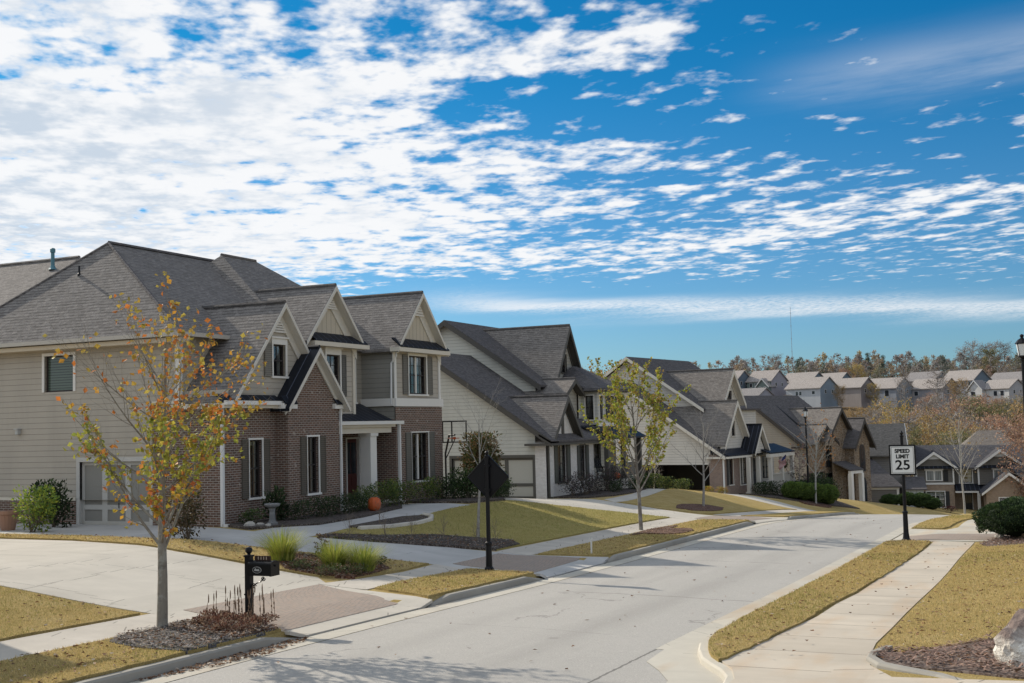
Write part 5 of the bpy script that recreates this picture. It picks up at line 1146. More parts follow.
# dried stalks and russet plants round the mailbox
r=random.Random(5)
b=MB(); hd=MB()
o=thing('dried_perennial','cluster of tall dry brown seed stalks round the mailbox post','plant',G(-13.45,17.55,.07))
for i in range(24):
    x,y=r.uniform(-.62,.55),r.uniform(-.42,.32); h=r.uniform(.3,.66); dx,dy=r.uniform(-.08,.08),r.uniform(-.08,.08)
    b.tube([(x,y,0),(x+dx*.5,y+dy*.5,h*.5),(x+dx,y+dy,h)],[.0055,.005,.003],4,cap=False)
    b.lathe((x+dx,y+dy,h*.80),[(.004,0),(.010,.03),(.012,.08),(.008,.13),(.002,.16)],5)
    for k in range(3): z=h*r.uniform(.2,.6); b.lathe((x+dx*.6,y+dy*.6,z),[(.004,0),(.016,.02),(.004,.045)],5)
link('stalks',b.mesh('stalks',bark((.20,.13,.085))),o)
rm=shrub_mesh(12,.6,.52,.26,520,[(.17,.07,.045),(.26,.15,.10),(.12,.06,.045),(.33,.23,.15)],.075,4,8)
for i,(x,y) in enumerate([(-13.9,17.4),(-13.2,17.1),(-12.7,16.9),(-13.6,16.85),(-13.1,17.75),(-12.55,16.45),(-13.0,16.4)]): shrub(rm,'russet_plant','low russet leaved plant in the bed at the foot of the mailbox',G(x,y,.06),r.uniform(.5,.7),i*.9,'russet plants at the mailbox',cat='plant')
# twiggy perennials in the front bed
tw=Tree(81,[dict(seg=3,wig=.1,up=.05,tap=.8,n=10,t0=.05,ang=(20,50),lr=(.6,.95),rr=.6),dict(seg=3,wig=.12,up=.05,tap=.8,n=5,t0=.2,ang=(22,50),lr=(.4,.65),rr=.6),dict(seg=2,wig=.1,up=.02,tap=.8,n=0,t0=0,ang=(0,0),lr=(0,0))],None,.05,0,9)
tw.branch(Vector((0,0,-.03)),Vector((0,0,1)),.55,.011,0); twm=tw.w.mesh('twigs',bark((.19,.15,.12)))
for i,(x,y) in enumerate([(-19.2,30.2),(-18.5,31.0),(-18.1,31.9),(-17.6,33.0),(-16.7,33.5),(-16.4,34.2),(-20.0,33.2)]):
    tag(link('dormant_shrub',twm,None,G(x,y,.05),i*1.3),'small leafless twiggy shrub in the dark mulch bed by the first front lawn','shrub','leafless little shrubs in the front mulch bed')
# house 2 and 3 planting
PB=[(.06,.05,.06),(.09,.07,.07),(.05,.06,.035),(.12,.09,.075)]
pm=shrub_mesh(13,.85,.75,1.2,900,PB,.08,7,9)
for i,(x,y,k) in enumerate([(-23.6,58.6,.9),(-23.3,59.8,1.05),(-23.5,61.3,.85),(-23.3,63.4,1.15),(-23.1,64.4,1.)]): shrub(pm,'shrub','purplish brown thin shrub under the white brick windows',G(x,y,.05),k,i,'purplish shrubs under the white brick windows')
for i,(x,y,k) in enumerate([(-22.6,62.6,.6),(-22.5,65.4,.75),(-22.6,66.7,.8),(-22.9,68.4,.85)]): shrub(gm,'shrub','dark green mound beside the porch of the white brick house',G(x,y,.05),k,i*2,'green mounds by the white brick house porch')
om=shrub_mesh(14,.8,.9,.85,1000,YG+DG,.09,5,8)
for i,(x,y,k) in enumerate([(-23.6,71.6,1.1),(-23.0,73.6,1.0),(-22.8,75.5,.9),(-23.4,77.4,1.0)]): shrub(om,'shrub','olive green mound at the edge of the lawn before the open garage',G(x,y,.0),k,i*2,'olive mounds before the open garage')
tree_thing(bare(53,2.6,.05,12,.12,ang=(15,40)),'crape_myrtle','leafless many stemmed pale shrub left of the open garage of the cream house','small tree',G(-24.3,74.5),(.42,.38,.35))
yo=shrub_mesh(15,.55,.6,.45,500,[(.40,.30,.04),(.42,.2,.04),(.22,.24,.05)],.07,4,7)
for i,(x,y) in enumerate([(-22.2,79.8),(-21.8,81.2)]): shrub(yo,'flower_clump',['clump of yellow flowers at the edge of the open garage','clump of orange flowers right of the yellow ones before the open garage'][i],G(x,y,.0),1,i,cat='flowers')
b8=shrub_mesh(16,1.1,1.2,1.2,1500,DG+[(.03,.04,.02)],.10,6,10)
for i,(x,y,k) in enumerate([(-20.3,87.0,.8),(-19.6,88.6,.95),(-18.8,90.2,1.),(-18.3,92,1.1),(-17.7,93.6,1.25),(-17.3,95.6,1.4),(-18.6,95.0,1.5)]): shrub(b8,'shrub','dark evergreen shrub of the foundation bank below the cream house porch',G(x,y,-.1),k,i*1.9,'dark shrubs below the cream house')
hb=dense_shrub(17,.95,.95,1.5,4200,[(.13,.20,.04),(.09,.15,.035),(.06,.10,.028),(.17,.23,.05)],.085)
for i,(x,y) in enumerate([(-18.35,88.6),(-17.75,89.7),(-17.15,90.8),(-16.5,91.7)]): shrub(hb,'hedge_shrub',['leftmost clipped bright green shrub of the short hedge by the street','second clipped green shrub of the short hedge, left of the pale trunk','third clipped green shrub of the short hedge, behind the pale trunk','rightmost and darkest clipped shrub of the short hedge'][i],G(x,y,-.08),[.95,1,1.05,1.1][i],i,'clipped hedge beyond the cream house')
tree_thing(bare(57,3.2,.06,16,.15,[(.2,.12,.12)],2,.1,dens=lambda p:.4),'bare_tree','leafless purplish bush tree behind the hedge beside the cream house','tree',G(-18.9,93.6),(.22,.18,.165))
# hedges before houses five and six, bush and others on the right
h5=dense_shrub(18,1.15,1.15,1.35,3000,[(.06,.10,.03),(.08,.13,.035),(.04,.065,.025)],.11)
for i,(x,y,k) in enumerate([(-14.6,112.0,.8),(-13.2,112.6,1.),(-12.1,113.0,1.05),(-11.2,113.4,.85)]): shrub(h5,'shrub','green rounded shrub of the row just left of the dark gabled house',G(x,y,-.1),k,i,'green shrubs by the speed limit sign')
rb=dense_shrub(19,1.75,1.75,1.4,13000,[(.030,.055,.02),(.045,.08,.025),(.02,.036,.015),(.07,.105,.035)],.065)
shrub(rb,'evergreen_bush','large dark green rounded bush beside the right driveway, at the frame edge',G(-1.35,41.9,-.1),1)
shrub(shrub_mesh(20,.6,.6,.45,320,[(.10,.035,.035),(.07,.03,.03)],.09,4,6),'shrub','small dark red shrub in front of the dark gabled house',G(-9.6,112.2),1.2)
# ------------------------------------------------------------------ street furniture
BLK=metal((.012,.012,.014),.35)
def text_mesh(txt,size,mat,parent,loc,rot,name,off=.0,ext=.002,sx=1):
    cu=bpy.data.curves.new('t','FONT'); cu.body=txt; cu.size=size; cu.extrude=ext; cu.offset=off; cu.align_x='CENTER'; cu.align_y='CENTER'
    o=bpy.data.objects.new('t',cu); COL.objects.link(o); dg=bpy.context.evaluated_depsgraph_get(); me=bpy.data.meshes.new_from_object(o.evaluated_get(dg)); bpy.data.objects.remove(o)
    me.materials.clear(); me.materials.append(mat); me.name=name
    q=bpy.data.objects.new(name,me); COL.objects.link(q); q.parent=parent; q.location=loc; q.rotation_euler=rot; q.scale=(sx,1,1); return q
# speed limit sign; the face looks back towards the viewer (-y) and a little left
x,y=-4.95,41.6; z=gz(x,y)
sg=thing('speed_limit_sign','white speed limit 25 sign on a fluted black post beside the right kerb','road sign',(x,y,z),R_(5))
b=MB(); b.lathe((0,0,0),[(.15,0),(.15,.06),(.11,.1),(.085,.3),(.075,.9),(.09,.92),(.09,.97),(.055,1.0),(.05,3.42),(.07,3.43),(.07,3.47),(.03,3.49)],12); b.lathe((0,0,3.48),[(.02,0),(.055,.04),(.06,.08),(.03,.13),(.0,.16)],10)
b.build('post',BLK,sg,smooth=False)
ZB,HH,WW=2.22,.90,.74
b=MB(); b.box(-WW/2-.05,WW/2+.05,-.085,-.055,ZB-.05,ZB+HH+.05); b.build('sign_frame',BLK,sg)
pl=MB(); pl.box(-WW/2,WW/2,-.092,-.0855,ZB,ZB+HH); sp=pl.build('sign_plate',paint((.72,.72,.70),.45),sg)
b=MB(); t=.012
for q in ((-WW/2+.025,WW/2-.025,ZB+.02,ZB+.02+t),(-WW/2+.025,WW/2-.025,ZB+HH-.02-t,ZB+HH-.02),(-WW/2+.02,-WW/2+.02+t,ZB+.03,ZB+HH-.03),(WW/2-.02-t,WW/2-.02,ZB+.03,ZB+HH-.03)): b.box(q[0],q[1],-.095,-.0921,q[2],q[3])
b.build('border',BLK,sp)
for s_,zz,sz,sx in (('SPEED',ZB+.74,.175,1.0),('LIMIT',ZB+.56,.175,1.0),('25',ZB+.27,.44,1.1)): text_mesh(s_,sz,BLK,sp,(0,-.0935,zz),(R_(90),0,0),'lettering',.009,.001,sx)
# back of the diamond warning sign
x,y=-13.5,27.75; z=gz(x,y,)
ds=thing('diamond_sign','blank black back of a diamond road sign on a fluted black post','road sign',(x,y,z+.04),R_(4))
b=MB(); b.lathe((0,0,0),[(.12,0),(.12,.05),(.085,.1),(.075,.62),(.09,.65),(.09,.7),(.055,.73),(.05,2.86),(.06,2.87),(.06,2.91),(.03,2.93)],12); b.lathe((0,0,2.92),[(.02,0),(.05,.03),(.052,.07),(.0,.12)],10); b.build('post',BLK,ds)
b=MB(); r_=.56; a=[(0,.055,2.36-r_),(r_,.055,2.36),(0,.055,2.36+r_),(-r_,.055,2.36)]; b.prism(a,[(p[0],.07,p[2]) for p in a])
for s0 in range(4):
    p,q=a[s0],a[(s0+1)%4]; b.tube([(p[0],.06,p[2]),(q[0],.06,q[2])],.022,6)
b.build('sign_plate',BLK,ds)
for q in (2.0,2.62): MB().box(-.08,.08,-.055,.055,q,q+.06).build('bracket',BLK,ds)
# mailbox
x,y=-13.42,17.75; z=gz(x,y)
mb=thing('mailbox','black mailbox on a post with ball finial and scroll bracket','mailbox',(x,y,z),R_(2))
b=MB(); b.box(-.055,.055,-.055,.055,0,1.18); b.box(-.075,.075,-.075,.075,0,.09); b.box(-.065,.065,-.065,.065,.5,.53); b.box(-.07,.07,-.07,.07,1.18,1.21); b.lathe((0,0,1.21),[(.03,0),(.03,.02),(.062,.06),(.068,.09),(.05,.13),(.0,.15)],12); b.build('post',BLK,mb)
# body: vaulted box running along +x (towards the street)
b=MB(); n=8; prof=[(-.13,.86),(.13,.86),(.13,1.06)]+[(.13*math.cos(math.pi*i/n),1.06+.06*math.sin(math.pi*i/n)) for i in range(1,n)]+[(-.13,1.06)]
b.prism([(.06,q,w) for q,w in prof],[(.52,q,w) for q,w in prof]); bd=b.build('box',metal((.012,.012,.013),.25),mb)
b=MB(); p2=[(q*1.06,.86+(w-.86)*1.04-.006) for q,w in prof]; b.prism([(.521,q,w) for q,w in p2],[(.555,q,w) for q,w in p2]); b.box(.555,.58,-.02,.02,1.02,1.05); b.build('door',metal((.012,.012,.013),.25),mb)
b=MB(); n=20
def oval(b,rx,rz,y0,y1,cx=.26,cz=.965): b.prism([(cx+rx*math.cos(6.2832*i/n),y0,cz+rz*math.sin(6.2832*i/n)) for i in range(n)],[(cx+rx*math.cos(6.2832*i/n),y1,cz+rz*math.sin(6.2832*i/n)) for i in range(n)])
oval(b,.095,.058,-.136,-.131); e=b.build('emblem',metal((.42,.42,.40),.4),bd); b=MB(); oval(b,.086,.05,-.139,-.1365); b.build('emblem_field',metal((.03,.03,.032),.4),bd)
b=MB(); b.add([(.205,-.141,.95),(.32,-.141,.945),(.305,-.141,.985),(.255,-.141,.975),(.23,-.141,1.0),(.215,-.141,.975)],[[0,1,2,3,4,5]]); b.build('emblem_bird',metal((.45,.45,.43),.4),bd)
b=MB(); b.box(.13,.46,-.012,.012,1.115,1.20); np_=b.build('number_plate',metal((.05,.028,.022),.4),mb)
text_mesh('1111',.075,paint((.45,.36,.28)),np_,(.295,-.0135,1.158),(R_(90),0,0),'numerals',.002,.0005,1.5)
b=MB(); pts=[]
for i in range(22):
    t=i/21; pts.append((.06+.26*t,0,.62+.2*t+.02*math.sin(t*6.28)))
b.tube(pts,.011,5)
for cx,cz,r0,dr in ((.10,.66,.05,1),(.30,.80,.045,-1)): b.tube([(cx+(r0*(1-i/26))*math.cos(i*.42*dr),0,cz+(r0*(1-i/26))*math.sin(i*.42*dr)) for i in range(24)],.009,5)
b.build('scroll_bracket',BLK,mb)
# street lamps
def lamp(X,Y,label,hh):
    L=thing('street_lamp',label,'street lamp',(X,Y,gz(X,Y)))
    b=MB(); b.lathe((0,0,0),[(.22,0),(.22,.08),(.16,.14),(.13,.75),(.15,.8),(.15,.86),(.085,.95),(.065,hh-.85),(.10,hh-.82),(.10,hh-.78),(.05,hh-.75)],12); b.build('post',BLK,L)
    b=MB(); b.lathe((0,0,hh-.76),[(.05,0),(.13,.03),(.16,.07),(.15,.1)],8); b.lathe((0,0,hh-.26),[(.235,0),(.235,.03),(.14,.15),(.05,.2),(.05,.24),(.075,.27),(.05,.32),(.0,.34)],8)
    for k in range(4): a=math.pi/4+k*math.pi/2; b.tube([(.145*math.cos(a),.145*math.sin(a),hh-.68),(.215*math.cos(a),.215*math.sin(a),hh-.25)],.014,4)
    b.build('lantern_cage',BLK,L)
    b=MB(); b.lathe((0,0,hh-.67),[(.12,0),(.14,.02),(.20,.40),(.195,.41)],12); g=paint((.72,.74,.74),.3); b.build('lantern_glass',g,L)
lamp(-1.2,44.55,'tall black street lamp with a white lantern at the right edge of the frame',6.65)
lamp(-17.75,91.5,'distant black street lamp with a white lantern rising in front of the stone house roof',6.9)
# bird bath, pumpkin, stones, planter
X,Y=-22.35,30.75
bb=thing('bird_bath','small grey stone bird bath on a pedestal at the corner of the brick bay','bird bath',G(X,Y,.06))
cg=rock_mat((.2,.2,.2),(.25,.25,.25),'cast_stone')
b=MB(); b.lathe((0,0,0),[(.17,0),(.17,.07),(.12,.1),(.10,.16),(.085,.4),(.10,.5),(.13,.52)],14); b.build('pedestal',cg,bb)
b=MB(); b.lathe((0,0,.52),[(.1,0),(.22,.05),(.25,.1),(.25,.13),(.22,.13),(.14,.08),(.02,.07)],16); b.build('basin',cg,bb)
pk=thing('pumpkin','tall orange pumpkin ornament in the bed before the porch shrubs','pumpkin',G(-22.15,36.45,.07),.3)
b=MB(); n=40; o=0; prof=[(.05,.0),(.17,.03),(.225,.12),(.235,.27),(.20,.41),(.10,.475),(.03,.46)]
for r0,zz in prof:
    for k in range(n):
        a=6.2832*k/n; q=r0*(1-.09*abs(math.cos(a*5))**3); b.v.append((q*math.cos(a),q*math.sin(a),zz))
for i in range(len(prof)-1):
    for k in range(n): k2=(k+1)%n; b.f.append([i*n+k,i*n+k2,(i+1)*n+k2,(i+1)*n+k]); b.c.append(None)
b.build('fruit',paint((.50,.105,.03),.45),pk,smooth=True)
b=MB(); b.tube([(0,0,.45),(.02,.0,.52),(.06,.02,.57)],[.035,.025,.02],6); b.build('stem',paint((.16,.13,.05)),pk)
pk2=thing('pumpkin','round orange pumpkin on the porch edge of the white brick house','pumpkin',(-23.75,65.9,.62),.3); b=MB(); b.v=[(p[0]*1.0,p[1]*1.0,p[2]*.75) for p in MB().v]
b=MB(); o=0
for r0,zz in prof:
    for k in range(n):
        a=6.2832*k/n; q=r0*(1-.09*abs(math.cos(a*5))**3)*1.15; b.v.append((q*math.cos(a),q*math.sin(a),zz*.8))
for i in range(len(prof)-1):
    for k in range(n): k2=(k+1)%n; b.f.append([i*n+k,i*n+k2,(i+1)*n+k2,(i+1)*n+k]); b.c.append(None)
b.build('fruit',paint((.50,.105,.03),.45),pk2,smooth=True); b=MB(); b.tube([(0,0,.36),(.02,0,.46)],[.03,.02],6); b.build('stem',paint((.16,.13,.05)),pk2)
def rock(seed,sx,sy,sz,mat,label,loc,rz=0,name='rock',group=None,rough=.35,sub=3):
    bm=bmesh.new(); bmesh.ops.create_icosphere(bm,subdivisions=sub,radius=1)
    off=Vector((seed*3.1,seed*1.7,0))
    for v in bm.verts:
        c=v.co.copy(); k=1+rough*mnoise.noise(c*1.1+off)+rough*.5*mnoise.noise(c*2.6+off)+.08*mnoise.noise(c*7+off)
        c=c*k; c.z=max(c.z,-.45); v.co=Vector((c.x*sx,c.y*sy,c.z*sz))
    me=bpy.data.meshes.new(name); bm.to_mesh(me); bm.free(); me.materials.append(mat)
    return tag(link(name,me,None,loc,rz),label,'rock',group)
rock(1,.54,.48,.56,rock_mat((.80,.75,.66),(.22,.17,.15),'boulder'),'large pale boulder with a dark top at the bottom right of the frame',G(-.46,17.45,.06),.3,'boulder',sub=4)
rock(4,.62,.5,.34,rock_mat((.30,.21,.13),(.36,.28,.20),'boulder'),'brown flat boulder beside the big evergreen bush',G(-1.05,41.6,.1),.8,'boulder')
rock(8,.2,.16,.13,rock_mat((.55,.52,.47),(.5,.47,.42)),'small pale stone on the paver edge left of the evergreen bush',G(-2.05,41.7,.04))
SM=rock_mat((.36,.34,.31),(.46,.43,.38))
for i,(x,y,k) in enumerate([(-22.75,30.15,.2),(-22.5,30.35,.14),(-22.95,30.4,.16),(-22.1,30.2,.12)]): rock(10+i,k,k*.8,k*.6,SM,'grey stone in the bed by the bird bath',G(x,y,.08),i,'garden_stone','stones beside the bird bath',sub=2)
pt=thing('planter_pot','terracotta planter at the left edge by the garage shrubs','planter',G(-30.35,27.9)); b=MB(); b.lathe((0,0,0),[(.2,0),(.22,.05),(.30,.5),(.34,.52),(.34,.62),(.29,.62),(.27,.5)],16); b.build('pot',paint((.36,.21,.15)),pt); b=MB(); b.lathe((0,0,.5),[(.27,0),(.05,.04)],12); b.build('soil',M_DARK,pt)
# basketball hoop behind the brick house corner
hp=thing('basketball_hoop','basketball hoop with clear black framed backboard beside the sided garage wall','basketball hoop',G(-26.9,51.8),R_(12))
b=MB(); b.tube([(-.62,.55,0),(-.62,.5,2.2),(-.35,.3,3.1),(0,.05,3.1)],.05,8); b.tube([(-.62,.5,1.9),(.0,.06,2.9)],.028,6); b.box(-.95,-.3,.25,.95,.0,.16); b.build('pole',BLK,hp)
b=MB()
for q in ((-.62,.62,2.72,2.78),(-.62,.62,3.72,3.78)): b.box(q[0],q[1],-.03,.03,q[2],q[3])
for xx in (-.62,-.16,.56): b.box(xx,xx+.055,-.03,.03,2.78,3.72)
b.build('backboard_frame',BLK,hp)
b=MB(); b.box(-.24,.24,-.035,-.025,2.92,2.96); b.tube([(.24*math.cos(6.2832*i/16),-.28+.24*math.sin(6.2832*i/16),2.95) for i in range(17)],.012,5); b.box(-.06,.06,-.05,.0,2.88,3.0); b.build('rim',metal((.3,.06,.02)),hp)
# rocking chair on porch two
rc=thing('rocking_chair','black slatted rocking chair on the porch behind the yellow green tree','chair',(-25.2,67.6,.6),R_(70)); b=MB()
b.box(-.28,.28,-.26,.26,.40,.44); st=b.build('seat',BLK,rc)
b=MB()
for i in range(6): xx=-.25+i*.1; b.hexa([(xx,.24,.44),(xx+.05,.24,.44),(xx+.05,.27,.44),(xx,.27,.44),(xx,.44,1.12),(xx+.05,.44,1.12),(xx+.05,.47,1.12),(xx,.47,1.12)])
b.box(-.28,.28,.43,.48,1.1,1.18); b.build('backrest',BLK,rc)
for s in (-1,1):
    b=MB(); b.tube([(s*.27,-.5,.14),(s*.27,-.25,.05),(s*.27,.1,.03),(s*.27,.45,.12)],.022,5); b.build('rocker',BLK,rc)
    b=MB(); b.box(s*.27-.025,s*.27+.025,-.25,-.2,.06,.66); b.build('leg',BLK,rc); b=MB(); b.box(s*.27-.025,s*.27+.025,.2,.25,.06,.46); b.build('leg',BLK,rc)
    b=MB(); b.box(s*.27-.04,s*.27+.04,-.3,.32,.66,.69); b.build('armrest',BLK,rc)
# flag on house three (hangs from an angled staff)
a=R_(-8); hx,hy=-22.4+1.55*math.cos(a)-6.9*math.sin(a),84.5+1.55*math.sin(a)+6.9*math.cos(a)
fl=thing('flag','striped red, white and blue flag drooping from the cream house porch','flag',(hx,hy,-1.4+2.0),R_(-8)); b=MB(); b.tube([(0,0,0),(1.1,0,.95)],.018,6); b.build('staff',paint((.5,.45,.4)),fl); fl.scale=(.62,.62,.62)
for k,(nm,cols) in enumerate((('stripes',0),('canton',1))):
    b=MB()
    def fp(u,v): # u along staff, v down
        return (1.05-.95*u+.05*math.sin(v*9+u*3), .10*math.sin(v*7+u*5), .93-.82*u*.9-v)
    if k==0:
        for i in range(13):
            for j in range(8):
                u0,u1=i/13*.9,(i+1)/13*.9; v0,v1=j/8*1.25,(j+1)/8*1.25
                b.add([fp(u0,v0),fp(u1,v0),fp(u1,v1),fp(u0,v1)],[[0,1,2,3]],(.36,.03,.04) if i%2==0 else (.6,.57,.55))
    else:
        for i in range(5):
            for j in range(4):
                u0,u1=i/5*.48,(i+1)/5*.48; v0,v1=j/4*.5,(j+1)/4*.5; q=[fp(u0,v0),fp(u1,v0),fp(u1,v1),fp(u0,v1)]
                b.add([(p[0],p[1]-.012,p[2]) for p in q],[[0,1,2,3]],(.02,.035,.13)); b.add([(p[0],p[1]+.012,p[2]) for p in q],[[3,2,1,0]],(.02,.035,.13))
    b.build(nm,leaf(.15),fl)
# hanging basket on porch three
hx,hy=-22.4+1.2*math.cos(a)-9.4*math.sin(a),84.5+1.2*math.sin(a)+9.4*math.cos(a)
hb_=thing('hanging_basket','leafy hanging basket under the porch roof of the cream house','hanging basket',(hx,hy,-1.4+1.45)); b=MB(); b.lathe((0,0,0),[(.1,0),(.2,.15),(.22,.2)],10); b.tube([(0,0,.2),(0,0,.95)],.01,4); b.build('basket',paint((.07,.05,.03)),hb_); m_=shrub_mesh(22,.36,.36,.4,260,MG,.09,2,6); q=link('leaves',m_[0],hb_); q.location=(0,0,.1)
# small white utility stake in the second verge
st=MB(); st.box(-.02,.02,-.02,.02,0,.5); st.box(-.03,.03,-.03,.03,.42,.5); tag(st.build('marker_stake',paint((.7,.68,.62)),None,G(-12.75,31.95+1.1)),'short white marker stake in the verge near the second apron','stake')
# manhole-like utility lids? none seen
# ------------------------------------------------------------------ far hillside houses
ROOFP=shingle((.40,.36,.335)); ROOFG=shingle((.30,.28,.275))  # paler roofs carry the distance haze in their colour
def far_house(label,X,Y,z,L,D,hw,rise,col,rz,front=None,roof=None,win=(),colg=None,garage=False):
    """ridge along local x (length L), depth D along local y; front wall at y=0 looks at the viewer"""
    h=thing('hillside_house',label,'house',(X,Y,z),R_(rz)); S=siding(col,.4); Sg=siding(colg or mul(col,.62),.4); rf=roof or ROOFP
    b=MB(); wall(b,FY(0),0,L,-5,hw); wall(b,FB(D),-L,0,-5,hw); b.build('wall',S,h)
    b=MB(); wall(b,FX(L),0,D,-5,[(0,hw),(D/2,hw+rise),(D,hw)]); b.build('gable_wall',Sg,h); b=MB(); wall(b,FZ(0),-D,0,-5,[(-D,hw),(-D/2,hw+rise),(0,hw)]); b.build('gable_wall',Sg,h)
    b=MB(); k=rise/(D/2); e=.45
    zz=hw-e*k+.12; sec=[(-e,zz),(D/2,hw+rise+.12),(D+e,zz),(D+e,zz-.25),(D/2,hw+rise-.13),(-e,zz-.25)]
    b.prism([(-e,y,z_) for y,z_ in sec],[(L+e,y,z_) for y,z_ in sec]); b.build('roof',rf,h)
    if not win: win=[(L*q,hw-2.1,1.0,1.3) for q in (.12,.34,.62,.84)]+[(L*q,hw-4.8,1.1,1.4) for q in (.2,.5,.8)]
    for q in (D*.3,D*.68): small_window(h,FX(L),q-.4,q+.4,hw-2.0,hw-.8,(.62,.62,.62))
    for (u,zz,w,hh) in win: small_window(h,FY(0),u,u+w,zz,zz+hh,(.62,.62,.62))
    if front:
        u0,u1,fh,pr,fr=front[:5]; fc=front[5] if len(front)>5 else col; SF=siding(fc,.4); m=(u0+u1)/2
        b=MB(); wall(b,FY(-pr),u0,u1,-5,[(u0,fh),(m,fh+fr),(u1,fh)]); wall(b,FX(u1),-pr,0,-2,fh); wall(b,FZ(u0),0,pr,-2,fh); b.build('front_bay_wall',SF,h)
        hf=(u1-u0)/2+.4; b=MB(); kk=fr/((u1-u0)/2); zb=fh-.4*kk+.1; sec=[(m-hf,zb),(m,fh+fr+.1),(m+hf,zb),(m+hf,zb-.22),(m,fh+fr-.12),(m-hf,zb-.22)]
        b.prism([(x_,2.5,z_) for x_,z_ in sec],[(x_,-pr-.4,z_) for x_,z_ in sec]); b.build('bay_roof',front[6] if len(front)>6 else rf,h)
        t=MB()
        for s in (-1,1): beam(t,(m,-pr-.41,fh+fr+.08),(m+s*hf,-pr-.41,zb-.02),.4,.08,(0,-1))
        t.build('bargeboard',paint((.62,.62,.61)),h)
        for q in (front[7] if len(front)>7 else ()): small_window(h,FY(-pr),q[0],q[0]+q[2],q[1],q[1]+q[3],(.62,.62,.62))
    return h
BLU=(.30,.33,.37); GRY=(.40,.38,.37); WHT=(.58,.575,.56); DBL=(.13,.17,.21); DGR=(.15,.19,.18); TAN=(.38,.34,.31)  # distance haze and bluish gable shade put into these wall colours
FH=[
('blue grey sided house at the left end of the hillside row, its gable dark blue',-108.7,403.3,11.0,9.5,8,6.5,2.9,BLU,-22,None,ROOFP,(),DBL),
('small grey roofed house with a white front bay, lowest of the hillside row',-95.6,374.5,6.3,10.5,7.5,5.,2.2,(.36,.35,.38),-22.9,(.3,3.8,4.0,1.2,1.9,WHT,ROOFG,[(1.7,3.4,.6,.9)]),ROOFG,(),(.34,.34,.38)),
('tall mauve hillside house with a dark green front bay holding two white windows',-97.5,403.5,10.3,10,9,6.4,3.4,DGR,-23.6,(5.2,10,4.6,1.6,2.4,DGR,ROOFP,[(6.2,2.9,.8,1.3),(8.2,2.9,.8,1.3)]),ROOFP,(),(.33,.31,.34)),
('white lower walled house with pale blue upper floor in the middle of the hillside row',-83,396.9,7.0,13.5,9.5,6.6,3.3,(.44,.46,.48),-25.8,None,ROOFP,[(3.9,4.2,.9,1.2),(5.3,4.2,.9,1.2),(10.3,4.4,1.1,1.),(5.2,1.2,1.7,1.6)],(.22,.27,.32)),
('pale blue house with a slate blue gable behind the white walled house on the hillside',-93.7,441,10.6,13,9,6.5,3.2,BLU,-25.4,None,ROOFP,(),DBL),
('pinkish roofed tan house with a blue gable behind the brownish hillside house',-85.3,455.2,10.5,12,9,6.5,3.2,TAN,-26.6,None,ROOFP,(),DBL),
('brownish grey house behind yellow autumn trees at the centre of the hillside row',-72.5,413,7.2,13.5,8,6.5,3.0,(.33,.29,.27),-27.6,None,ROOFP,[(3.3,4.3,1.4,1.3)],(.25,.22,.22)),
('wide roofed house with blue under its eave right of the brownish house on the hillside',-62.4,423.3,6.8,13.5,9,6.5,3.3,(.28,.30,.34),-29.1,None,ROOFP,[(9.,3.6,1.6,2.)],(.20,.24,.28)),
('far house with a steel blue gable behind the bare grey trees on the hillside',-54.1,470.9,10.2,13,9,6.5,3.1,TAN,-30.8,None,ROOFG,(),DBL),
('taupe house with a brownish gable in front of the bare grey trees on the hillside',-47.5,425,6.5,13.5,8.5,6.3,3.0,(.30,.29,.31),-31.2,None,ROOFP,[(2.2,3.8,1.5,1.5),(8.2,1.4,1.2,1.6)],(.24,.22,.22)),
('house with a large slate blue right gable next to the white house on the hillside',-39.5,455.8,9.0,13,10,6.8,3.5,(.24,.26,.31),-32.4,None,ROOFP,(),(.13,.17,.21)),
('pale roofed house behind the white house at the right end of the hillside row',-25,475.6,9.1,15,9,6.5,3.0,(.42,.41,.41),-34.5,None,ROOFG,(),DBL),
('white two storey house with a gabled front bay at the right of the hillside row',-25.1,436.1,6.4,10.5,9,5.8,2.8,WHT,-33.9,(-4.2,1.4,5.8,1.8,2.9,WHT,ROOFG,[(-3.0,3.3,1.6,1.5),(-2.8,.6,1.8,1.9)]),ROOFP,[(4.6,3.2,1.3,1.6),(7.2,3.2,1.3,1.6),(4.6,.4,1.3,1.6),(7.2,.4,1.3,1.6)],(.40,.39,.39)),
]
for a in FH:
    lb,X,Y,z,L_,D_,hw,rise,col,rz,front,roof,win,cg=a; far_house(lb,X,Y,z,L_,D_,hw,rise,col,rz,front,roof,win,cg)
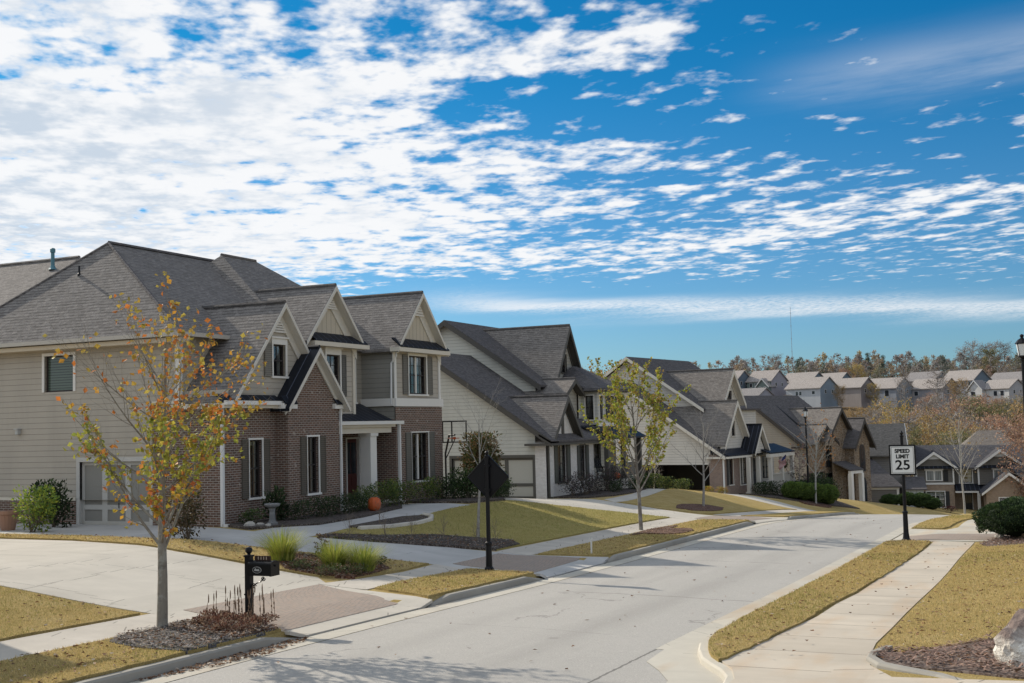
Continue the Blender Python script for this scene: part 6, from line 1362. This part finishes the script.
# ------------------------------------------------------------------ woodland
def crown_tree(seed,h,rx,pal,n,ls,trunkc,bare=0.,shape='round',tw=60,low=.25):
    """woodland tree: trunk and limbs plus many small leaf clumps with gaps"""
    r=random.Random(seed); t=MB(); b=MB(); t0=h*(.25 if shape!='pine' else .2)
    top=Vector((r.uniform(-.3,.3),r.uniform(-.3,.3),h*.96)); t.tube([(0,0,-.5),(0,0,h*.4),tuple(top)],[h*.018,h*.013,.02],5,cap=False)
    ends=[]
    for i in range(tw):
        z=h*r.uniform(low,.92); k=math.sin(math.pi*min(1,max(.05,(z/h-low+.1)/.9)))**.7 if shape!='pine' else (1.05-z/h)
        a=r.uniform(0,6.28); L=rx*k*r.uniform(.5,1.08); up=r.uniform(.2,.9) if shape!='pine' else r.uniform(-.1,.2)
        p=Vector((top.x*z/h,top.y*z/h,z)); m=p+Vector((math.cos(a)*L*.55,math.sin(a)*L*.55,L*up*.4)); e=p+Vector((math.cos(a)*L,math.sin(a)*L,L*up)); 
        if e.z>h: e.z=h*r.uniform(.93,1)
        t.tube([tuple(p),tuple(m),tuple(e)],[h*.005,h*.0035,h*.001],3,cap=False); ends+=[e,m.lerp(e,.5),m]
        if bare>.3:
            for q in range(int(5*bare)):
                o=m.lerp(e,r.random()); d=rvec(r); d.z=abs(d.z); t.tube([tuple(o),tuple(o+d*L*.33)],[h*.0022,h*.0008],3,cap=False)
    for i in range(n):
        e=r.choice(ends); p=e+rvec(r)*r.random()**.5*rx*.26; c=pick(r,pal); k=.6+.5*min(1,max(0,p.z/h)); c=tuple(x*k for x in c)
        leaf_quad(b,p,rvec(r),rvec(r),ls*r.uniform(.6,1.4),c,.8)
    return t,b
GB=[(.25,.205,.17),(.21,.18,.155),(.30,.245,.2),(.19,.165,.15)]  # woodland palettes lifted, distance haze is in the leaf colours
OC=[(.34,.22,.09),(.27,.18,.085),(.39,.27,.11),(.22,.16,.09)]
YL=[(.42,.30,.09),(.35,.27,.085),(.30,.25,.09),(.45,.28,.10)]
RD=[(.38,.21,.14),(.33,.20,.14),(.42,.27,.17),(.28,.19,.14)]
PN=[(.075,.11,.075),(.095,.13,.085),(.065,.09,.07)]
GG=[(.15,.145,.06),(.12,.12,.06),(.20,.18,.075)]
KIND=[('bare',GB,450,.9,'round'),('ochre',OC,0,.2,'round'),('yellow',YL,0,.1,'round'),('rust',RD,0,.2,'round'),('pine',PN,0,0,'pine'),('olive',GG,0,.1,'round')]
WB=bark((.31,.28,.26)); WL=leaf(.25)
protos={}
def wood_proto(kind,var,h=13.,n=2600,ls=.26):
    k=(kind,var,n)
    if k not in protos:
        nm,pal,_,br,shp=[q for q in KIND if q[0]==kind][0]
        t,b=crown_tree(100+hash(nm)%1+len(protos)*7,h,h*(.30 if shp!='pine' else .24),pal,int(n*(.22 if kind=='bare' else 1.15)),ls,None,1. if kind=='bare' else br,shp,90 if kind=='bare' else 60)
        protos[k]=(t.mesh('trunk',WB),b.mesh('crown',WL))
    return protos[k]
def wood_tree(kind,var,X,Y,sc,label,group,dz=-.3):
    m=wood_proto(kind,var); o=thing('pine_tree' if kind=='pine' else 'woodland_tree',label,'tree',(X,Y,gz(X,Y)+dz),rnd.uniform(0,6.28),group); o.scale=(sc,sc,sc*rnd.uniform(.92,1.1))
    link('trunk',m[0],o); link('crown',m[1],o); return o
LAB={'bare':'leafless grey brown tree of the wooded valley','ochre':'ochre leaved tree of the wooded valley','yellow':'dull yellow tree of the wooded valley','rust':'rust red tree of the wooded valley','olive':'olive green tree of the wooded valley','pine':'dark green pine of the wooded valley'}
r=random.Random(99)
def fromview(px,d):
    """point at distance d along the sight line of azimuth px (used only to spread the wood over the valley)"""
    a=math.atan((px-512)/1200)-R_(24.6); k=d/math.cos(a+R_(24.6)); return math.sin(a)*k,math.cos(a)*k
VK=['bare','bare','ochre','olive','bare','ochre','yellow','rust','olive']
cnt=0
for row,(d,step) in enumerate([(152,13),(178,10),(206,9),(240,8),(285,8),(330,10)]):
    px=838+row*3
    while px<1075:
        X,Y=fromview(px+r.uniform(-4,4),d+r.uniform(-10,10))
        kd=r.choice(VK)
        if px<905 and row in (1,2): kd=r.choice(['yellow','ochre','yellow','bare','olive'])
        if px>985 and row<2: kd=r.choice(['rust','ochre','rust','bare'])
        top=3.9+(415-([430,421,414,409,406,404][row]+r.uniform(-12,14)))*d/1200.   # crown tops stay below the hillside houses
        if px<868: top-=2.5
        hgt=max(5.,top-gz(X,Y)); sc=hgt/13.
        wood_tree(kd,r.randrange(2),X,Y,sc,LAB[kd],'%s trees of the wooded valley'%kd); cnt+=1
        px+=step*r.uniform(.75,1.25)
# larger individual trees of the valley edge
wood_tree('rust',0,-3.5,118.5,.62,'orange and rust leaved tree at the right edge behind the dark gabled house',None)
wood_tree('ochre',1,-1.5,126,.7,'ochre tree above the garage wing of the dark gabled house',None)
wood_tree('olive',0,-11.5,146,.78,'olive green tree directly behind the dark gabled house',None)
# trees over the hill house row, in front of it and on the skyline
for px,d,kd,sc,lb in [(728,505,'pine',.95,'yellowish topped pine left on the far skyline'),(768,500,'pine',.9,'dark pine behind the mauve house on the far skyline'),(797,520,'pine',1.0,'dark pine in the middle of the far skyline near the thin mast'),(824,505,'pine',.95,'broad dark green pine above the slate blue gables'),(868,525,'pine',1.15,'tall dark pine right of the centre of the far skyline'),(883,530,'pine',1.05,'second tall dark pine beside the tall one on the skyline'),(857,470,'yellow',1.05,'greenish yellow tree above the brownish hillside house'),(845,472,'rust',.9,'pinkish rust tree left of the greenish yellow one on the hillside'),(990,500,'olive',1.2,'rounded olive green tree on the hill above the white house'),(872,395,'yellow',.75,'yellow orange tree in front of the blue walled hillside house'),(838,385,'ochre',.65,'orange tree in front of the brownish hillside house'),(786,392,'ochre',.4,'small orange tree between the mauve house and the white walled house'),(903,380,'bare',.9,'bare tree before the wide roofed hillside house'),(935,372,'bare',1.0,'bare grey tree before the taupe hillside house'),(958,350,'ochre',.9,'brown bushy tree below the white hillside house'),(602,110,'ochre',.95,'autumn tree seen between the second and third houses')]:
    X,Y=fromview(px,d); wood_tree(kd,1,X,Y,sc,lb,None)
for px,d,sc in [(964,540,1.3),(973,545,1.35),(986,540,1.4),(995,548,1.25),(1004,545,1.3),(776,540,1.05),(743,530,1.0),(614,118,.9),(622,124,.8)]:
    X,Y=fromview(px,d); wood_tree('bare',0,X,Y,sc,'tall bare tree standing above the wood on the far skyline' if d>200 else 'bare tree seen in the gap between the second and third houses','bare trees on the skyline' if d>200 else 'bare trees in the gap')
# the continuous far wood on the hill top reads as one mass
tw=MB(); tl=MB(); r=random.Random(321)
base=[crown_tree(500+i,13,3.6,pal,520 if i!=0 else 260,.55,None,.5 if i==0 else 0,'round' if i!=3 else 'pine',24,.06) for i,pal in enumerate([[tuple(x*.8+.085 for x in c) for c in p] for p in (GB,OC,RD,PN,GG,YL,GB)])]  # palette lightened again to paint haze over the far wood
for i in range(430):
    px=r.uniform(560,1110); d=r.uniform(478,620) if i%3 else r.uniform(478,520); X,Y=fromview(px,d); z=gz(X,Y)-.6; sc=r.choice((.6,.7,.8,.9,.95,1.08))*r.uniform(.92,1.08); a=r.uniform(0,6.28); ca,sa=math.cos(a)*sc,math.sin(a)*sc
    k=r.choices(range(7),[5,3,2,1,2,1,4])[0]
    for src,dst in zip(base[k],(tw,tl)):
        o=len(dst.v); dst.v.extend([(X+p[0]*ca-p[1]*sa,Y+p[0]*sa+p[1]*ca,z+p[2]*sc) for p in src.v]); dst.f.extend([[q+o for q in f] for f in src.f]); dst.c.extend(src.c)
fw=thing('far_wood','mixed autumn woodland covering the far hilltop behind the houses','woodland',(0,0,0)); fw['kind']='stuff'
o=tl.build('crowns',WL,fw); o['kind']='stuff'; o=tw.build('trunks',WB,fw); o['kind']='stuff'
# radio mast on the horizon
ms=thing('radio_mast','thin tall radio mast on the horizon above the middle of the hillside row','mast',(-306,1509,15)); b=MB(); b.tube([(0,0,0),(0,0,128)],[.5,.28],4)
for k in range(8): b.box(-.7,.7,-.7,.7,k*16+8,k*16+8.4)
b.build('mast',metal((.42,.48,.54)),ms)
# ------------------------------------------------------------------ grass blades, fallen leaves
def scatter(name,polys,dens,fn,seed,mat,kind_label,zo=.045):
    r=np.random.RandomState(seed); V=[];Fc=[];C=[]
    for poly,dn in zip(polys,dens):
        xs=[p[0] for p in poly]; ys=[p[1] for p in poly]; x0,x1,y0,y1=max(min(xs),-34),min(max(xs),6),max(min(ys),5),min(max(ys),64)
        n=int((x1-x0)*(y1-y0)*dn)
        for x,y in zip(r.uniform(x0,x1,n),r.uniform(y0,y1,n)):
            if inpoly(x,y,poly): fn(r,x,y,V,Fc,C)
    me=bpy.data.meshes.new(name); me.from_pydata(V,[],Fc); me.update()
    at=me.attributes.new('Col','FLOAT_COLOR','CORNER'); lt=np.array([len(f) for f in Fc]); cc=np.array(C,np.float32); cc=np.concatenate([cc,np.ones((len(cc),1),np.float32)],1); at.data.foreach_set('color',np.repeat(cc,lt,axis=0).ravel())
    me.materials.append(mat); o=link(name,me); tag(o,kind_label,name.replace('_',' '),None,'stuff'); return o
ZG=.045
def blade(r,x,y,V,Fc,C):
    d=math.hypot(x,y); k=1+d/40; h=r.uniform(.018,.042)*k**.5; w=.004*k; a=r.uniform(0,6.28); le=r.uniform(-.03,.03); z=surf(x,y)+ZG-.004; X=x+dev(y)
    o=len(V); ca,sa=math.cos(a)*w,math.sin(a)*w; V.extend([(X-ca,y-sa,z),(X+ca,y+sa,z),(X+le,y+r.uniform(-.03,.03),z+h)]); Fc.append((o,o+1,o+2))
    q=r.uniform(); c=((.59,.445,.20) if q<.62 else (.47,.365,.14) if q<.87 else (.29,.265,.08)); m=r.uniform(.7,1.2)
    nz=mnoise.noise(Vector((x*.25,y*.25,3))); 
    if nz>.1 and q>.4: c=(.31,.28,.09)
    if y>29 and x<-15.6: c=(c[0]*.6+.10,c[1]*.6+.12,c[2]*.6+.03)
    C.append((c[0]*m,c[1]*m,c[2]*m))
polys=[];dens=[]
for k,ds in (('verge_r',850),('lawn_r',650),('lawn0',520),('verge0',950),('verge1',750),('island',300),('lawn1',230),('verge2',300),('verge_r2',260)):
    for p in LAWNS[k]: polys.append(p); dens.append(ds)
scatter('grass',polys,dens,blade,3,leaf(.3,.9),'short straw coloured dormant grass covering the lawns and verges')
def dead(r,x,y,V,Fc,C):
    s=r.uniform(.022,.05); a=r.uniform(0,6.28); z=surf(x,y)+ZG+.012+r.uniform(0,.02); X=x+dev(y); o=len(V); t=r.uniform(-.02,.03)
    ca,sa=math.cos(a)*s,math.sin(a)*s; V.extend([(X-ca,y-sa,z),(X+sa*.6,y-ca*.6,z+t),(X+ca,y+sa,z+.006),(X-sa*.6,y+ca*.6,z+t)]); Fc.append((o,o+1,o+2)); Fc.append((o,o+2,o+3))
    q=r.uniform(); c=(.20,.10,.05) if q<.4 else (.13,.075,.045) if q<.7 else (.34,.22,.14) if q<.9 else (.5,.42,.34); C.append(c); C.append(c)
polys=[LAWNS['verge_r'][0],LAWNS['lawn_r'][0],LAWNS['lawn0'][0],LAWNS['verge0'][0],LAWNS['verge1'][0],LAWNS['island'][0],BEDS['mail'],BEDS['isl'],BEDS['tree0'],BEDS['rbed'],BEDS['rbed2'],BEDS['front'],[(-12.0,15.2),(-12,17.4),(-11.75,17.2),(-11.5,15.6),(-11.6,14.5),(-11.95,13)],[(-11.9,12),(-11.9,60),(-6.2,60),(-6.2,12)],[(-5.5,18),(-4.2,17),(-2.8,18),(-2.8,40),(-4.2,40)],BEDS['tree2'],BEDS['tree2b'],LAWNS['verge2'][0]]
dens=[14,13,8,24,14,20,230,220,70,60,60,50,300,.4,1.5,70,70,8]
def dead2(r,x,y,V,Fc,C):
    global ZG
    z0=ZG; ZG=(.045 if not(-12<x<-5.55) else .0)+(.03 if any(inpoly(x,y,BEDS[k]) for k in ('mail','isl','tree0','front')) else 0); dead(r,x,y,V,Fc,C); ZG=z0
scatter('fallen_leaves',polys,dens,dead2,4,leaf(.15,.8),'brown fallen leaves scattered over beds, gutter, lawns and road')
def chip(r,x,y,V,Fc,C):
    s=r.uniform(.03,.075); w=r.uniform(.006,.014); a=r.uniform(0,6.28); z=surf(x,y)+.075+r.uniform(0,.035); X=x; o=len(V); t=r.uniform(-.025,.035)
    ca,sa=math.cos(a),math.sin(a); V.extend([(X-ca*s-sa*w,y-sa*s+ca*w,z),(X-ca*s+sa*w,y-sa*s-ca*w,z),(X+ca*s+sa*w,y+sa*s-ca*w,z+t),(X+ca*s-sa*w,y+sa*s+ca*w,z+t)]); Fc.append((o,o+1,o+2,o+3))
    q=r.uniform(); c=(.14,.12,.11) if q<.4 else (.07,.06,.055) if q<.7 else (.25,.22,.20); 
    if inpoly(x,y,BEDS['rbed']) or inpoly(x,y,BEDS['rbed2']): c=(c[0]*1.35,c[1]*1.0,c[2]*.85)
    C.append(c)
scatter('wood_chips',[BEDS['tree0'],BEDS['rbed'],BEDS['front'],BEDS['isl'],BEDS['mail'],BEDS['rbed2']],[330,230,120,120,120,120],chip,6,leaf(.05,.9),'shredded bark mulch chips lying over the planting beds')
# ------------------------------------------------------------------ sky, sun, camera
EL,AZ=29.4,-70.0
w=bpy.data.worlds.new('World'); scene.world=w; w.use_nodes=True; nt=w.node_tree; nt.nodes.clear()
class W(N):
    def __init__(s): s.t=nt
W_=W(); n=W_
out=n.n('ShaderNodeOutputWorld'); bg=n.n('ShaderNodeBackground'); n.l(bg.outputs[0],out.inputs[0]); STR=.10; bg.inputs['Strength'].default_value=STR
sky=n.n('ShaderNodeTexSky'); sky.sky_type='NISHITA'; sky.sun_disc=False; sky.sun_elevation=R_(EL); sky.sun_rotation=R_(AZ); sky.altitude=300; sky.air_density=1.0; sky.dust_density=.6; sky.ozone_density=2.5
tc=n.n('ShaderNodeTexCoord'); D=tc.outputs['Generated']
def dot(v,vec):
    x=n.n('ShaderNodeVectorMath',operation='DOT_PRODUCT'); n.l(v,x.inputs[0]); x.inputs[1].default_value=vec; return x.outputs['Value']
yaw=R_(24.6); rr=dot(D,(math.cos(yaw),math.sin(yaw),0)); ff=dot(D,(-math.sin(yaw),math.cos(yaw),0)); zz=dot(D,(0,0,1))
zc=n.math('MAXIMUM',zz,.012); hl=n.math('MAXIMUM',n.math('SQRT',n.math('ADD',n.math('MULTIPLY',rr,rr),n.math('MULTIPLY',ff,ff))),.01)
az_=n.math('ARCTAN2',rr,ff); el_=n.math('DIVIDE',zz,hl)           # azimuth from the street view, tan(elevation)
U=n.math('DIVIDE',rr,n.math('ADD',zc,.02)); V=n.math('DIVIDE',ff,n.math('ADD',zc,.02))
def vec(a,b,c=0.):
    x=n.n('ShaderNodeCombineXYZ')
    for i,q in enumerate((a,b,c)):
        if isinstance(q,(int,float)): x.inputs[i].default_value=q
        else: n.l(q,x.inputs[i])
    return x.outputs[0]
def sstep(x,a,b):
    m=n.n('ShaderNodeMapRange',interpolation_type='SMOOTHSTEP'); m.inputs['From Min'].default_value=a; m.inputs['From Max'].default_value=b
    n.l(x,m.inputs['Value']); return m.outputs[0]
def bump1(x,c,wd): # gaussian-like band
    d=n.math('DIVIDE',n.math('SUBTRACT',x,c),wd); return n.math('POWER',2.718,n.math('MULTIPLY',n.math('MULTIPLY',d,d),-1.))
M=lambda a,b: n.math('MULTIPLY',a,b)
Ad=lambda a,b: n.math('ADD',a,b)
# warp so that the cloud cells are ragged
wz=n.n('ShaderNodeTexNoise'); wz.inputs['Scale'].default_value=1.4; wz.inputs['Detail'].default_value=4; n.l(vec(U,M(V,.55)),wz.inputs['Vector'])
wsc=n.n('ShaderNodeVectorMath',operation='SCALE'); n.l(wz.outputs['Color'],wsc.inputs[0]); wsc.inputs['Scale'].default_value=.4
def P_(sx,sy,rot=0.,off=0.):
    c,s=math.cos(rot),math.sin(rot)
    a=Ad(M(U,c*sx),M(V,s*sx)); b_=Ad(M(U,-s*sy),M(V,c*sy)); x=n.n('ShaderNodeVectorMath',operation='ADD'); n.l(vec(a,b_,off),x.inputs[0]); n.l(wsc.outputs[0],x.inputs[1]); return x.outputs[0]
cells=n.noise(P_(4.2,2.9,.32),2.1,3,.5)
puffs=n.noise(P_(3.4,3.4,.05,5.),2.1,4,.52)
fine=n.noise(P_(12.,8.,.2,3.),2.2,4,.55)
big=n.noise(vec(M(U,.55),M(V,.45),7.),1.,3)
mid=n.noise(vec(M(U,1.3),M(V,.9),3.),1.2,3)
streak=n.noise(vec(M(az_,3.0),Ad(M(el_,42.),M(az_,-1.6)),2.),1.,4,.55)
cell=Ad(M(Ad(cells,-.5),1.15),Ad(M(Ad(puffs,-.5),.85),M(Ad(fine,-.5),.42)))
dens=Ad(cell,Ad(M(Ad(mid,-.5),.26),M(Ad(big,-.5),.12)))
# coverage: heavy to the left, breaking into rippled rows to the right, clear low band
edge=Ad(Ad(az_,-.03),Ad(M(el_,-.05),M(Ad(big,-.5),.22)))
left=n.math('SUBTRACT',1.,sstep(edge,-.40,.12))
rows=M(sstep(el_,.115,.15),n.math('SUBTRACT',1.,sstep(Ad(el_,M(az_,.10)),.215,.262)))
rows=M(rows,n.math('SUBTRACT',1.,M(sstep(az_,.22,.5),.12)))
upper=M(bump1(Ad(el_,M(az_,-.10)),.255,.020),n.math('SUBTRACT',1.,sstep(az_,.15,.36)))
topst=M(bump1(Ad(el_,M(az_,-.16)),.308,.018),n.math('SUBTRACT',1.,sstep(az_,.10,.24)))
cov=Ad(Ad(M(left,.345),-.21),Ad(M(rows,Ad(M(Ad(streak,-.5),.95),.20)),Ad(M(topst,.30),M(upper,Ad(M(Ad(streak,-.5),.6),.13)))))
gap=M(bump1(Ad(el_,M(az_,.20)),.272,.016),sstep(az_,-.12,.02))
lowclear=M(n.math('SUBTRACT',1.,sstep(Ad(el_,M(az_,.06)),.105,.132)),sstep(az_,-.20,-.04))
lowleft=n.math('SUBTRACT',1.,sstep(el_,.03,.085))
fill_cloud=sstep(n.math('ABSOLUTE',az_),.62,1.1)        # unseen cloud added outside the frame as neutral fill light
cov=Ad(Ad(cov,M(gap,-.22)),Ad(M(lowclear,-.40),Ad(M(lowleft,-.3),M(fill_cloud,.34))))
cov=Ad(cov,M(M(sstep(az_,.10,.28),sstep(el_,.235,.27)),-.16)); d2=Ad(dens,cov); alpha=sstep(d2,-.185,.235)
# flat stratus bar just above the horizon and a faint high veil at the right
bar=M(M(bump1(Ad(Ad(el_,M(az_,.05)),M(Ad(streak,-.5),.035)),.1015,.0085),sstep(az_,-.12,.02)),Ad(.12,M(sstep(Ad(M(streak,.7),M(fine,.3)),.36,.58),1.)))
fib=n.noise(vec(M(az_,7.),Ad(M(el_,60.),M(az_,-4.)),9.),1.,5,.6); veil=M(M(bump1(Ad(Ad(el_,M(az_,-.04)),M(Ad(fib,-.5),.03)),.268,.02),sstep(az_,.17,.34)),Ad(-.05,M(fib,.75)))
alpha=n.math('MINIMUM',n.math('MAXIMUM',n.math('MAXIMUM',alpha,M(bar,.70)),M(veil,.75)),1.)
alpha=M(alpha,sstep(el_,.012,.05))
alpha=M(alpha,.97)
# thick parts turn blue grey underneath, most at the far left
thick=sstep(Ad(Ad(M(Ad(n.noise(P_(2.6,1.9,.25,11.),1.4,4,.5),-.5),1.5),M(cell,-1.1)),M(az_,-.42)),-.12,.55)
shade=M(M(M(thick,.8),left),sstep(alpha,.55,1.))
ccol=n.mix(shade,(.96,.965,.975),(.52,.62,.74))
sc=n.n('ShaderNodeVectorMath',operation='SCALE'); n.l(ccol,sc.inputs[0]); n.l(M(Ad(M(fill_cloud,.28),1.),1./STR),sc.inputs['Scale'])  # unseen clouds brightened to lift the shade
# clear sky: physical sky, graded like the polarised blue of the picture
tint=n.mix(sstep(el_,.0,.34),(.47,.74,1.0),(.045,.60,.91)); sk=n.mix(1.,sky.outputs[0],tint,'MULTIPLY')
fin=n.mix(alpha,sk,sc.outputs[0]); n.l(fin,bg.inputs['Color'])
sun=bpy.data.lights.new('sun','SUN'); sun.energy=5.0; sun.angle=R_(.53); sun.color=(1.,.915,.785)
so=bpy.data.objects.new('sun',sun); COL.objects.link(so); e,a=R_(EL),R_(AZ)
dv=Vector((math.sin(a)*math.cos(e),math.cos(a)*math.cos(e),math.sin(e))); so.rotation_euler=dv.to_track_quat('Z','Y').to_euler(); so.location=(-40,20,60)
cam=bpy.data.cameras.new('camera'); cam.sensor_width=36; cam.lens=1200/1024*36; cam.clip_end=6000; cam.clip_start=.1
co=bpy.data.objects.new('camera',cam); COL.objects.link(co)
pt,rl=R_(3.98),.025
fwd=Vector((-math.sin(yaw)*math.cos(pt),math.cos(yaw)*math.cos(pt),math.sin(pt))); r0=Vector((math.cos(yaw),math.sin(yaw),0)); u0=r0.cross(fwd)
rt=r0*math.cos(rl)-u0*math.sin(rl); up=u0*math.cos(rl)+r0*math.sin(rl)
m3=Matrix((rt,up,-fwd)).transposed(); co.matrix_world=Matrix.Translation((0,0,3.9))@m3.to_4x4()
scene.camera=co
scene.view_settings.view_transform='Standard'; scene.view_settings.look='None'; scene.view_settings.exposure=0; scene.view_settings.gamma=1
scene.render.engine='CYCLES'; scene.cycles.max_bounces=6; scene.cycles.transparent_max_bounces=4
